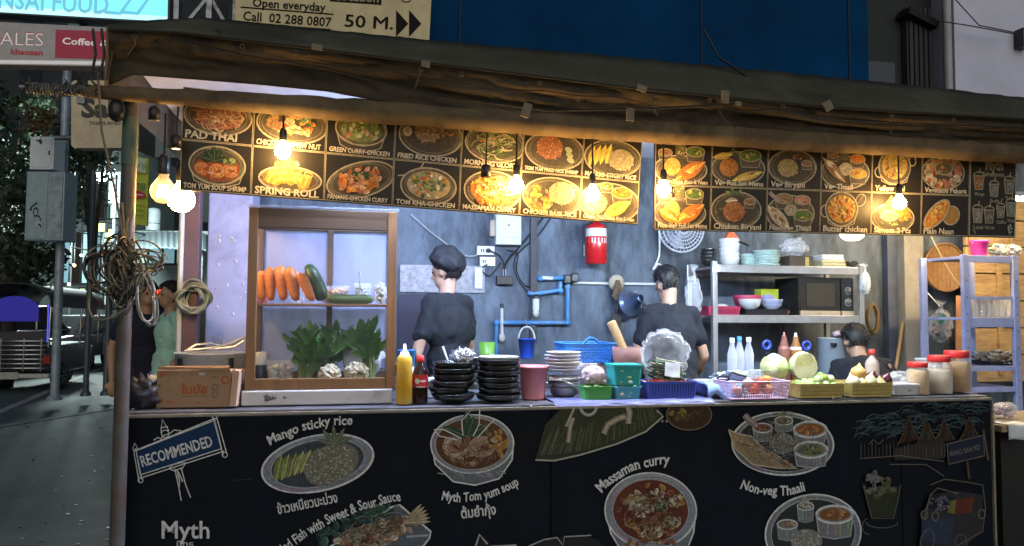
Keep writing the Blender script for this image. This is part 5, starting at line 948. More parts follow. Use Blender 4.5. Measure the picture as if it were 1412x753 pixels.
b = MB(); b.tube([(.035*cos(a)-.05, -.01, .012+.014*sin(a)) for a in (2*pi*i/16 for i in range(16))], .005, 6, closed=True); b.tube([(-.02, -.01, .02), (.01, 0, .045), (.05, .0, .03), (.09, .0, .02)], .005, 6); b.build('loop', blackr, t); b = MB(); b.box((.04, .02, .02), (.12, .02, .04), (0, .2, 0)); b.build('blade', M('slate_blue', (.16, .22, .42), .4), t, .004)
for i in range(4):
    t = thing('lilac_plate', 'pale lilac plate in the low pile beside the blue tray, %s' % ['lowest', 'second lowest', 'second from top', 'topmost'][i], 'plate', on(971, 3.93)+Vector((.004*i, 0, .024+.011*i)), 0, 'lilac plates by the blue tray'); b = MB(); r_ = .075; b.lathe([(r_*.6, 0), (r_*.8, .003), (r_, .014), (r_*.99, .016), (r_*.8, .007), (.002, .005)], n=32); b.build('plate_body', M('lilac_melamine', (.50, .46, .62), .3), t)
t = thing('wooden_block', 'low wooden block under the lilac plates', 'block', on(971, 3.93)); b = MB(); b.box((0, 0, .012), (.13, .12, .023)); b.build('block_body', M('pestle_wood'), t, .003)
t = thing('white_tray', 'white enamel tray between the red sauce bottle and the black bowls', 'tray', on(603, 4.02)); b = MB(); tray(b, .24, .2, .09, .9, .03); b.build('tray_body', whitep, t); b = MB(); rr = random.Random(15); [(setattr(b, 'c', rr.choice([(.5, .5, .5), (.4, .42, .4), (.35, .3, .2)])), b.ell((rr.uniform(-.09, .09), rr.uniform(-.07, .07), .06+.03*rr.random()), (.02, .016, .014), 7, 5, jit=.3, seed=i)) for i in range(40)]; b.build('contents', VC, t)
# ---- pink lattice basket with tomatoes
q = on(1036, 3.70); k = mpp(q); t = thing('pink_basket', 'pale pink lattice basket of tomatoes at the counter front', 'basket', q); w_ = 92*k
b = MB(); lattice(b, w_, .2, 23*k, .92, 96, 5, .0019, .02, .0045); b.build('basket_body', M('lilac_plastic', (.55, .38, .52), .4), t)
tom = M('tomato_red', (.55, .09, .04), .25, 0, .15); tg = []
for i, (x, y, z, s_, c) in enumerate(((.0, -.03, .045, .036, 0), (.07, -.04, .045, .034, 1), (.03, .03, .06, .034, 0), (.10, .02, .062, .033, 1), (-.03, -.02, .075, .03, 2), (.035, -.045, .088, .028, 0), (.085, -.01, .092, .03, 1), (-.10, -.02, .04, .03, 2), (-.07, .03, .06, .03, 2))):
    tt = thing('tomato', ['red tomato low in the pink basket middle', 'orange red tomato low at the pink basket right', 'red tomato behind the basket middle', 'orange tomato at the back right of the pink basket', 'pale pink tomato on the basket pile', 'bright red tomato topping the pink basket', 'orange tomato topping the right of the pink basket', 'pale pink tomato low at the basket left', 'pale pink tomato at the back left of the basket'][i], 'tomato', q+Vector((x, y, z)), 0, 'tomatoes in the pink basket'); b = MB(); b.lathe([(.002, -s_*.8), (s_*.6, -s_*.7), (s_*.95, -.2*s_), (s_, .1*s_), (s_*.8, s_*.6), (s_*.35, s_*.78), (.003, s_*.66)], n=18); b.build('flesh', [tom, M('tomato_orange', (.60, .22, .05), .25), M('tomato_pink', (.62, .32, .28), .3)][c], tt); b = MB(); [b.tube([(0, 0, s_*.7), (.012*cos(a), .012*sin(a), s_*.76)], [.003, .001], 5) for a in (0, 1.3, 2.5, 3.8, 5)]; b.build('calyx', stemm, tt)
# ---- cabbages
cabm = M('cabbage_leaf', (.55, .60, .32), .5, 0, .3, 7, .3, dirt=(.66, .68, .48), dscale=6)
def cabbage(px, py, Y, r, label, seed, cut=False):
    p = P(px, py, Y); t = thing('cabbage', label, 'cabbage', p); b = MB(); n, kk = 40, 24; vs = []
    for i in range(kk+1):
        a = pi*i/kk
        for j in range(n):
            d = Vector((sin(a)*cos(2*pi*j/n), sin(a)*sin(2*pi*j/n), -cos(a))); f = 1+.05*NZ.noise(d*2+Vector((seed, 0, 0)))+.035*abs(NZ.noise(Vector((d.x*5, d.y*5, d.z*2+seed))))
            v = d*r*f; v.z *= 1.06
            if cut and v.y < -r*.25: v.y = -r*.25+.004*sin(j*3+i*2)
            vs.append(v)
    b.add(vs, [(i*n+j, i*n+(j+1) % n, (i+1)*n+(j+1) % n, (i+1)*n+j) for i in range(kk) for j in range(n)], True); b.build('head', cabm if not cut else M('pale_cabbage', (.58, .56, .36), .55, 0, .3, 7, .2), t)
    for i in range(6):
        lr = random.Random(seed*10+i); ax = Vector((lr.gauss(0, 1), lr.gauss(0, 1)-.5, lr.uniform(-.6, .5))).normalized(); e1 = ax.orthogonal().normalized(); e2 = ax.cross(e1); cu = lr.uniform(.02, .10)
        if cut and ax.y < -.2: continue
        def lfn(u, v):
            a = (u-.5)*2.3; w = (v-.12)*1.15; rad_ = v**.7; x, y = sin(a)*w, -cos(a)*w+.5; vv = (ax+e1*x*1.1+e2*y*1.1).normalized()
            return vv*r*(1.035+.05*max(0, v-.6)*(1+cu*20)*.6+.016*sin(u*26)*v*v+.012*abs(sin((u-.5)*9))*(1-v))
        b = MB(); b.grid(lfn, 22, 9); b.build('outer_leaf', M('outer_cabbage_leaf', (.42, .52, .20), .5, 0, .35, 9, .3) if i % 2 else cabm, t, solid=.002)
    if cut:
        b = MB()
        for i in range(11): rr_ = r*(.12+.075*i); b.tube([(rr_*cos(a)*.9, -r*.252, rr_*sin(a)) for a in (.25+2.6*j/9+.3*(i % 2) for j in range(10))], .0022, 4)
        b.build('cut_layer', M('cut_layer_yellow', (.46, .42, .12), .6), t)
cabbage(1068, 507, 3.86, .074, 'green white cabbage left of its twin above the pink basket', 1); cabbage(1108, 505, 3.84, .078, 'halved pale cabbage with cut face above the yellow tray', 2, True)
# ---- yellow trays of limes and onions
ym_ = M('straw_plastic', (.46, .36, .12), .5, 0, .15, 20)
def ytray(px, wpx, label):
    q = on(px, 3.70); k = mpp(q); t = thing('straw_tray', label, 'tray', q); w = wpx*k; b = MB(); tray(b, w, .2, 19*k, .93, .015, rim=.004); b.build('tray_body', ym_, t); b = MB()
    for i in range(int(wpx/3)):
        for j in range(3): b.box((-w*.46+i*w*.92/(wpx/3-1), -.1*(.945+.02*j)-.001, (4+5*j)*k), (.006, .002, .011), (rad(5), 0, .4))
    b.build('weave', M('straw_dark', (.30, .22, .07), .6), t); return q, w
qa, wa = ytray(1119, 70, 'yellowish woven tray of limes under the halved cabbage'); qb, wb = ytray(1187, 66, 'yellowish woven tray of onions left of the plastic tub')
rr = random.Random(31); lims = [('lime green', (.28, .42, .06)), ('pale green', (.45, .50, .22)), ('deep green', (.16, .34, .05))]; spots = [(x, y, z) for x, y, z in ((-.10, -.06, .062), (-.055, -.065, .066), (-.005, -.06, .06), (.04, -.065, .064), (.09, -.06, .06), (.105, -.0, .065), (.06, .0, .066), (.0, .0, .066), (.085, -.04, .092), (.045, -.045, .098), (.01, -.05, .092), (.07, .02, .105), (-.03, .02, .068), (-.08, .0, .064), (.1, .05, .066), (.04, .06, .07))]
for i, (x, y, z) in enumerate(spots):
    nm, c = lims[(i*7+i//3) % 3]; s_ = rr.uniform(.024, .029); tt = thing('lime', '%s lime in the woven tray under the halved cabbage' % nm, 'lime', qa+Vector((x, y, z)), rr.uniform(0, 6), 'limes heaped in the woven tray'); b = MB(); b.lathe([(.002, -s_*.95), (s_*.6, -s_*.8), (s_, -.1*s_), (s_*.85, s_*.5), (s_*.3, s_*.95), (.002, s_)], n=16, rot=(rr.uniform(-1, 1), rr.uniform(-1, 1), 0)); b.build('peel', M('peel_'+nm.replace(' ', '_'), c, .35, 0, .15, 20, .1), tt)
for i, (x, y, z, s_, c, lab) in enumerate(((-.085, -.05, .075, .042, (.55, .52, .33), 'pale round onion at the left of the onion tray'), (.01, -.06, .08, .042, (.60, .56, .32), 'pale onion with pointed top in the middle of the tray'), (.085, -.05, .066, .038, (.62, .52, .24), 'yellow onion low at the right of the onion tray'), (-.035, -.03, .125, .044, (.60, .36, .11), 'golden brown onion topping the onion tray'), (-.04, -.06, .07, .036, (.6, .48, .2), 'yellow onion half hidden in the tray centre'), (.04, .03, .07, .04, (.55, .45, .2), 'yellow onion at the back of the tray'))):
    tt = thing('onion', lab, 'onion', qb+Vector((x, y, z)), 0, 'onions in the woven tray'); b = MB(); b.lathe([(.003, -s_*.8), (s_*.6, -s_*.72), (s_, -.1*s_), (s_*.85, s_*.45), (s_*.35, s_*.85), (s_*.14, s_*1.1), (.003, s_*1.3)], n=22, rot=(rr.uniform(-.5, .3), rr.uniform(-.4, .4), 0)); b.build('bulb_skin', M('onion_skin_%d' % i, c, .35, 0, .3, 16, .1, stretch=(6, 6, .6)), tt)
for i, (x, y, z, s_) in enumerate(((.118, -.055, .09, .036), (.09, .02, .10, .03))):
    tt = thing('red_onion', ['glossy dark red onion at the right end of the onion tray', 'dark red onion half hidden behind the other red onion'][i], 'onion', qb+Vector((x, y, z)), 0, 'onions in the woven tray'); b = MB(); b.lathe([(.003, -s_*.8), (s_*.6, -s_*.72), (s_, -.1*s_), (s_*.85, s_*.45), (s_*.3, s_*.85), (.004, s_*1.2)], n=22, rot=(.3, .3, 0)); b.build('bulb_skin', M('red_onion_skin', (.07, .010, .022), .2, 0, .3, 16), tt)
tt = sauce(1203, 3.98, 55, 9*mpp(on(1203, 3.98)), M('pale_cream_sauce', (.45, .36, .28), .3), 'cream filled sauce bottle with red cap behind the red onion', (.55, .05, .04), False)
# ---- tubs and jars at the right end
q = on(1242, 3.72); k = mpp(q); box_food('clear_tub', 'white lidded clear tub of nuts left of the small jar', 1241, 3.72, 0, 40, .055, film('cloudy_tub', (.8, .82, .85), .4, .25), [(.4, .36, .32), (.5, .46, .42), (.3, .24, .2)], 5, .13, film('frosted_lid', (.75, .78, .82), .75, .3), .9)
t2 = plastic_bag('clear_bag_of_bread', 'loosely tied clear bag of bread behind the clear tub', 1240, 512, 0, (.085, .06, .055), bagf, 31, False, 3.98); t2.location.z = CT; b = MB(); [b.ell((rr.uniform(-.05, .05), rr.uniform(-.03, .03), .03+.05*rr.random()), (.03, .025, .018), 9, 6, jit=.1, seed=i) for i in range(9)]; b.build('bread', M('pale_bread', (.42, .40, .36), .7), t2)
box_food('clear_tub', 'clear tub stacked on another behind the red lidded jars', 1287, 4.05, .10, 36, .07, film('cloudy_tub'), [(.45, .42, .4), (.5, .48, .46)], 6, .12, film('frosted_lid'))
box_food('clear_tub', 'clear tub under its twin behind the red lidded jars', 1287, 4.05, 0, 37, .09, film('cloudy_tub'), [(.42, .36, .3), (.5, .44, .4)], 7, .12, film('frosted_lid'))
redlid = M('red_lid', (.58, .03, .03), .35, 0, .1)
def jar(px, Y, wpx, hpx, fill, label, fh=.68):
    q = on(px, Y); k = mpp(q); r = wpx*k/2; h = hpx*k; t = thing('lidded_jar', label, 'jar', q, 0, 'red lidded jars'); b = MB(); b.lathe([(r*.92, 0), (r, .006), (r, h*.66), (r*.96, h*.73), (r*.82, h*.80), (r*.82, h*.86)], n=28); b.build('jar_body', film('jar_plastic', (.85, .82, .75), .16, .08), t)
    b = MB(); b.lathe([(r*.88, .004), (r*.95, .008), (r*.95, h*fh), (r*.9, h*fh+.006), (.002, h*fh+.012)], n=24); b.build('contents', fill, t)
    b = MB(); b.lathe([(r*.90, h*.83), (r*.93, h*.84), (r*.93, h*.97), (r*.88, h), (.002, h)], n=28); b.build('lid', redlid, t); return t
jar(1266, 3.70, 28, 44, M('ground_peanut', (.50, .32, .12), .8, 0, .3, 60, .4), 'smallest red lidded jar holding coarse yellow crumbs', .72)
jar(1296, 3.72, 32, 52, M('cream_powder', (.58, .50, .38), .8, 0, .12, 40), 'red lidded jar of pale cream powder between two others', .60); jar(1320, 3.79, 34, 56, M('brown_spice', (.42, .21, .06), .8, 0, .25, 50, .3), 'largest red lidded jar holding brown spice at the right end', .70)
# ================================================================== PEOPLE
def limb(b, pts, rs, n=12):
    b.tube(pts, rs, n)
    b.ell(pts[0], rs[0], n, 8); b.ell(pts[-1], rs[-1], n, 8)
def person(label, loc, rz, H, elb, hnd, grip=.5, yaw=0., nod=0., lean=0., seated=False, step=0., shirt=None, trousers=None, hair='short', long_trousers=True, shoes=None, vox=.0105):
    t = thing('person', label, 'person', loc, rz); h = H
    def T(p):  # torso lean about the hips (forward = +y)
        x, y, z = p; y, z = y*h, z*h; z0 = .52*h; return Vector((x*h, y*cos(lean)+(z-z0)*sin(lean), z0+(z-z0)*cos(lean)-y*sin(lean)))
    hc = T((0, .012, .925)); RM = Euler((-nod-lean*.6, 0, yaw)).to_matrix()
    def Hd(x, y, z): return hc+RM@(Vector((x, y, z))*h)
    sh = [T((s_*.098, 0, .805)) for s_ in (-1, 1)]; el = [T(elb[i]) for i in (0, 1)]; hn = [T(hnd[i]) for i in (0, 1)]
    if seated: hips = [Vector((s_*.055*h, 0, .51*h)) for s_ in (-1, 1)]; kn = [Vector((s_*.085*h, .24*h, .50*h)) for s_ in (-1, 1)]; an = [Vector((s_*.085*h, .22*h, .26*h)) for s_ in (-1, 1)]
    else: hips = [Vector((s_*.052*h, 0, .51*h)) for s_ in (-1, 1)]; kn = [Vector((s_*.057*h, .012*h+s_*step*.5*h, .275*h)) for s_ in (-1, 1)]; an = [Vector((s_*.06*h, -.005*h+s_*step*h*1.0-abs(step)*.02*h, .045*h)) for s_ in (-1, 1)]
    b = MB(); rm = Euler((-lean, 0, 0)).to_matrix()
    b.ell(T((0, 0, .72)), (.098*h, .066*h, .105*h), 18, 12, rm); b.ell(T((0, .004, .60)), (.082*h, .060*h, .09*h), 16, 12, rm); b.ell(T((0, -.004, .525)), (.092*h, .066*h, .065*h), 16, 12)
    b.ell(T((0, -.006, .795)), (.098*h, .045*h, .035*h), 14, 8, rm); limb(b, [T((0, -.004, .80)), T((0, .004, .85)), Hd(0, -.01, -.03)], [.040*h, .033*h, .033*h])
    b.ell(Hd(0, -.004, .012), (.044*h, .054*h, .056*h), 18, 14, RM); b.ell(Hd(0, .014, -.030), (.034*h, .038*h, .036*h), 14, 10, RM)
    b.tube([Hd(0, .050, .010), Hd(0, .062, -.012), Hd(0, .050, -.016)], [.004*h, .009*h, .007*h], 8); b.ell(Hd(0, .046, -.036), (.013*h, .007*h, .005*h), 10, 6, RM); b.ell(Hd(0, .044, .016), (.03*h, .008*h, .006*h), 10, 6, RM)
    for s_ in (-1, 1): b.ell(Hd(s_*.046, -.004, -.004), (.007*h, .012*h, .020*h), 10, 8, RM)
    for i in (0, 1):
        limb(b, [sh[i], (sh[i]+el[i])/2, el[i]], [.029*h, .026*h, .022*h]); limb(b, [el[i], el[i]*.6+hn[i]*.4, hn[i]], [.0225*h, .0225*h, .0145*h])
        d = (hn[i]-el[i]).normalized(); sd = d.cross(Vector((0, 0, 1))); sd = sd.normalized() if sd.length > .1 else Vector((1, 0, 0)); pn = sd.cross(d).normalized()
        pc = hn[i]+d*.028*h; Rm = Matrix((sd, d, pn)).transposed(); b.ell(pc, (.022*h, .030*h, .010*h), 12, 8, Rm); s2 = -1 if i == 0 else 1
        for f, (o_, L) in enumerate(((-.017, .040), (-.006, .045), (.006, .042), (.016, .033))):
            a0 = pc+d*.024*h+sd*o_*h; a1 = a0+d*L*h*.45*cos(grip*.7)-pn*L*h*.45*sin(grip*.7); a2 = a1+d*L*h*.35*cos(grip*1.6)-pn*L*h*.35*sin(grip*1.6); a3 = a2+d*L*h*.25*cos(grip*2.4)-pn*L*h*.25*sin(grip*2.4); b.tube([a0-d*.01*h, a0, a1, a2, a3], [.0058*h, .0056*h, .0052*h, .0047*h, .0036*h], 7)
        a0 = pc-sd*s2*-.016*h-d*.01*h; b.tube([a0, a0+sd*s2*.014*h+d*.012*h-pn*.006*h, a0+sd*s2*.012*h+d*.030*h-pn*.014*h], [.0075*h, .0065*h, .0045*h], 7)
        limb(b, [hips[i], (hips[i]+kn[i])/2, kn[i]], [.052*h, .045*h, .033*h]); limb(b, [kn[i], kn[i]*.7+an[i]*.3, an[i]], [.033*h, .034*h, .021*h])
        b.ell(an[i]+Vector((0, .035*h, -.022*h)), (.026*h, .062*h, .022*h), 12, 8)
    o = b.build('body', skin, t); bake(o, vox, 2)
    sm = shirt or blacktee; b = MB(); e = .010*h
    b.ell(T((0, 0, .72)), (.103*h+e, .070*h+e, .110*h), 18, 12, rm); b.ell(T((0, .0, .60)), (.090*h+e, .066*h+e, .10*h), 16, 12, rm); b.tube([T((0, 0, .63)), T((0, 0, .56)), T((0, 0, .49))], [.084*h, .086*h, .090*h], 16, flat=1)
    b.ell(T((0, -.006, .795)), (.102*h, .052*h, .038*h), 14, 8, rm); limb(b, [T((0, -.006, .79)), T((0, -.004, .818))], [.052*h, .040*h])
    for i in (0, 1): c = sh[i]*.38+el[i]*.62; limb(b, [sh[i], (sh[i]+c)/2, c], [.034*h, .036*h, .037*h]); b.tube([c, c*.94+el[i]*.06], [.038*h, .039*h], 12)
    for i in (0, 1): limb(b, [T((0, -.006, .80)), sh[i]*.93+T((0, -.006, .80))*.07], [.046*h, .036*h])
    o = b.build('shirt', sm, t); bake(o, vox, 7)
    md = o.modifiers.new('folds', 'DISPLACE'); tx_ = bpy.data.textures.get('folds') or bpy.data.textures.new('folds', 'CLOUDS'); tx_.noise_scale = .085; md.texture = tx_; md.strength = .034; md.mid_level = .5
    b = MB(); tm = trousers or M('dark_trousers', (.016, .017, .024), .85, 0, .3, 12, .3)
    b.ell(T((0, -.004, .525)), (.099*h, .074*h, .070*h), 16, 12)
    for i in (0, 1): limb(b, [hips[i], (hips[i]+kn[i])/2, kn[i]], [.060*h, .053*h, .043*h]); b.tube([kn[i], kn[i]*.5+an[i]*.5, an[i]*.96+kn[i]*.04], [.043*h, .040*h, .036*h], 12)
    o = b.build('trousers', tm, t); bake(o, vox, 2)
    for i in (0, 1): b = MB(); b.ell(an[i]+Vector((0, .036*h, -.020*h)), (.031*h, .070*h, .026*h), 14, 8); b.build('shoe', shoes or blackr, t)
    for s_ in (-1, 1): b = MB(); b.ell(Hd(s_*.019, .0455, .006), (.0075*h, .005*h, .0045*h), 10, 6, RM); b.build('eye', M('eye_dark', (.02, .015, .012), .1), t)
    b = MB(); n, k = 36, 24; vs = []; off = Vector((H*9, rz, 1))
    for i in range(k+1):
        a = pi*i/k
        for j in range(n):
            d = Vector((sin(a)*cos(2*pi*j/n), sin(a)*sin(2*pi*j/n), -cos(a))); f = 1+.05*NZ.noise(d*5+off)+.05*NZ.noise(Vector((d.x*14, d.y*14, d.z*3))+off)
            front = max(0, d.y-.15)*max(0, .72-d.z); low = max(0, -d.z-.80); side = max(0, abs(d.x)-.6)*max(0, .25-d.z)*(1 if d.y > -.35 else 0)
            s_ = max(.55, 1-front*1.2-low*.6-side*.9); vs.append(Hd(0, -.008, .018)+RM@Vector((d.x*.0535*h*f*s_, d.y*.0635*h*f*s_, d.z*.064*h*f*(s_ if d.z < 0 else 1))))
    b.add(vs, [(i*n+j, i*n+(j+1) % n, (i+1)*n+(j+1) % n, (i+1)*n+j) for i in range(k) for j in range(n)], True); hr = random.Random(int(H*100))
    for _ in range(420):
        i_, j_ = hr.randint(7, k-1), hr.randrange(n); p = vs[i_*n+j_]; o2 = (p-Hd(0, -.008, .018)).normalized()
        if (RM.transposed()@o2).y > .45 and i_ < 15: continue
        dn = (RM@Vector((hr.uniform(-.35, .35), hr.uniform(-.5, .3), -1))); dn = (dn-o2*dn.dot(o2)*.8).normalized(); L = h*hr.uniform(.014, .030); b.tube([p-o2*.004, p+o2*.003+dn*L*.5, p+dn*L+o2*.004], [.0035, .003, .0006], 4, cap=False)
    b.build('hair', hairm, t)
    return t, Hd, RM, hn, h
FLZ = .15
q = on(619, 4.55, FLZ); q.z = FLZ
navytee = M('faded_black_cotton', (.006, .0075, .011), .9, 0, .3, 10, .5)
t, Hd, RM, hn, h = person('cook in puffy black cap and black tee seen from behind at the stove', q, rad(36), 1.675, ((-.155, .02, .63), (.165, .05, .63)), ((-.10, .16, .60), (.13, .17, .58)), .7, .36, .18, .06, shirt=navytee)
t.scale = (.90, .95, 1)
b = MB(); n, k = 44, 24; vs = []
for i in range(k+1):
    a = pi*i/k
    for j in range(n):
        d = Vector((sin(a)*cos(2*pi*j/n), sin(a)*sin(2*pi*j/n), -cos(a))); f = 1+.04*sin(j*2*pi/n*13)*max(0, .7-abs(d.z+.2))+.12*NZ.noise(d*2.2)+.04*NZ.noise(d*6)
        z = d.z*.056 if d.z > 0 else d.z*.044; vs.append(Hd(0, -.018, .036)+Euler((.35, .15, 0)).to_matrix()@Vector((d.x*.072*h*f, d.y*.074*h*f, z*1.05*h*f)))
b.add(vs, [(i*n+j, i*n+(j+1) % n, (i+1)*n+(j+1) % n, (i+1)*n+j) for i in range(k) for j in range(n)], True); b.build('cap', M('black_cap_cloth', (.007, .007, .010), .75, 0, .3, 20, .3), t)
b = MB(); b.tube([T_ for T_ in [Vector((.093*h*cos(a), .080*h*sin(a)-.005, .575*h)) for a in (2*pi*i/24 for i in range(24))]], .010, 6, closed=True); b.build('apron_tie', M('apron_tie', (.012, .012, .016), .8), t)
q = on(934, 4.42, FLZ); q.z = FLZ
ck_ = person('black haired cook in dark tee bending over, left of the steel rack', q, rad(-2), 1.63, ((-.145, .05, .64), (.15, .03, .64)), ((-.08, .2, .60), (.14, .14, .56)), .7, .22, .34, .24, shirt=M('navy_cotton', (.005, .007, .014), .9, 0, .3, 12, .4))
ck_[0].scale = (.92, .95, 1)
q = on(1212, 4.36, FLZ); q.z = FLZ-.31
st_, Hd, RM, hn, h = person('black haired cook in navy shirt sitting low behind the onion tray', q, rad(-14), 1.63, ((-.15, .06, .64), (.15, .06, .64)), ((-.08, .18, .60), (.10, .18, .60)), .6, .08, .10, .50, seated=True, shirt=M('navy_cotton'))
t = thing('stool', 'low plastic stool under the seated cook', 'stool', (q.x, q.y-.02, FLZ))
b = MB(); b.box((0, 0, .39), (.3, .28, .03)); b.build('seat', blp, t, .01)
for x in (-1, 1):
    for y in (-1, 1): b = MB(); b.tube([(x*.12, y*.11, .38), (x*.14, y*.13, 0)], .016, 8); b.build('leg', blp, t)
zc = 6.8
q = PZ(197, 560, zc); q.z = 0
person('man in dark navy tee and jeans walking on the pavement', q, rad(-150), 1.72, ((-.15, -.02, .64), (.155, -.03, .64)), ((-.15, .05, .50), (.16, .02, .48)), .5, .1, .1, 0, step=.05, shirt=M('midnight_cotton', (.012, .014, .034), .9, 0, .2, 10, .3), trousers=M('navy_jeans', (.012, .016, .038), .85, 0, .3, 14, .2))
q = PZ(233, 556, 6.5); q.z = 0
pm, Hd, RM, hn, h = person('man in mint green tee holding a water bottle at his side', q, rad(118), 1.70, ((-.15, -.02, .64), (.15, -.06, .65)), ((-.15, .06, .52), (.155, .05, .50)), 1.0, .1, .05, 0, step=.03, shirt=M('mint_cotton', (.42, .72, .60), .85, 0, .15, 10, .3))
hw = Matrix.Rotation(rad(118), 3, 'Z')@(hn[1]); wb = thing('water_bottle', 'clear plastic water bottle held by the mint shirted man', 'bottle', q+hw+Vector((0, 0, -.15)))
b = MB(); b.lathe([(.030, 0), (.032, .01), (.032, .13), (.014, .17), (.014, .185)], n=16); b.build('bottle_body', film('bottle_plastic', (.75, .8, 1), .4, .08), wb); b = MB(); b.lathe([(.016, .18), (.016, .20), (.002, .20)], n=12); b.build('cap', blp, wb)

# ================================================================== BACK WALL FITTINGS
def wp(px, py, dy=0.): return P(px, py, BW-dy)
def wbox(name, label, cat, x0, y0, x1, y1, d, mt, bev=.006, dy=0.):
    a, c = wp(x0, y0, d+dy), wp(x1, y1, d+dy); t = thing(name, label, cat, Vector(((a.x+c.x)/2, BW-dy, (a.z+c.z)/2))); b = MB(); b.box((0, -d/2, 0), (c.x-a.x, d, a.z-c.z)); b.build('housing', mt, t, bev); return t, c.x-a.x, a.z-c.z
cream = M('cream_plastic', (.50, .53, .52), .4, 0, .08)
t, w_, h_ = wbox('fuse_box', 'pale grey fuse box on the wall above the cook\'s shoulder', 'fuse box', 684, 294, 719, 338, .09, cream)
b = MB(); b.box((0, -.092, .02), (w_*.86, .006, h_*.7)); b.build('cover', cream, t, .002); b = MB(); b.box((0, -.097, .03), (.016, .006, .01)); b.build('latch', blackp, t)
wbox('terminal_box', 'narrow beige terminal box left of the grey fuse box', 'terminal box', 676, 303, 684, 326, .05, M('beige_plastic', (.45, .38, .27), .5))
for i, (x0, y0, x1, y1) in enumerate(((658, 339, 682, 352), (662, 354, 683, 367))):
    t, w_, h_ = wbox('wall_outlet', ['upper white double wall outlet with black plug', 'lower white wall outlet under another outlet'][i], 'outlet', x0, y0, x1, y1, .03, whitep, .004)
    b = MB(); [b.box((x, -.031, 0), (.008, .003, .022)) for x in (-.035, -.02)]; b.build('sockets', blackp, t)
    if i == 0: b = MB(); b.lathe([(.017, 0), (.017, .03), (.01, .04), (.002, .04)], (.015, -.03, 0), 14, (pi/2, 0, 0)); b.build('plug', blackp, t)
t, w_, h_ = wbox('power_adapter', 'black power adapter box hanging under the tangled cables', 'adapter', 685, 380, 708, 393, .05, blackp)
b = MB(); b.lathe([(.012, 0), (.012, .05)], (.0, -.025, h_/2), 10); b.build('white_ring', whitep, t)
t, w_, h_ = wbox('paper_tag', 'hanging white paper tag beside the wall outlets', 'paper tag', 655, 369, 665, 398, .006, M('white_paper'), .0, .04)
def cable(label, pts, r=.006, mt=None, dy=.02, name='cable', cat='cable'):
    ps = [wp(x, y, dy) for x, y in pts]; o = ps[0]; sm = []
    for i in range(len(ps)-1):
        p0, p1, p2, p3 = ps[max(i-1, 0)], ps[i], ps[i+1], ps[min(i+2, len(ps)-1)]
        for f in (0, .25, .5, .75): sm.append(.5*((2*p1)+(p2-p0)*f+(2*p0-5*p1+4*p2-p3)*f*f+(3*p1-p0-3*p2+p3)*f**3)-o)
    sm.append(ps[-1]-o); b = MB(); b.tube(sm, r, 6); ob = b.build(name, mt or blackr); ob.location = o; return tag(ob, label, cat)
cable('black cable dropping from the roof to the fuse box tangle', [(752, 296), (735, 318), (718, 338), (702, 356), (694, 372)], .007)
cable('thin black cable running diagonally beside the thicker one', [(762, 296), (744, 322), (724, 340), (712, 352)], .005)
cable('black cable loop hanging right of the adapter', [(700, 345), (714, 350), (712, 372), (722, 392), (735, 396)], .005)
cable('second black cable loop behind the first loop', [(715, 340), (708, 366), (716, 388), (730, 405)], .005)
cable('pale grey cable sagging from the roof to the wall outlets', [(566, 296), (600, 325), (640, 352), (658, 352)], .007, M('grey_cable', (.3, .31, .33), .5))
cable('black cable from the outlet to the adapter', [(676, 346), (688, 352), (694, 362), (696, 380)], .005, dy=.045)
cable('black cable from lower outlet drooping left of the pipe', [(672, 364), (664, 372), (676, 380), (690, 362)], .005, dy=.04)
cable('white hooked cable hanging from the roof left of the fan', [(909, 318), (909, 352), (900, 372), (908, 364), (916, 372), (911, 380)], .008, whitep, .05)
pblue = M('blue_pvc', (.05, .22, .50), .4, 0, .2, 10, dirt=(.16, .24, .34), dscale=9)
t = thing('water_pipe', 'blue plastic water pipe loop with elbow joints on the wall', 'pipe', wp(740, 445, .04)); o_ = t.location
for nm, pts in (('run', [(684, 492), (684, 445), (783, 445), (783, 395)]), ('run', [(728, 404), (736, 406), (772, 400), (773, 388)]), ('run', [(745, 384), (798, 383)])):
    for a, c in zip(pts, pts[1:]): b = MB(); b.tube([wp(*a, .04)-o_, wp(*c, .04)-o_], .017, 10); b.build('pipe_run', pblue, t)
for x, y in ((684, 445), (783, 445), (773, 401), (783, 396), (690, 445), (745, 384)): b = MB(); b.ell(wp(x, y, .04)-o_, .025, 12, 8); b.build('elbow_joint', pblue, t)
for x, y in ((782, 385), (792, 383)): b = MB(); b.box(wp(x, y, .05)-o_, (.06, .05, .07)); b.build('tap_body', blackp, t, .01)
b = MB(); b.tube([wp(746, 383, .045)-o_, wp(762, 384, .045)-o_], .016, 8); b.build('white_valve', whitep, t)
t = thing('white_conduit', 'long white plastic conduit running right from the black tap', 'pipe', wp(790, 390, .02)); b = MB(); b.tube([(0, 0, 0), wp(905, 392, .02)-t.location], .011, 8); b.build('pipe_run', whitep, t)
t = thing('brown_conduit', 'dark vertical conduit on the wall behind the blue pipes', 'pipe', wp(736, 300, .02)); b = MB(); b.box((0, 0, (wp(736, 470).z-t.location.z)/2), (.05, .03, abs(wp(736, 470).z-t.location.z))); b.build('pipe_run', M('dark_conduit', (.06, .055, .06), .7, 0, .4, 7), t)
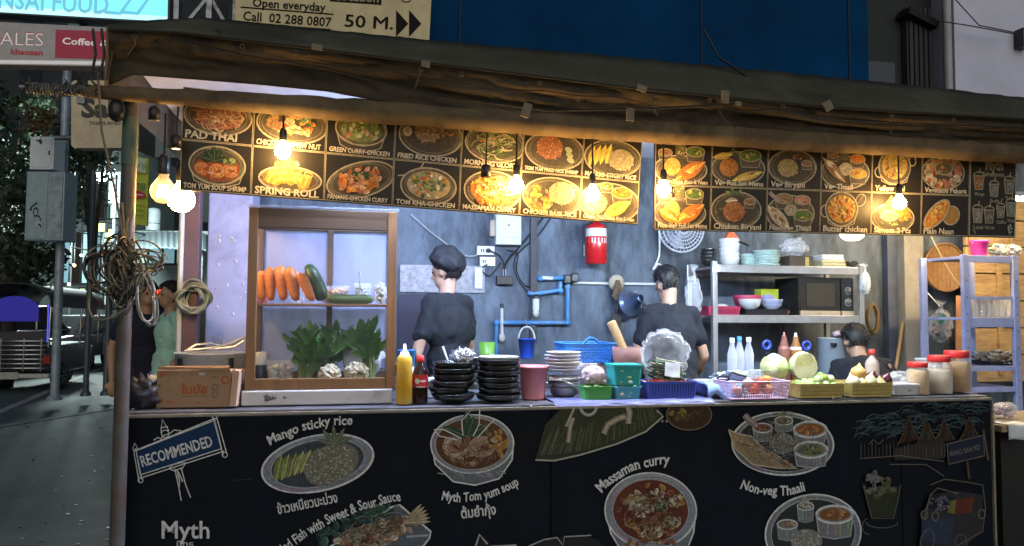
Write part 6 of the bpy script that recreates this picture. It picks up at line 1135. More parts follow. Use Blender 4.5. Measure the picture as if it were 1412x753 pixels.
for lab, pts, r in (('upright white spray hose with nozzle left of the pipe loop', [(692, 425), (692, 462)], .012), ('upright white filter tube over the lower pipe', [(739, 412), (739, 428)], .026)):
    t = thing('white_tube', lab, 'tube', wp(*pts[0], .06)); d = wp(*pts[1], .06)-t.location; b = MB(); b.tube([d*0, d], r, 12); b.build('tube_body', whitep, t); b = MB(); b.ell(d+Vector((0, 0, -.02)), (.026, .02, .034), 12, 8); b.build('nozzle', cream, t); b = MB(); b.lathe([(r*1.2, 0), (r*1.2, .03), (.004, .035)], n=12); b.build('cap', blackp, t)
# extinguisher
p = wp(822, 364, .14); k = mpp(p); t = thing('fire_extinguisher', 'red fire extinguisher with white label hanging on the wall', 'fire extinguisher', p); r_ = 14.5*k; h_ = 52*k; redx = M('extinguisher_red', (.50, .012, .015), .25, 0, .08)
b = MB(); b.lathe([(r_*.9, 0), (r_, .01), (r_, h_*.92), (r_*.8, h_*1.02), (r_*.35, h_*1.09), (r_*.3, h_*1.15)], n=28); b.build('cylinder', redx, t)
b = MB(); b.lathe([(r_*1.012, h_*.72), (r_*1.012, h_*.93)], n=28); b.build('label_band', whitep, t); A = Art(lambda x, y: Vector((r_*1.03*sin(x), -r_*1.03*cos(x), y)), FRONT, .0006)
A.poly([(-1, h_*.52), (1, h_*.52), (1, h_*.70), (-1, h_*.70)], (.55, .1, .1)); [A.stroke([(x, h_*.54), (x, h_*.68)], .12, (.66, .6, .62)) for x in (-.7, -.4, -.1, .25, .55, .8)]; [A.stroke([(-.7, h_*y), (0, h_*y), (.7, h_*y)], h_*.012, (.5, .06, .06)) for y in (.78, .83, .88)]; A.done('label_print', t)
b = MB(); b.tube([(-r_*.2, 0, h_*1.12), (-r_*1.25, -.01, h_*1.0), (-r_*1.3, -.01, h_*.5), (-r_*1.25, -.01, h_*.25)], .010, 8); b.build('hose', blackr, t); b = MB(); b.tube([(-r_*1.25, -.01, h_*.5), (-r_*1.25, -.01, h_*.2)], .014, 8); b.build('nozzle', blackp, t); b = MB(); b.box((0, -.01, h_*1.18), (.05, .09, .02), (.2, 0, 0)); b.box((0, -.02, h_*1.26), (.04, .1, .015), (.4, 0, 0)); b.build('lever', blackp, t, .003); b = MB(); b.box((0, r_+.01, h_*.8), (.04, .05, .1)); b.build('wall_bracket', dsteel, t)
# brush, ladles, bucket, dustpan
p = wp(850, 390, .05); t = thing('hand_brush', 'brown bristle brush hanging from a pale round disc on the wall', 'brush', p); k = mpp(p); b = MB(); b.lathe([(11*k, -.008), (11*k, .008), (.003, .01)], n=26, rot=(pi/2, 0, 0)); b.build('disc', M('straw_disc', (.42, .37, .27), .7), t)
b = MB(); rr = random.Random(5); [b.tube([(rr.uniform(-.012, .012), -.03, .02), (rr.uniform(-.04, .04), -.03+rr.uniform(-.015, .015), -.06), (rr.uniform(-.05, .045), -.03, -.10), (rr.uniform(-.018, .018), -.03, -.13+rr.uniform(-.02, .02))], [.006, .007, .006, .002], 5) for i in range(40)]; b.build('bristles', M('brush_brown', (.13, .09, .055), .9, 0, .5, 30), t)
p = wp(868, 418, .10); t = thing('steel_funnel', 'bluish steel funnel cup hanging on the wall beside the second cook', 'funnel', p); b = MB(); b.lathe([(.11, 0), (.105, .01), (.035, .075), (.03, .14), (.026, .14), (.095, .012)], n=28, rot=(1.1, .9, 0)); b.build('cone', M('blue_steel', (.20, .26, .42), .3, .7), t); b = MB(); b.tube([(.02, 0, .02), (.05, 0, .09)], .006, 6); b.build('hook', steel, t)
p = wp(884, 424, .12); t = thing('ladle_cup', 'dark steel ladle cup hanging in front of the funnel', 'ladle', p); b = MB(); b.lathe([(.045, 0), (.03, -.05), (.003, -.06)], n=20, rot=(.9, -.5, 0)); b.build('cup', M('dark_steel', (.08, .09, .12), .3, .8), t); b = MB(); b.tube([(0, 0, 0), (.01, 0, .07)], .005, 6); b.build('handle', steel, t)
def hung_bucket(px, ybot, wpx, hpx, Y, mt, label, hz, wire):
    p = P(px, ybot, Y); k = mpp(p); r = wpx*k/2; h = hpx*k; t = thing('hanging_bucket', label, 'bucket', p); b = MB(); b.lathe([(r*.75, 0), (r*.77, .004), (r, h-.01), (r*1.06, h-.01), (r*1.06, h), (r*.96, h), (r*.74, .008), (.002, .008)], n=28); b.build('bucket_body', mt, t)
    b = MB(); b.tube([(r*cos(a), 0, h-.008+hz*k*sin(a)) for a in (pi*i/14 for i in range(15))], .006, 6); b.build('bail_handle', wire, t); b = MB(); b.tube([(0, 0, h-.008+hz*k-.01), (0, 0, h+hz*k+.02), (0, BW-Y, h+hz*k+.03)], .004, 6); b.build('hook', steel, t)
hung_bucket(726, 494, 23, 27, 5.35, M('royal_blue_plastic', (.02, .07, .46), .35), 'royal blue bucket with white handle hanging below the pipe loop', 18, whitep); hung_bucket(887, 471, 19, 17, 5.35, M('aqua_enamel', (.10, .32, .33), .4), 'small aqua bucket with wire handle left of the bending cook', 17, steel)
p = wp(848, 455, .06); t = thing('dustpan', 'black dustpan hanging behind the wooden pestle', 'dustpan', p); b = MB(); b.add([(-.05, 0, 0), (.03, 0, -.02), (.055, 0, .12), (-.03, 0, .13), (-.05, -.02, 0), (.03, -.02, -.02), (.055, -.02, .12), (-.03, -.02, .13)], [(0, 1, 2, 3), (7, 6, 5, 4), (0, 4, 5, 1), (1, 5, 6, 2), (2, 6, 7, 3), (3, 7, 4, 0)]); b.build('pan', blackp, t, .004); b = MB(); b.tube([(.01, -.01, .12), (.02, -.01, .2)], .012, 8); b.build('handle', blackp, t)
q = on(671, 4.62); t = thing('green_cup', 'translucent green plastic cup beside the capped cook\'s hand', 'cup', q+Vector((0, 0, .07))); b = MB(); b.lathe([(.036, 0), (.04, .004), (.052, .19), (.049, .19), (.036, .006), (.002, .006)], n=24); b.build('cup_body', film('green_plastic', (.16, .36, .06), .75, .25), t)
# stove the first cook works at, mostly hidden by him
q = on(628, 5.2, FLZ); t = thing('gas_stove', 'steel gas stove table behind the capped cook', 'stove', (q.x, 5.2, FLZ)); b = MB(); b.box((.2, .05, .80), (1.5, .6, .05)); b.build('stove_top', steel, t, .004)
for x in (-.5, .9):
    for y in (-.2, .3): b = MB(); b.tube([(x, y, 0), (x, y, .78)], .02, 8); b.build('leg', dsteel, t)
b = MB(); b.lathe([(.12, 0), (.14, .01), (.15, .05), (.10, .05), (.09, .02)], (.1, .03, .826), 24); b.build('burner', blackp, t)
b = MB(); b.lathe([(.05, 0), (.14, .04), (.19, .1), (.185, .102), (.13, .045), (.003, .008)], n=28); wk = b.build('wok', M('black_iron', (.02, .02, .022), .35, .6)); wk.location = (t.location.x+.1, t.location.y+.03, FLZ+.88); tag(wk, 'black iron wok on the stove in front of the capped cook', 'wok')
# fan
p = wp(938, 315, .16); k = mpp(p); t = thing('wall_fan', 'white wall fan half hidden by the Indian menu board', 'fan', p); R_f = 33*k; fw = M('fan_white', (.45, .48, .56), .4)
for j, r in enumerate((1., .85, .7, .55, .4, .25)): b = MB(); b.tube([(R_f*r*cos(a), -.05*(1-r*r)-.02, R_f*r*sin(a)) for a in (2*pi*i/40 for i in range(40))], .0045 if j else .008, 5, closed=True); b.build('cage_ring', fw, t)
b = MB(); [b.tube([(R_f*.2*cos(a), -.068, R_f*.2*sin(a)), (R_f*.7*cos(a+.2), -.045, R_f*.7*sin(a+.2)), (R_f*cos(a+.3), -.02, R_f*sin(a+.3))], .0028, 4) for a in (2*pi*i/36 for i in range(36))]; b.build('cage_wire', fw, t)
for i in range(3):
    a = i*2.09+.3; b = MB(); b.add([(0+.03*cos(a), 0, .03*sin(a)), (R_f*.85*cos(a-.4), -.015, R_f*.85*sin(a-.4)), (R_f*.9*cos(a), 0, R_f*.9*sin(a)), (R_f*.8*cos(a+.45), .02, R_f*.8*sin(a+.45))], [(0, 1, 2, 3)]); b.build('blade', M('fan_blade', (.40, .44, .55), .4), t, solid=.004)
b = MB(); b.lathe([(.003, -.01), (.035, 0), (.042, .03), (.05, .12), (.003, .13)], n=20, rot=(-pi/2, 0, 0)); b.build('motor', M('fan_hub', (.06, .08, .16), .4), t); b = MB(); b.box((0, .13, -.02), (.1, .06, .16)); b.build('wall_mount', fw, t)
# ================================================================== STEEL RACK
rackm = M('rack_steel', (.52, .53, .56), .32, .75, .2, 10); ry0, ry1 = 5.0, 5.42
q = P(1086, 440, ry0); t = thing('steel_rack', 'steel shelf rack loaded with bowls and a microwave', 'rack', (q.x, ry0, FLZ)); ro = t.location
xl, xr = P(985, 420, ry0).x-ro.x, P(1187, 420, ry0).x-ro.x; zt = P(1086, 368, ry0).z; z2 = P(1086, 436, ry0).z
for x in (xl, xr):
    for y in (0, ry1-ry0): b = MB(); b.box((x, y, (zt+.03-FLZ)/2), (.038, .038, zt+.03-FLZ)); b.build('post', rackm, t, .004)
for z in (zt, z2, .62):
    b = MB(); b.box(((xl+xr)/2, (ry1-ry0)/2, z-FLZ-.012), (xr-xl-.042, ry1-ry0-.04, .018)); b.box(((xl+xr)/2, -.005, z-FLZ-.022), (xr-xl-.04, .014, .058)); b.box(((xl+xr)/2, ry1-ry0+.005, z-FLZ-.022), (xr-xl-.04, .014, .058)); b.build('shelf', rackm, t, .003)
def rk(px, z, Y=5.12): p = on(px, Y, z); return p
def stack(px, z, Y, n, rpx, hpx, mt, labf, name='bowl', step=None, prof='bowl', grp=None):
    p = rk(px, z, Y); k = mpp(p); zz = 0
    for i in range(n):
        t = thing(name, labf(i), name.split('_')[-1], p+Vector((rnd.uniform(-.004, .004), 0, zz)), 0, grp); r = rpx*k*rnd.uniform(.97, 1.03)
        if prof == 'bowl': bowl(r, hpx*k, mt).build('bowl_body', mt, t)
        else: b = MB(); b.lathe([(r*.6, 0), (r*.8, .003), (r, hpx*k), (r*.98, hpx*k+.002), (r*.8, .007), (.002, .005)], n=28); b.build('plate_body', mt, t)
        zz += (step or hpx*.55)*k
    return p, zz
ordn = ['lowest', 'second lowest', 'third from bottom', 'fourth from bottom', 'fifth from bottom', 'topmost']
wb_, gb_ = M('white_china', (.52, .55, .58), .25, 0, .06), M('green_china', (.30, .42, .40), .25, 0, .1)
stack(977, zt, 5.14, 4, 11, 9, blackbowl, lambda i: 'black bowl at the far left of the top rack shelf, %s of four' % ['lowest', 'second', 'third', 'topmost'][i], 'black_bowl', 5, grp='bowls on the rack top')
stack(1006, zt, 5.1, 5, 14, 12, wb_, lambda i: 'white bowl in the leaning stack on the rack top, %s' % ['lowest', 'second', 'middle', 'fourth', 'topmost'][i], 'white_bowl', 6.4, grp='bowls on the rack top')
stack(1031, zt, 5.16, 3, 11, 8, gb_, lambda i: 'small green bowl on the rack top, %s of three' % ['lowest', 'middle', 'topmost'][i], 'green_bowl', 5, grp='bowls on the rack top')
stack(1056, zt, 5.12, 6, 19, 4.5, gb_, lambda i: 'pale green plate in the pile on the rack top, %s' % ordn[i], 'green_plate', 3.6, 'plate', 'plates on the rack top')
p = rk(1013, zt+.20, 5.16); t = thing('orange_scoop', 'bright orange plastic scoop above the white bowls', 'scoop', p); b = MB(); b.add([(-.07, 0, .02), (.06, 0, 0), (-.02, 0, .09), (-.07, .06, .02), (.06, .06, 0), (-.02, .06, .09)], [(0, 1, 2), (5, 4, 3), (0, 3, 4, 1), (1, 4, 5, 2), (2, 5, 3, 0)]); b.build('scoop_body', M('orange_plastic', (.62, .13, .04), .45), t, .01); b = MB(); b.tube([(.03, .03, .01), (.14, .04, -.03)], .009, 8); b.build('handle', blackp, t)
p = rk(1096, zt, 5.14); t = thing('dark_box', 'dark brown cardboard box on the rack top under a clear bag', 'box', p); b = MB(); b.box((0, 0, .045), (.2, .18, .09)); b.build('box_body', M('dark_card', (.06, .045, .035), .7), t, .003); b = MB(); b.box((.045, -.092, .045), (.03, .004, .07)); b.build('tape', M('yellow_tape', (.4, .33, .1), .5), t)
t2 = plastic_bag('cup_bag', 'clear bag of white foam cups on the dark box', 1095, 335, 0, (.105, .07, .07), bagf, 41, False, 5.14); t2.location.z = zt+.092; b = MB(); [b.lathe([(.022, 0), (.03, .08), (.028, .08)], (-.06+.03*i, 0, .05), 14, (0, 1.4, 0)) for i in range(4)]; b.build('foam_cups', whitep, t2)
p = rk(1141, zt, 5.12)
for i in range(5): t = thing('food_carton', 'pale flat food carton in the pile on the rack top, %s' % ['lowest', 'second', 'middle', 'fourth', 'topmost'][i], 'carton', p+Vector((rnd.uniform(-.006, .006), 0, i*.021)), rnd.uniform(-.08, .08), 'flat cartons on the rack top'); b = MB(); b.box((0, 0, .010), (.21-.008*i, .16, .019)); b.build('carton_body', M('straw_card', (.46, .42, .26), .7) if i < 3 else whitep, t, .003)
p = rk(1172, zt, 5.10); t = thing('cable_heap', 'tangled black cables heaped on the right end of the rack top', 'cables', p); b = MB(); rr = random.Random(4)
for i in range(7): a0 = rr.uniform(0, 6); b.tube([(.055*cos(a+a0)*rr.uniform(.7, 1), .05*sin(a+a0), .03+.025*sin(a*2+a0)) for a in (2*pi*j/14 for j in range(14))], .008, 6, closed=True)
b.build('coil', blackr, t)
# middle shelf
p = rk(991, z2, 5.1); k = mpp(p); t = thing('crimson_basket', 'low crimson plastic basket at the left of the middle shelf', 'basket', p); b = MB(); tray(b, 50*k, .2, 13*k, .9, .02); b.build('basket_body', M('crimson_plastic', (.42, .04, .10), .4), t); b = MB(); [b.box((-.1+.0165*i, -.097, 6.5*k), (.005, .006, .035), (rad(8), 0, 0)) for i in range(13)]; b.build('slots', M('crimson_dark', (.14, .012, .03), .5), t)
t = thing('glass_bowl', 'upturned pale bowl in the crimson basket', 'bowl', p+Vector((.02, 0, .03))); b = MB(); b.lathe([(.07, 0), (.065, .03), (.04, .055), (.003, .06)], n=24); b.build('bowl_body', wb_, t)
p = rk(1047, z2, 5.12); k = mpp(p); t = thing('black_tray', 'flat black tray under the coloured bowls on the middle shelf', 'tray', p); b = MB(); tray(b, 66*k, .24, 9*k, .95, .02); b.build('tray_body', blackp, t); zz = z2+9*k
pat = M('blue_pattern_china', (.40, .43, .55), .25, 0, .1)
for px, dz, rpx, hpx, mt, lab, nm in ((1030, .0, 19, 19, M('crimson_plastic'), 'crimson plastic bowl behind the white one on the middle shelf', 'crimson_bowl'), (1034, .002, 15.5, 13, wb_, 'white bowl in front of the crimson one on the middle shelf', 'white_bowl'), (1064, .002, 15, 13, pat, 'white bowl with blue lattice pattern on the middle shelf', 'patterned_bowl')):
    p = rk(px, zz+dz, 5.2 if 'crimson' in nm else 5.08); k = mpp(p); t = thing(nm, lab, 'bowl', p); bowl(rpx*k, hpx*k, mt).build('bowl_body', mt, t)
    if nm == 'patterned_bowl':
        r = rpx*k; h = hpx*k; A = Art(lambda x, y: Vector(((.80+.20*y)*r*1.01*sin(x), -(.80+.20*y)*r*1.01*cos(x), h*(.25+.7*y))), FRONT, .0012)
        for i in range(-4, 5): A.stroke([(i*.3-.3, .0), (i*.3+.0, .5), (i*.3+.3, 1)], .05, (.06, .10, .34)); A.stroke([(i*.3+.3, .0), (i*.3+.0, .5), (i*.3-.3, 1)], .05, (.06, .10, .34))
        A.done('lattice_print', t)
p = rk(1057, zz+.05, 5.24); t = thing('lime_box', 'yellow green plastic box at the back of the middle shelf', 'box', p); b = MB(); b.box((0, 0, .05), (.15, .1, .10)); b.build('box_body', M('lime_plastic', (.42, .50, .04), .4), t, .006); b = MB(); b.box((0, 0, .103), (.155, .105, .008)); b.build('lid', M('lime_plastic'), t, .003); b = MB(); b.box((0, .0, -.025), (.12, .08, .05)); b.build('foot', blackp, t)
t2 = plastic_bag('onion_bag', 'purple bag of small onions on the patterned bowl', 1059, 400, 0, (.05, .035, .03), film('violet_film', (.3, .26, .55), .8, .3), 51, False, 5.1); t2.location.z = rk(1064, zz, 5.08).z+.055
p = rk(1082, z2, 5.08); t = thing('red_peppers', 'small heap of dried red peppers beside the microwave', 'peppers', p); b = MB(); rr = random.Random(6); [b.ell((rr.uniform(-.03, .03), rr.uniform(-.03, .03), .012+rr.random()*.025), (.016, .012, .011), 7, 5, jit=.25, seed=i) for i in range(16)]; b.build('pods', M('pepper_red', (.34, .06, .03), .4), t)
p = rk(1140, z2+.002, 5.06); k = mpp(p); t = thing('microwave_oven', 'black microwave oven with silver strip on the middle shelf', 'microwave', p); w_, h_, d_ = 85*k, 53*k, .33
b = MB(); b.box((0, d_/2, h_/2), (w_, d_, h_)); b.build('casing', M('microwave_black', (.014, .013, .012), .3), t, .006)
b = MB(); b.box((-w_*.13, -.008, h_*.56), (w_*.72, .014, h_*.84)); dr = b.build('door', M('door_black', (.012, .011, .010), .12), t, .004); b = MB(); b.box((-w_*.13, -.017, h_*.55), (w_*.50, .004, h_*.60)); b.build('window', M('microwave_glass', (.035, .030, .020), .06), dr)
b = MB(); b.box((-w_*.13, -.010, h_*.07), (w_*.72, .014, h_*.13)); b.build('lower_strip', M('champagne_metal', (.62, .52, .38), .3, .5), t, .002); b = MB(); b.box((w_*.37, -.010, h_*.07), (w_*.22, .014, h_*.13)); b.build('lower_strip', M('champagne_metal'), t, .002)
b = MB(); b.box((w_*.37, -.006, h_*.56), (w_*.22, .010, h_*.84)); b.build('control_panel', blackp, t, .002)
for z in (.66, .36): b = MB(); b.lathe([(.020, 0), (.018, .016), (.003, .018)], (w_*.38, -.012, h_*z), 18, (pi/2, 0, 0)); b.build('dial', M('dial_grey', (.22, .22, .21), .3, .5), t); b = MB(); b.tube([(w_*.38+.027*cos(a), -.0125, h_*z+.027*sin(a)) for a in (2*pi*i/20 for i in range(20))], .0022, 5, closed=True); b.build('dial_ring', whitep, t)
t2 = plastic_bag('hanging_sack', 'crumpled clear bag hanging on the left rack post', 956, 410, 0, (.06, .05, .15), bagf, 61, True, 4.98)
t2 = plastic_bag('hanging_sack', 'white plastic bag hung on the right rack post', 1192, 390, 0, (.045, .04, .09), film('white_film'), 62, True, 4.99)
# ---- back row of the counter
def cbot(px, Y, topy, r, label, body, cap, nozzle=False):
    p = on(px, Y); k = mpp(p); top = P(px, topy, Y).z-CT; t = thing('clear_bottle' if not nozzle else 'squeeze_bottle', label, 'bottle', p); b = MB(); b.lathe([(r*.9, 0), (r, .005), (r, top*.66), (r*.45, top*.86), (r*.4, top*.93)], n=20); b.build('bottle_body', body, t); b = MB()
    if nozzle: b.lathe([(r*.95, top*.64), (r*.95, top*.72), (r*.3, top*.78), (.006, top), (.002, top)], n=16)
    else: b.lathe([(r*.5, top*.90), (r*.5, top), (.002, top)], n=14)
    b.build('cap', cap, t)
clr = film('bottle_clear', (.75, .78, .95), .34, .06)
for px, lab in ((1010, 'left one of the clear water bottles under the steel rack'), (1020, 'middle clear water bottle under the steel rack'), (1033, 'right one of the clear water bottles under the steel rack')): cbot(px, 4.26, 464+(px % 3), .030, lab, clr, whitep if px != 1020 else blp)
cbot(1082, 4.24, 458, .037, 'reddish brown squeeze bottle behind the cabbages', M('chilli_sauce', (.20, .075, .055), .35), M('chilli_cap', (.25, .1, .08), .4), True); cbot(1098, 4.24, 459, .038, 'amber squeeze bottle with pale nozzle behind the cut cabbage', M('fish_sauce', (.26, .11, .035), .3), whitep, True)
p = on(1150, 4.86, .93); st0 = thing('pot_stand', 'black iron stand under the grey pot', 'stand', (p.x, p.y, FLZ)); b = MB(); b.lathe([(.15, .765), (.16, .77), (.16, .779), (.003, .779)], n=24); b.build('top_plate', blackp, st0)
for a in (0, 2.1, 4.2): b = MB(); b.tube([(.13*cos(a), .13*sin(a), .765), (.16*cos(a), .16*sin(a), 0)], .014, 8); b.build('leg', blackp, st0)
k = mpp(p); t = thing('grey_pot', 'pale blue grey pot with black handle left of the seated cook', 'pot', p); r = 20*k; h_ = P(1150, 466, 4.86).z-.93; b = MB(); b.lathe([(r*.97, 0), (r, .01), (r, h_-.005), (r*1.04, h_), (r*.97, h_), (r*.96, .03), (.003, .02)], n=36); b.build('pot_body', M('dull_steel_blue', (.36, .43, .50), .4, .35, .15), t); b = MB(); b.box((-r*.55, -r*.86, h_-.045), (.06, .03, .028), (0, 0, .5)); b.build('handle', blackp, t, .005)
t2 = plastic_bag('pink_cloth', 'pale pink crumpled cloth on the rim of the grey pot', 1158, 461, 0, (.06, .05, .026), M('pink_rag', (.5, .36, .42), .9), 71, False, 4.86); t2['category'] = 'cloth'
box_food('clear_tub', 'clear crate of small parcels under the water bottles', 1024, 4.14, 0, 46, .10, film('cloudy_tub'), [(.55, .55, .6), (.4, .45, .6), (.6, .5, .5)], 17, .12); box_food('clear_tub', 'clear crate of green and white parcels left of the squeeze bottles', 1060, 4.12, 0, 40, .11, film('cloudy_tub'), [(.3, .42, .2), (.55, .55, .5)], 18, .12)
for i, (px, py) in enumerate(((1057, 476), (1112, 477))):
    p = P(px, py, 4.3); t = thing('tape_roll', ['blue tape roll left of the brown squeeze bottle', 'blue tape roll right of the amber squeeze bottle'][i], 'tape roll', p); b = MB(); b.tube([(.024*cos(a), 0, .024*sin(a)) for a in (2*pi*j/20 for j in range(20))], .009, 8, closed=True, flat=1.4); b.build('ring', M('tape_blue', (.03, .06, .32), .4), t); b = MB(); b.box((0, 0, -(p.z-CT)/2-.02), (.03, .03, p.z-CT-.04)); b.build('holder', blackp, t)
# ---- right: woven tray, bag, stick, plank
p = P(1302, 369, 5.40); k = mpp(p); t = thing('woven_tray', 'round woven bamboo tray hung on the wall right of the grey pillar', 'tray', p); b = MB(); R_t = 33*k; wov = M('woven_bamboo', (.30, .165, .065), .7, 0, .4, 16, .3, stretch=(1, 1, 4)); b.lathe([(.003, .004), (R_t*.95, 0), (R_t, -.02), (R_t*1.02, -.012), (R_t, .012), (.003, .016)], n=44, rot=(-pi/2, 0, 0)); b.build('woven_disc', wov, t)
b = MB(); [b.tube([(R_t*1.0*cos(a), -.02+.006*(i % 2), R_t*1.0*sin(a)) for a in (2*pi*j/44 for j in range(44))], .007, 5, closed=True) for i in range(2)]; [b.tube([(x*R_t, -.020, -R_t*math.sqrt(max(0, .9-x*x))), (x*R_t, -.020, R_t*math.sqrt(max(0, .9-x*x)))], .0025, 4) for x in (-.8, -.6, -.4, -.2, 0, .2, .4, .6, .8)]; b.build('rim_binding', M('rim_bamboo', (.22, .12, .05), .7), t)
t2 = plastic_bag('hanging_bag', 'clear bag of dried peppers hanging below the woven tray', 1297, 450, 0, (.095, .07, .135), bagf, 81, True, 5.3); b = MB(); rr = random.Random(14)
for i in range(70): b.c = rr.choice([(.28, .16, .08), (.42, .36, .28), (.14, .2, .2), (.3, .08, .05), (.08, .06, .05)]); b.ell((rr.uniform(-.06, .06), rr.uniform(-.04, .03), .05+abs(rr.gauss(0, .05))), (.02, .014, .012), 7, 5, jit=.3, seed=i)
b.build('dried_peppers', VC, t2); b = MB(); b.box((-.02, -.05, .19), (.07, .02, .08), (.1, .5, .2)); b.build('green_packet', M('green_packet', (.08, .22, .20), .4), t2); b = MB(); b.tube([(0, 0, .30), (-.02, .12, .42)], .005, 6); b.build('string', whitep, t2)
cable('pale rope slanting across the woven tray', [(1280, 318), (1296, 350), (1316, 384), (1328, 396)], .006, M('pale_rope', (.45, .38, .26), .8), .32, 'rope', 'rope')
a, c = P(1229, 492, 5.3), P(1245, 444, 5.46); t = thing('wooden_stick', 'pale wooden stick leaning on the wall beside the blue board', 'stick', a); b = MB(); b.tube([(0, 0, -.3), c-a], .014, 8); b.build('shaft', M('pestle_wood'), t)
a = P(1323, 478, 5.2); t = thing('orange_plank', 'orange brown plank leaning behind the blue rack leg', 'plank', a); c = P(1325, 408, 5.33); b = MB(); b.bar((0, 0, -.3), c-a, .07, .02); b.build('plank_body', M('orange_wood', (.40, .18, .06), .6, 0, .3, 6), t)
t = thing('rope_hank', 'brown rope hank hung on the wall behind the rack post', 'rope', P(1202, 440, 5.5)); b = MB(); rr = random.Random(2); [b.tube([(.05*cos(a)*rr.uniform(.8, 1.1), -.02*i*.3, .12*sin(a)*rr.uniform(.9, 1.1)) for a in (2*pi*j/16 for j in range(16))], .009, 6, closed=True) for i in range(5)]; b.build('coil', M('brown_rope', (.20, .13, .06), .9), t)
# ---- blue painted rack at the right
by = 4.55; q = P(1367, 500, by); t = thing('blue_rack', 'pale blue painted metal rack with glasses at the right end', 'rack', (q.x, by, 0)); bo = t.location; bluer = M('pale_blue_enamel', (.26, .32, .60), .45, 0, .2, 8, dirt=(.36, .38, .52), dscale=7)
xl, xr = P(1332, 450, by).x-bo.x, P(1401, 450, by).x-bo.x; ztop = P(1367, 352, by).z
for x in (xl, xr):
    for y in (0, .4): b = MB(); b.box((x, y, ztop/2), (.052, .03, ztop)); b.build('post', bluer, t, .003)
for x in (xl, xr):
    for i in range(9): b = MB(); b.ell((x, -.016, .74+.12*i), (.006, .003, .006), 8, 5); b.build('bolt_hole', M('hole_dark', (.06, .07, .12), .6), t)  # dark dots stand in for the bolt holes, nothing is cut out
zs = [P(1367, y, by).z for y in (353, 438, 505, 534)]
for z, hh_ in zip(zs, (.05, .07, .035, .035)): b = MB(); b.box(((xl+xr)/2, .2, z-.01), (xr-xl-.055, .39, .02)); b.box(((xl+xr)/2, -.002, z-hh_/2), (xr-xl-.054, .016, hh_)); b.build('shelf', bluer, t, .002)
b = MB(); z = P(1367, 411, by).z; b.box(((xl+xr)/2, -.002, z), (xr-xl-.054, .012, .022)); b.build('guard_rail', bluer, t)
for r_ in range(2):
    for i in range(6):
        px = 1345+i*9.3; p = on(px, by+.07+.11*r_, zs[1]+.002); tt = thing('drinking_glass', 'clear drinking glass on the blue rack, %s row, %s from its left end' % (['front', 'rear'][r_], ['first', 'second', 'third', 'fourth', 'fifth', 'last'][i]), 'glass', p, 0, 'glasses on the blue rack'); b = MB(); b.lathe([(.020, 0), (.026, .15), (.0245, .15), (.019, .006), (.002, .006)], n=18); b.build('glass_body', film('tumbler_glass', (.9, .9, .9), .22, .04), tt)
p = on(1369, by+.16, zs[2]+.002); t = thing('packet_tray', 'black tray heaped with pale dried packets on the blue rack', 'tray', p); b = MB(); tray(b, .27, .26, .03, .93, .02); b.build('tray_body', blackp, t); b = MB(); rr = random.Random(19)
for i in range(90): b.c = rr.choice([(.45, .40, .32), (.36, .31, .24), (.52, .5, .45), (.26, .2, .15)]); b.box((rr.uniform(-.115, .115), rr.uniform(-.11, .11), .02+rr.random()*.075), (.055, .035, .008), (rr.uniform(-.5, .5), rr.uniform(-.5, .5), rr.uniform(0, 3)))
b.build('packets', VC, t)
p = on(1350, by+.1, zs[0]+.002); k = mpp(p); t = thing('magenta_bucket', 'bright magenta bucket on top of the blue rack', 'bucket', p); r = 12*k; b = MB(); b.lathe([(r*.75, 0), (r*.77, .004), (r*.95, .10), (r*1.05, .105), (r*1.05, .12), (r*.95, .12), (r*.74, .008), (.002, .008)], n=26); b.build('bucket_body', M('magenta_plastic', (.70, .04, .30), .35), t); b = MB(); b.tube([(r*cos(a), -.02*sin(a), .11-.03*sin(a)) for a in (pi*j/10 for j in range(11))], .004, 6); b.build('bail_handle', whitep, t)
for i, (px, w__, sd) in enumerate(((1376, .06, 5), (1396, .055, 8))): t2 = plastic_bag('packet_bag', ['clear bag of green packets beside the magenta bucket', 'clear bag of pinkish packets at the right end of the blue rack top'][i], px, 338, 0, (w__, .06, .05), bagf, sd, False, by+.12); t2.location.z = zs[0]+.002; b = MB(); rr = random.Random(sd); [(setattr(b, 'c', rr.choice([(.1, .25, .12), (.5, .5, .55), (.5, .2, .3)] if i else [(.1, .25, .1), (.2, .3, .25), (.55, .55, .6)])), b.box((rr.uniform(-.04, .04), rr.uniform(-.04, .04), .03+.05*rr.random()), (.04, .03, .012), (rr.random(), rr.random(), rr.random()))) for j in range(18)]; b.build('packets', VC, t2)
# ---- side table at the far right
a = P(1372, 590, 3.9); t = thing('side_table', 'dark wooden side table past the right end of the counter', 'table', (a.x+.45, 4.15, 0)); zt_ = P(1390, 585, 3.9).z
b = MB(); b.box((0, 0, zt_-.02), (.9, .6, .04)); b.build('table_top', M('table_ply', (.30, .24, .16), .7, 0, .2), t, .003); b = MB(); b.box((0.02, .02, (zt_-.04)/2), (.82, .5, zt_-.045)); b.build('cabinet_body', M('black_ply', (.014, .012, .011), .7), t, .004)
b = MB(); b.box((-.12, -.235, .28), (.2, .01, .1)); b.build('yellow_tag', M('ochre_card', (.22, .13, .02), .7), t)
p = P(1385, 566, 3.95); t = thing('paper_sheet', 'creased white paper sheet hanging over the side table edge', 'paper', Vector((p.x, 3.86, zt_))); b = MB(); b.grid(lambda u, v: Vector(((u-.5)*.17, -.02 if v > .5 else .10-.24*v, (.004 if v <= .5 else .004-.16*(v-.5)*1.1)+.004*sin(u*8))), 8, 8); b.build('sheet', M('white_paper'), t, solid=.002)
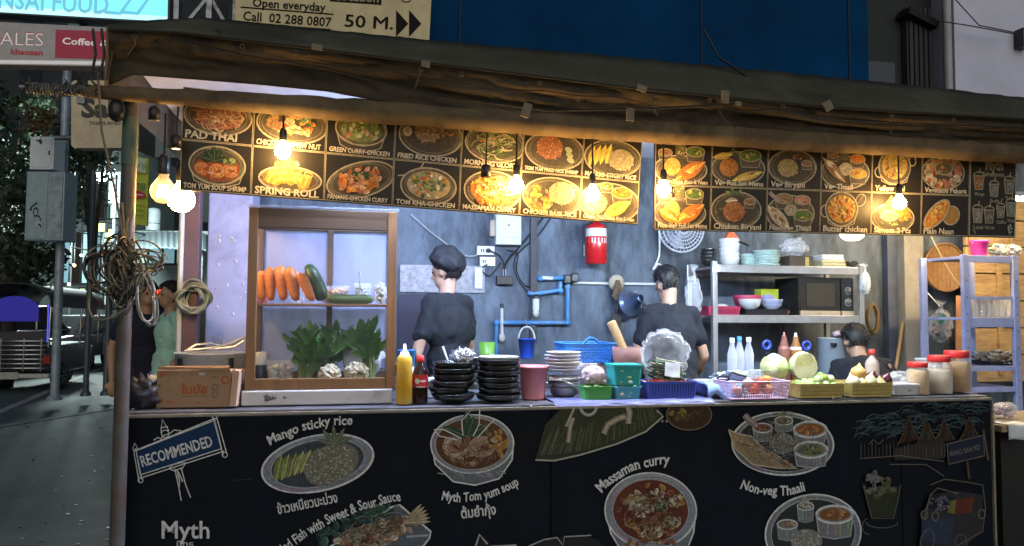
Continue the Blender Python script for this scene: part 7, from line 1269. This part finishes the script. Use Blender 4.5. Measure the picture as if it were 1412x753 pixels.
t2 = plastic_bag('vegetable_bag', 'clear bag of purple onions on the side table', 1384, 560, 0, (.08, .07, .055), bagf, 91, False, 4.1); t2.location.z = zt_; b = MB(); rr = random.Random(3); [(setattr(b, 'c', rr.choice([(.22, .08, .10), (.35, .2, .2), (.4, .34, .36)])), b.ell((rr.uniform(-.05, .05), rr.uniform(-.04, .04), .03+.05*rr.random()), (.022, .02, .02), 9, 6)) for i in range(14)]; b.build('onions', VC, t2)
# ================================================================== THE POST AND ITS ROPES
t = thing('awning_post', 'rusty galvanised post at the left end of the counter', 'post', (0, 3.5, 0)); a, c = P(163, 700, 3.50), P(181, 140, 3.48); d = (a-c)/(a.z-c.z); g = a-d*a.z; t.location = g
b = MB(); b.tube([(0, 0, 0), c-g-d*1.2, c-g], .030, 14); b.build('shaft', M('rusty_post', (.115, .108, .105), .6, .35, .5, 5, .2, dirt=(.12, .055, .025), dscale=3.5), t)
b = MB(); p = c-g-d*(.12); b.lathe([(.0325, -.16), (.0325, .05)], p, 14); b.build('green_sleeve', M('green_sleeve', (.08, .12, .09), .6), t); b = MB(); b.ell(P(161, 152, 3.42)-g, (.035, .03, .05), 14, 10, jit=.05); b.build('black_box', blackp, t)
rope1, rope2 = M('dirty_rope', (.21, .185, .14), .9, 0, .45, 60, .6), M('dark_cable', (.028, .027, .026), .6)
t = thing('rope_bundle', 'thick bundle of coiled ropes and cables tied to the awning post', 'rope', P(172, 380, 3.44)); o_ = t.location; rr = random.Random(77)
def coil(cx_, cy_, rx, ry, Y, r, mt, rot=0., n=24, nm='rope_loop', jit_=.06):
    b = MB(); ph = rr.uniform(0, 6); pts = []
    for j in range(n):
        a = 2*pi*j/n; k = 1+jit_*sin(3*a+ph); x, y = rx*k*cos(a), ry*k*sin(a); pts.append(P(cx_+x*cos(rot)-y*sin(rot), cy_+x*sin(rot)+y*cos(rot), Y+.035*sin(a*2+ph))-o_)
    b.tube(pts, r, 6, closed=True); return b.build(nm, mt, t)
for i in range(24): coil(170+rr.uniform(-12, 6), 372+rr.uniform(-14, 16), rr.uniform(7, 24), rr.uniform(30, 46), 3.43+rr.uniform(-.03, .03), .0040, rope1 if i % 3 else rope2, rr.uniform(-.5, .4))
for i in range(9): coil(192+rr.uniform(-8, 10), 358+rr.uniform(-8, 10), rr.uniform(20, 32), rr.uniform(10, 20), 3.44, .0036, rope1, rr.uniform(-.4, .5))
for i in range(7): coil(146+rr.uniform(-8, 8), 368+rr.uniform(-10, 12), rr.uniform(16, 28), rr.uniform(14, 36), 3.42, .0038, rope2 if i % 2 else rope1, rr.uniform(-.9, .2))
for i in range(3): coil(199+2*i, 412, 11+i, 34+i*2, 3.42, .0052, M('pale_loop_rope', (.30, .29, .25), .8, 0, .3, 40), -.15)
coil(155, 400, 30, 44, 3.43, .006, rope1, .5)
b = MB(); b.tube([P(135, 100, 3.35)-o_, P(140, 180, 3.38)-o_, P(158, 260, 3.42)-o_, P(170, 330, 3.43)-o_], .0055, 6); b.build('hanging_strand', M('frayed_cord', (.18, .15, .12), .85), t)
b = MB(); b.tube([P(168, 280, 3.45)-o_, P(172, 340, 3.43)-o_], .008, 6); b.tube([P(176, 300, 3.45)-o_, P(170, 350, 3.43)-o_], .007, 6); b.build('knot', rope1, t)
for x in (128, 140, 150): b = MB(); b.tube([P(x, 40, 3.32)-o_, P(x+4, 75, 3.31)-o_, P(x-3, 110, 3.33)-o_], .006, 6); b.build('upper_tie', rope2, t)
# second post with pale cable coil
t = thing('rear_post', 'purplish rusty steel post carrying a pale cable coil', 'post', (0, 0, 0)); c = P(265, 380, 4.7); t.location = (c.x, 4.7, 0)
b = MB(); b.box((0, 0, 1.4), (.085, .085, 2.8)); b.build('shaft', M('violet_rust', (.11, .075, .10), .6, .3, .4, 6, .2, dirt=(.16, .07, .06)), t, .006); b = MB(); b.tube([(-.055, -.05, 0), (-.055, -.05, 2.8)], .016, 8); b.build('white_pipe', M('cream_plastic'), t)
t = thing('cable_coil', 'pale green grey cable coil hung on the purplish post', 'cable', P(262, 410, 4.62)); o_ = t.location
for i in range(9): coil(262+rr.uniform(-8, 10), 412+rr.uniform(-6, 8), rr.uniform(12, 24), rr.uniform(14, 24), 4.62, .007, M('pale_cable', (.30, .36, .34), .5), rr.uniform(-.6, .6), nm='cable_loop')
# green yellow banner
t = thing('hanging_banner', 'tall yellow green banner hanging behind the awning post', 'banner', PZ(191, 264, 6.2)); o_ = t.location
c = [PZ(x, y, 6.2)-o_ for x, y in ((181, 215), (205, 219), (203, 312), (179, 308))]; b = MB(); n_ = (c[1]-c[0]).cross(c[3]-c[0]).normalized(); vs = c+[v+n_*.02 for v in c]; b.add(vs, [(0, 3, 2, 1), (4, 5, 6, 7), (0, 1, 5, 4), (1, 2, 6, 5), (2, 3, 7, 6), (3, 0, 4, 7)]); b.build('panel', M('banner_yellow_green', (.42, .52, .06), .6), t)
fb = Vector((-fwd.x, -fwd.y, 0)); A = Art(lambda x, y: PZ(x, y, 6.2)-o_, fb, .03); A.poly([(182, 217), (204, 221), (203.6, 240), (181, 236)], (.45, .55, .45)); A.text('อาหาร', 183, 231, 8, (.04, .25, .10), .15, 20); A.text('ไทย', 183, 262, 13, (.05, .22, .10), .1, 19); A.ell(192, 269, 11, 5, (.45, .04, .10), .1); A.stroke([(184, 268), (200, 270)], 2, (.6, .5, .5)); [A.stroke([(183, y), (201, y+1)], 1.2, (.2, .3, .05)) for y in (283, 290, 297)]; A.done('print', t)
# ================================================================== STREET: posts, boxes, sign
def post(label, px, pyb, pyt, rpx, mt, name='steel_post', cat='post'):
    g = PG(px, pyb); zc = proj(g)[2]; top = PZ(px, pyt, zc).z; t = thing(name, label, cat, g); k = mpp(g); b = MB(); b.tube([(0, 0, 0), (0, 0, top)], rpx*k, 12); b.build('shaft', mt, t); b = MB(); b.lathe([(rpx*k*1.8, 0), (rpx*k*1.7, .05), (rpx*k, .09)], n=14); b.build('base_collar', mt, t); return t, k
up_, k = post('tall grey utility pole with electrical boxes beside the parked cars', 75, 552, 40, 5.6, M('pole_grey', (.38, .45, .52), .5, .3, .3, 4, dirt=(.14, .16, .18)), 'utility_pole', 'pole')
post('thin grey steel post right of the utility pole', 118, 546, 236, 3.8, M('pole_dark', (.12, .14, .16), .5, .5)); post('short grey bollard post behind the awning post', 146, 545, 400, 4.2, M('pole_dark'))
def pbox(name, label, x0, y0, x1, y1, d, mt, off):
    zc = proj(up_.location)[2]-off; a, c = PZ(x0, y0, zc), PZ(x1, y1, zc); ce = (a+c)/2; t = thing(name, label, 'electrical box', ce); t.rotation_euler = (0, 0, -CY); w = (a-c).length; b = MB(); ww = abs((c-a).dot(rgt)); hh = abs((c-a).dot(upv)); b.box((0, d/2, 0), (ww, d, hh)); b.build('housing', mt, t, .012); return t, ww, hh
t, w_, h_ = pbox('meter_box', 'white electrical box, upper one on the utility pole', 41, 188, 74, 234, .3, M('box_white', (.75, .85, .88), .45, 0, .1), .3); b = MB(); b.box((0, -.006, 0), (w_*.84, .012, h_*.86)); b.build('door', M('box_white'), t, .006); b = MB(); b.box((w_*.34, -.016, 0), (.02, .012, .07)); b.build('latch', blackp, t)
t, w_, h_ = pbox('control_cabinet', 'grey electrical cabinet with graffiti below the white box', 35, 236, 88, 332, .35, M('box_grey', (.34, .44, .49), .5, .2, .2), .32); b = MB(); b.box((-w_*.2, -.006, 0), (w_*.54, .012, h_*.96)); b.build('door', M('box_grey'), t, .006); b = MB(); b.box((w_*.28, -.008, 0), (w_*.36, .014, h_*.92)); b.build('steel_panel', M('pole_grey'), t, .004)
A = Art(lambda x, y: Vector((x*w_, -.016, y*h_)), FRONT, .001, 9)
for i in range(9): x, y = -.2+rr.uniform(-.12, .12), rr.uniform(-.35, .0); A.ring(x, y, rr.uniform(.04, .12), rr.uniform(.02, .07), .025, rr.choice([(.03, .04, .05), (.5, .55, .55)]), rr.uniform(-.5, .5), 0, rr.uniform(2, 5), 10)
A.done('graffiti', t)
zs_ = 9.2; t = thing('cafe_sign', 'cream rounded sign panel with grey letters Sa above the street', 'sign', PZ(140, 157, zs_)); o_ = t.location; t.rotation_euler = (0, 0, 0)
b = MB(); ring_ = []
for cx_, cy_, a0 in ((176, 198, 0), (104, 198, pi/2), (104, 117, pi), (176, 117, 1.5*pi)): ring_ += [(cx_+6*cos(a0+pi/2*i/5), cy_+6*sin(a0+pi/2*i/5)) for i in range(6)]
vs = [PZ(x, y, zs_)-o_ for x, y in ring_]; n = len(vs); vs += [v+Vector((fwd.x, fwd.y, 0))*.18 for v in vs]; b.add(vs, [tuple(range(n))[::-1], tuple(range(n, 2*n))]+[(i, (i+1) % n, n+(i+1) % n, n+i) for i in range(n)]); b.build('panel', M('cream_sign', (.75, .64, .44), .6, 0, .12, dirt=(.62, .52, .35)), t)
A = Art(lambda x, y: PZ(x, y, zs_)-o_, -fwd, .006); A.text('Sabai', 112, 161, 24, (.10, .10, .09), 0, 84, .045); A.text('THAILAND', 123, 172, 4.5, (.16, .15, .12), 0, 44, .02); A.done('lettering', t); b = MB(); q0, q1 = PZ(98, 130, zs_)-o_, PZ(76, 130, zs_)-o_; b.tube([q0, q1], .03, 8); b.tube([PZ(98, 190, zs_)-o_, PZ(76, 190, zs_)-o_], .03, 8); b.build('bracket', dsteel, t)
# ---- vehicles on the road
RZ = math.atan2(kd.y, kd.x); ZR = -.13
def wheel(t, x, y, r, w, nm='wheel'):
    b = MB(); b.lathe([(r*.62, -w*.45), (r*.9, -w*.5), (r, -w*.3), (r, w*.3), (r*.9, w*.5), (r*.62, w*.45)], (x, y, r), 28, (pi/2, 0, 0)); wo = b.build(nm, blackr, t); b = MB(); b.lathe([(.004, -w*.40), (r*.2, -w*.42), (r*.55, -w*.36), (r*.64, -w*.46), (r*.64, w*.46), (r*.5, w*.36), (.004, w*.4)], (x, y, r), 24, (pi/2, 0, 0))
    for i in range(6): a = i*pi/3; b.bar((x+r*.15*cos(a), y-w*.44, r+r*.15*sin(a)), (x+r*.58*cos(a), y-w*.42, r+r*.58*sin(a)), r*.13, .02)
    b.build('rim', M('alloy_rim', (.30, .31, .33), .3, .8), wo)
carp = M('black_car_paint', (.022, .021, .022), .15, .2, .1); cgl = M('car_glass', (.01, .012, .016), .05); chrome = M('chrome', (.6, .6, .62), .12, 1.)
def hull(b, prof, w, tuck=.86, zt=1.0):
    """closed side profile (x,z) extruded across y, upper points drawn inwards"""
    n = len(prof); zz = [z for _, z in prof]; zm = max(zz); vs = []
    for s_ in (-1, 1):
        for x, z in prof: f = 1 if z < zt else 1-(1-tuck)*(z-zt)/(zm-zt); vs.append((x, s_*w/2*f, z))
    b.add(vs, [tuple(range(n)), tuple(range(n, 2*n))[::-1]]+[(i, n+i, n+(i+1) % n, (i+1) % n) for i in range(n)])
g = PG(97, 512, ZR); kw = Vector((cos(RZ), sin(RZ), 0)); t = thing('parked_suv', 'black parked pickup with chrome trim behind the tuk-tuk', 'car', g-kw*1.35+Vector((-kw.y, kw.x, 0))*.9, RZ)
b = MB(); hull(b, [(-2.4, .42), (-2.42, .95), (-1.2, 1.04), (-.55, 1.62), (.75, 1.66), (1.25, 1.12), (2.35, 1.10), (2.4, .45)], 1.8); b.build('body', carp, t, .06)
for s_ in (-1, 1):
    b = MB(); y = s_*.86; b.add([(-1.0, y*.995+s_*.025, 1.08), (.05, y+s_*.02, 1.08), (.05, y*.9+s_*.01, 1.54), (-.52, y*.9+s_*.01, 1.54)], [(0, 1, 2, 3)]); b.add([(.12, y+s_*.02, 1.08), (1.08, y+s_*.02, 1.10), (.70, y*.9+s_*.01, 1.56), (.12, y*.9+s_*.01, 1.55)], [(0, 1, 2, 3)]); b.build('side_window', cgl, t, solid=.01)
    b = MB(); b.box((0, s_*.905, 1.055), (2.6, .015, .025)); b.build('chrome_trim', chrome, t); b = MB(); b.box((-.08, s_*.905, .92), (.18, .03, .035)); b.box((1.0, s_*.905, .92), (.18, .03, .035)); b.build('door_handle', chrome, t)
    b = MB(); b.ell((-.95, s_*1.0, 1.12), (.08, .11, .09), 12, 8); b.build('wing_mirror', chrome, t)
    for x in (-1.45, 1.35): wheel(t, x, s_*.78, .37, .24)
b = MB(); b.add([(-1.18, -.74, 1.07), (-1.18, .74, 1.07), (-.60, .66, 1.58), (-.60, -.66, 1.58)], [(0, 1, 2, 3)]); b.build('windscreen', cgl, t, solid=.02)
for s_ in (-1, 1): b = MB(); b.box((-2.41, s_*.7, .82), (.04, .36, .16)); b.build('headlight', M('head_lens', (.55, .58, .6), .1), t, .02); b = MB(); b.box((2.39, s_*.78, .85), (.04, .18, .3)); b.build('tail_light', M('tail_red', (.4, .01, .01), .2), t, .02)
b = MB(); [b.box((-2.42, 0, .62+.06*i), (.03, 1.0, .03)) for i in range(4)]; b.build('grille', chrome, t)
# tuk-tuk, back towards the viewer
g = PG(30, 545, ZR); RT = RZ+rad(14); t = thing('tuk_tuk', 'three wheeled taxi with blue lit rear window and chrome rails', 'tuk-tuk', g+Vector((-.35, .5, 0)), rad(90)-CY+rad(8))
# local: +x away from the viewer, y across
ttb = M('tuk_body', (.014, .014, .022), .25, .2); b = MB(); b.box((.9, 0, .62), (1.7, 1.25, .55)); b.box((2.1, 0, .55), (.9, .8, .5)); b.build('body', ttb, t, .05)
b = MB(); b.grid(lambda u, v: Vector((-.15+2.5*v, -.68*cos(pi*u), 1.62+.44*sin(pi*u)**.7-.05*v)), 20, 6); b.build('canopy', M('tuk_canopy', (.025, .026, .035), .6), t, solid=.03)
for x in (-.05, 1.3, 2.2):
    for s_ in (-1, 1): b = MB(); b.tube([(x, s_*.62, .85), (x, s_*.64, 1.66)], .022, 8); b.build('canopy_post', chrome, t)
b = MB(); pts = [(-.045, -.42, 1.34)]+[(-.045, -.42*cos(pi*i/12), 1.56+.26*sin(pi*i/12)) for i in range(13)]+[(-.045, .42, 1.34)]; b.add(pts, [tuple(range(len(pts)))]); b.build('rear_window', M('blue_lit_curtain', (.02, .02, .20), .5, emit=.13, ecol=(.06, .05, 1)), t, solid=.012)
b = MB(); b.tube([(-.07, -.60, .95), (-.07, -.60, 1.5), (-.05, -.58, 1.66)], .010, 6); b.build('light_strip', M('blue_strip', (.1, .12, 1), .4, emit=.7, ecol=(.10, .12, 1)), t)
for i in range(7): b = MB(); z = .46+.085*i; b.tube([(.1, -.66, z), (-.06, -.60, z), (-.06, .60, z), (.1, .66, z)], .017, 8); b.build('chrome_rail', chrome, t)
for y in (-.5, -.2, .2, .5): b = MB(); b.tube([(-.07, y, .40), (-.07, y, 1.02)], .016, 8); b.build('upright_rail', chrome, t)
b = MB(); b.box((-.14, 0, .32), (.10, 1.4, .09)); b.build('bumper', M('pale_bumper', (.45, .46, .42), .4, .3), t, .02); b = MB(); b.box((.1, 0, 1.0), (.12, 1.1, .3)); b.build('seat_back', M('tuk_seat', (.05, .045, .05), .6), t, .03)
for s_ in (-1, 1): wheel(t, .55, s_*.58, .27, .16); b = MB(); b.box((-.10, s_*.62, .62), (.03, .12, .16)); b.build('tail_lamp', M('tail_red'), t, .01)
wheel(t, 2.2, 0, .25, .13); b = MB(); b.box((-.195, 0, .33), (.012, .36, .13)); b.build('number_plate', M('plate_pale', (.4, .4, .36), .5), t, .003)
# motorbike
g = PG(134, 505, ZR); t = thing('parked_motorbike', 'greenish scooter parked behind the thin posts', 'motorbike', g, RZ+rad(25)); pm_ = M('bike_green', (.20, .24, .10), .3)
for x in (-.6, .6): wheel(t, x, 0, .28, .1)
b = MB(); b.tube([(-.6, 0, .5), (-.45, 0, .72), (-.1, 0, .74), (.1, 0, .42), (.35, 0, .45), (.5, 0, .9)], [.09, .15, .14, .12, .10, .07], 10); b.build('body', pm_, t); b = MB(); b.tube([(-.62, 0, .80), (-.1, 0, .82)], [.09, .12], 10, flat=.6); b.build('saddle', blackr, t); b = MB(); b.tube([(.48, -.32, 1.02), (.5, 0, .98), (.48, .32, 1.02)], .018, 8); b.build('handlebar', blackp, t); b = MB(); b.tube([(.5, 0, .95), (.62, 0, .3)], .03, 8); b.build('fork', dsteel, t); b = MB(); b.ell((.56, 0, .86), (.06, .08, .07), 12, 8); b.build('headlight', M('head_lens'), t)
# approaching van with lamps and a red lit sign
zc = 21; g = PZ(233, 455, zc); t = thing('approaching_van', 'dark van approaching with bright headlights and red roof sign', 'van', (g.x, g.y, ZR), rad(-90)-CY+rad(6)); b = MB(); hull(b, [(-2, .35), (-2, 1.9), (1.0, 1.92), (1.6, 1.15), (2.2, 1.0), (2.25, .4)], 1.75, .9); b.build('body', M('van_paint', (.05, .055, .07), .3), t, .06)
b = MB(); b.add([(1.04, -.7, 1.85), (1.62, -.78, 1.17), (1.62, .78, 1.17), (1.04, .7, 1.85)], [(0, 1, 2, 3)]); b.build('windscreen', cgl, t, solid=.02)
for s_ in (-1, 1): b = MB(); b.ell((2.25, s_*.62, .85), (.06, .15, .11), 14, 8); b.build('headlight', M('headlamp_glow', (1, 1, 1), .3, emit=9, ecol=(.8, .92, 1)), t); wheel(t, 1.4, s_*.76, .33, .2); wheel(t, -1.3, s_*.76, .33, .2)
b = MB(); b.box((1.0, 0, 2.06), (.12, 1.3, .20)); sg = b.build('roof_sign', M('sign_case', (.02, .02, .02), .5), t); b = MB(); [b.box((1.065, -.52+.13*i, 2.06), (.01, .09, .05+.05*(i % 3))) for i in range(9)]; b.build('red_lamps', M('red_led', (1, .03, .02), .4, emit=7, ecol=(1, .06, .03)), sg)
zc = 18; g = PZ(106, 470, 20); t = thing('parked_car', 'silver grey car far down the street behind the thin post', 'car', (g.x, g.y, ZR), RZ+rad(8)); b = MB(); hull(b, [(-2.1, .35), (-2.1, .85), (-1.2, .92), (-.6, 1.4), (.8, 1.42), (1.4, .95), (2.1, .88), (2.1, .38)], 1.7, .8, .9); b.build('body', M('silver_paint', (.26, .28, .30), .25, .4), t, .05); b = MB(); b.add([(-1.0, -.86, .94), (1.15, -.86, .97), (.72, -.74, 1.36), (-.55, -.74, 1.36)], [(0, 1, 2, 3)]); b.build('side_window', cgl, t, solid=.01)
for x in (-1.3, 1.3): wheel(t, x, -.76, .31, .2)
# ---- far street front
def far(zc): return lambda x, y: PZ(x, y, zc)
def facade(name, label, x0, x1, ytop, zc, mt, wins, dep=4, rows=None):
    a, c = PZ(x0, 400, zc), PZ(x1, 400, zc); top = PZ((x0+x1)/2, ytop, zc).z; t = thing(name, label, 'building', ((a.x+c.x)/2, (a.y+c.y)/2, ZR), math.atan2(c.y-a.y, c.x-a.x)); w = math.hypot(c.x-a.x, c.y-a.y); b = MB(); b.box((0, dep/2, (top-ZR)/2), (w, dep, top-ZR)); b.build('wall', mt, t); k = zc/F
    for wx0, wx1, wy0, wy1, col, em in wins:
        x = ((wx0+wx1)/2-(x0+x1)/2)*k; z0, z1 = PZ(100, wy1, zc).z-ZR, PZ(100, wy0, zc).z-ZR; ww = (wx1-wx0)*k; b = MB(); b.box((x, -.03, (z0+z1)/2), (ww+.16, .08, z1-z0+.16)); wf = b.build('window_frame', M('far_frame', (.03, .035, .04), .6), t); b = MB(); b.box((x, -.075, (z0+z1)/2), (ww, .03, z1-z0)); b.build('pane', M('pane_%d%d%d_%d' % (col[0]*99, col[1]*99, col[2]*99, em*100), col, .2, emit=em, ecol=col) if em else M('dark_glass'), wf)
        if ww > .5:
            b = MB(); b.box((x, -.10, (z0+z1)/2), (.05, .03, z1-z0)); b.box((x, -.10, z0+(z1-z0)*.6), (ww, .03, .05)); b.build('mullion', M('far_frame'), wf)
    return t
wr = random.Random(8); tealw = [(.16, .30, .30), (.10, .20, .24), (.22, .34, .32), (.30, .36, .30)]
def wrow(xs, y0, y1, lit=.6): return [(x, x+w_, y0, y1, wr.choice(tealw), round(wr.uniform(.8, 2.6), 1) if wr.random() < lit else 0) for x, w_ in xs]
facade('shop_building', 'dim teal lit shop building across the street left of the awning post', 40, 182, 205, 34, M('far_render', (.11, .14, .14), .8, 0, .3, 1), wrow([(86, 9), (98, 12), (114, 8), (126, 11), (142, 10), (157, 14)], 320, 390)+wrow([(88, 8), (102, 10), (120, 9), (134, 7), (150, 12), (166, 8)], 252, 300, .35)+[(112, 128, 398, 418, (.5, .6, .25), .8), (146, 160, 396, 420, (.3, .45, .42), .9)])
facade('white_roofed_building', 'low building with pale roof behind the two walking men', 178, 300, 318, 30, M('far_render_pale', (.2, .24, .25), .8, 0, .3, 1), wrow([(188, 14), (206, 16), (226, 14), (244, 12)], 338, 362, .7))
t = thing('water_tank', 'pale cylindrical water tank on the low building roof', 'water tank', PZ(211, 318, 30.6)); k = 30.6/F; b = MB(); b.lathe([(9*k, 0), (9.4*k, .1), (9.4*k, 26*k), (8*k, 30*k), (.01, 32*k)], n=20); b.build('tank_body', M('tank_white', (.40, .46, .50), .5), t); b = MB(); b.lathe([(9.6*k, 9*k), (9.6*k, 10*k)], n=20); b.build('band', M('far_frame'), t)
t = thing('corrugated_roof', 'pale sloping corrugated roof left of the violet pillar', 'roof', PZ(225, 330, 28)); o_ = t.location; b = MB(); b.grid(lambda u, v: PZ(184+100*u, 342-22*v+6*abs(u-.4), 27+3*v)-o_+Vector((0, 0, .04*(int(u*24) % 2))), 24, 3, False); b.build('roof_sheet', M('roof_pale', (.16, .2, .22), .6), t, solid=.05); b = MB(); [b.tube([PZ(x, 342, 27.5)-o_, Vector((PZ(x, 342, 27.5).x, PZ(x, 342, 27.5).y, ZR))-o_], .06, 6) for x in (188, 280)]; b.build('roof_post', dsteel, t)
t = thing('dark_building', 'tall unlit building closing off the end of the street', 'building', (0, 0, ZR)); a, c = PZ(-140, 400, 48), PZ(330, 400, 48); t.location = ((a.x+c.x)/2, (a.y+c.y)/2, ZR); t.rotation_euler = (0, 0, math.atan2(c.y-a.y, c.x-a.x)); b = MB(); b.box((0, 3, 13), (32, 6, 26)); b.build('wall', M('night_render', (.018, .022, .026), .9, 0, .4, .4), t)
for i in range(9):
    for j in range(5): b = MB(); b.box((-12+3*i, -.03, 4+4.2*j), (1.4, .08, 1.9)); b.build('window', M('dark_glass'), t) if (i+j) % 4 else b.build('window', M('dim_window', (.10, .13, .13), .4, emit=.10), t)
t = thing('street_lamp', 'bright white street lamp shining far down the street', 'street lamp', PZ(130, 430, 24)); t.location.z = ZR; k = 24/F; zt_ = PZ(130, 243, 24).z-ZR; b = MB(); b.tube([(.5, 0, 0), (.5, 0, zt_+.1), (.2, 0, zt_+.2), (0, 0, zt_+.1)], .06, 8); b.build('pole', M('pole_dark'), t); b = MB(); b.ell((0, 0, zt_), (.24, .2, .14), 14, 8); b.build('lamp_head', M('street_lamp_glow', (1, 1, 1), .4, emit=40, ecol=(.80, .95, .92)), t); pl_ = bpy.data.lights.new('street_lamp_light', 'POINT'); pl_.energy = 3600; pl_.color = (.78, .95, .90); pl_.shadow_soft_size = .9; po = bpy.data.objects.new('street_lamp_light', pl_); COL.objects.link(po); po.parent = t; po.location = (-.1, -.1, zt_-.35)
for nm, lab, x0, y0, x1, y1, zc, col, em in (('yellow_sign', 'small yellow lit sign left of the thin post', 93, 314, 101, 330, 26, (.75, .42, .03), .9), ('yellow_sign', 'yellow lit sign beside the rope bundle', 150, 316, 157, 332, 25, (.8, .5, .05), .9), ('green_sign', 'round greenish lit sign over the shop windows', 136, 308, 145, 320, 27, (.35, .5, .12), .7), ('white_sign', 'pale lit vertical sign panel on the shop front', 150, 236, 166, 282, 27, (.30, .40, .40), .35)):
    o_ = PZ((x0+x1)/2, (y0+y1)/2, zc); t = thing(nm, lab, 'sign', o_, -CY); k = zc/F; b = MB(); b.box((0, .08, 0), ((x1-x0)*k, .16, (y1-y0)*k)); b.build('case', M('far_frame'), t); b = MB(); b.box((0, -.01, 0), ((x1-x0)*k*.9, .03, (y1-y0)*k*.92)); b.build('lit_face', M('face_'+lab[:14].replace(' ', '_'), col, .5, emit=em), t); b = MB(); b.tube([(0, .1, 0), (0, .1, ZR-o_.z)], .04, 6); b.build('post', M('pole_dark'), t)
for i, (px, py, zc, s_, col) in enumerate(((102, 366, 26, 2.4, (1, .75, .4)), (112, 352, 28, 1.8, (.8, .95, 1)), (140, 350, 27, 2.2, (1, .8, .5)), (160, 360, 26, 1.8, (.7, 1, .9)), (124, 384, 25, 1.6, (1, .9, .7)), (95, 392, 24, 2.0, (.9, .95, 1)))):
    o_ = PZ(px, py, zc); k = zc/F; t = thing('shop_lamp', ['warm round shop lamp left of the thin post', 'small bluish shop lamp above a warm one', 'warm shop lamp between the yellow signs', 'greenish shop lamp near the awning post', 'small cream shop lamp at door height', 'white shop lamp over the silver car'][i], 'lamp', o_, 0, 'lamps on the shop fronts'); b = MB(); b.ell((0, 0, 0), s_*k, 12, 8); b.build('globe', M('shop_glow_%d' % i, col, .4, emit=5, ecol=col), t); b = MB(); b.tube([(0, 0, s_*k*.8), (0, 0, 1.2), (0, 9, 1.4)], .03, 6); b.build('arm', blackp, t)
# ---- trees
lf = M('night_leaf', (.030, .05, .028), .6, 0, .5, 3); lf2 = M('dry_leaf', (.12, .085, .035), .7, 0, .4, 3); bark = M('bark', (.05, .04, .03), .9, 0, .4, 6, .6)
def tree(label, px, pyb, zc, h, crown, n, seed, mt=lf, leaf=.16):
    g = PZ(px, pyb, zc); g.z = 0; rr = random.Random(seed); t = thing('street_tree', label, 'tree', g, 0, None); b = MB(); b.tube([(0, 0, -.13), (.05, .03, h*.3), (.0, .1, h*.6)], [.17, .13, .09], 10)
    cl = []
    for i in range(9):
        a, e = rr.uniform(0, 6.3), rr.uniform(.1, 1); q_ = Vector((cos(a)*crown[0]*rr.uniform(.4, .85), sin(a)*crown[0]*rr.uniform(.4, .85), crown[2]+crown[1]*(e-.5)*1.5)); b.tube([(0, .06, h*rr.uniform(.3, .6)), q_*.5+Vector((0, 0, h*.25)), q_], [.07, .045, .015], 7); cl.append((q_, rr.uniform(.45, .8)*crown[0]*.6))
    b.build('trunk', bark, t); b = MB(); fs = []
    for i in range(n):
        c_, r = rr.choice(cl); d = Vector((rr.gauss(0, 1), rr.gauss(0, 1), rr.gauss(0, .8))).normalized()*r*rr.random()**.45; p = c_+d; L = leaf*rr.uniform(.6, 1.4); u = Vector((rr.gauss(0, 1), rr.gauss(0, 1), rr.gauss(0, 1)-.5)).normalized(); v = u.orthogonal().normalized(); v = Matrix.Rotation(rr.uniform(0, 6), 3, u)@v
        b.add([p, p+u*L*.5+v*L*.28, p+u*L, p+u*L*.5-v*L*.28], [(0, 1, 2, 3)], False)
    b.build('crown', mt, t); return t
tree('dark leafy tree at the left edge behind the parked vehicles', 8, 470, 15, 4.6, (1.9, 2.4, 3.6), 5200, 3)
tree('dark tree behind the electrical boxes on the utility pole', 12, 465, 26, 7.5, (1.3, 4.2, 6.2), 3600, 5)
tree('small dark tree under the cream sign panel', 122, 470, 21, 5.6, (.5, .4, 5.9), 420, 7); tree('tall dark tree beyond the lit shop sign', -30, 470, 20, 9, (3.4, 4.8, 7.0), 5000, 9)
q_ = PZ(64, 168, 11.0); t = thing('dry_branch', 'dry brown leafy branch hanging on the utility pole above the white box', 'branch', q_); b = MB(); rr = random.Random(3); tw = [(Vector((.12, 0, .1)), Vector((rr.uniform(-.35, .1), rr.uniform(-.1, .1), rr.uniform(-.3, .25)))) for _ in range(10)]
[b.tube([a, (a+c)/2+Vector((0, 0, .04)), c], [.012, .008, .003], 5) for a, c in tw]; b.build('twigs', bark, t); b = MB()
for i in range(170): a, c = rr.choice(tw); p = a+(c-a)*rr.uniform(.3, 1.05)+Vector((rr.gauss(0, .03), rr.gauss(0, .03), rr.gauss(0, .03))); u = Vector((rr.gauss(0, 1), rr.gauss(0, 1), rr.gauss(0, 1)-.6)).normalized(); v = u.orthogonal(); b.add([p, p+u*.05+v*.02, p+u*.1, p+u*.05-v*.02], [(0, 1, 2, 3)], False)
b.build('leaves', lf2, t)
# overhead street wires
for lab, pts, zc in (('street wire sagging past the utility pole to the left', [(-20, 205), (40, 218), (95, 216)], 13), ('lower street wire sagging left of the grey cabinet', [(-20, 285), (20, 292), (60, 286)], 13), ('street wire running under the cream sign panel', [(70, 300), (110, 306), (170, 300)], 16)):
    ps = [PZ(x, y, zc) for x, y in pts]; b = MB(); b.tube([p-ps[0] for p in ps], .012, 5); o_ = b.build('street_wire', blackr); o_.location = ps[0]; tag(o_, lab, 'wire')
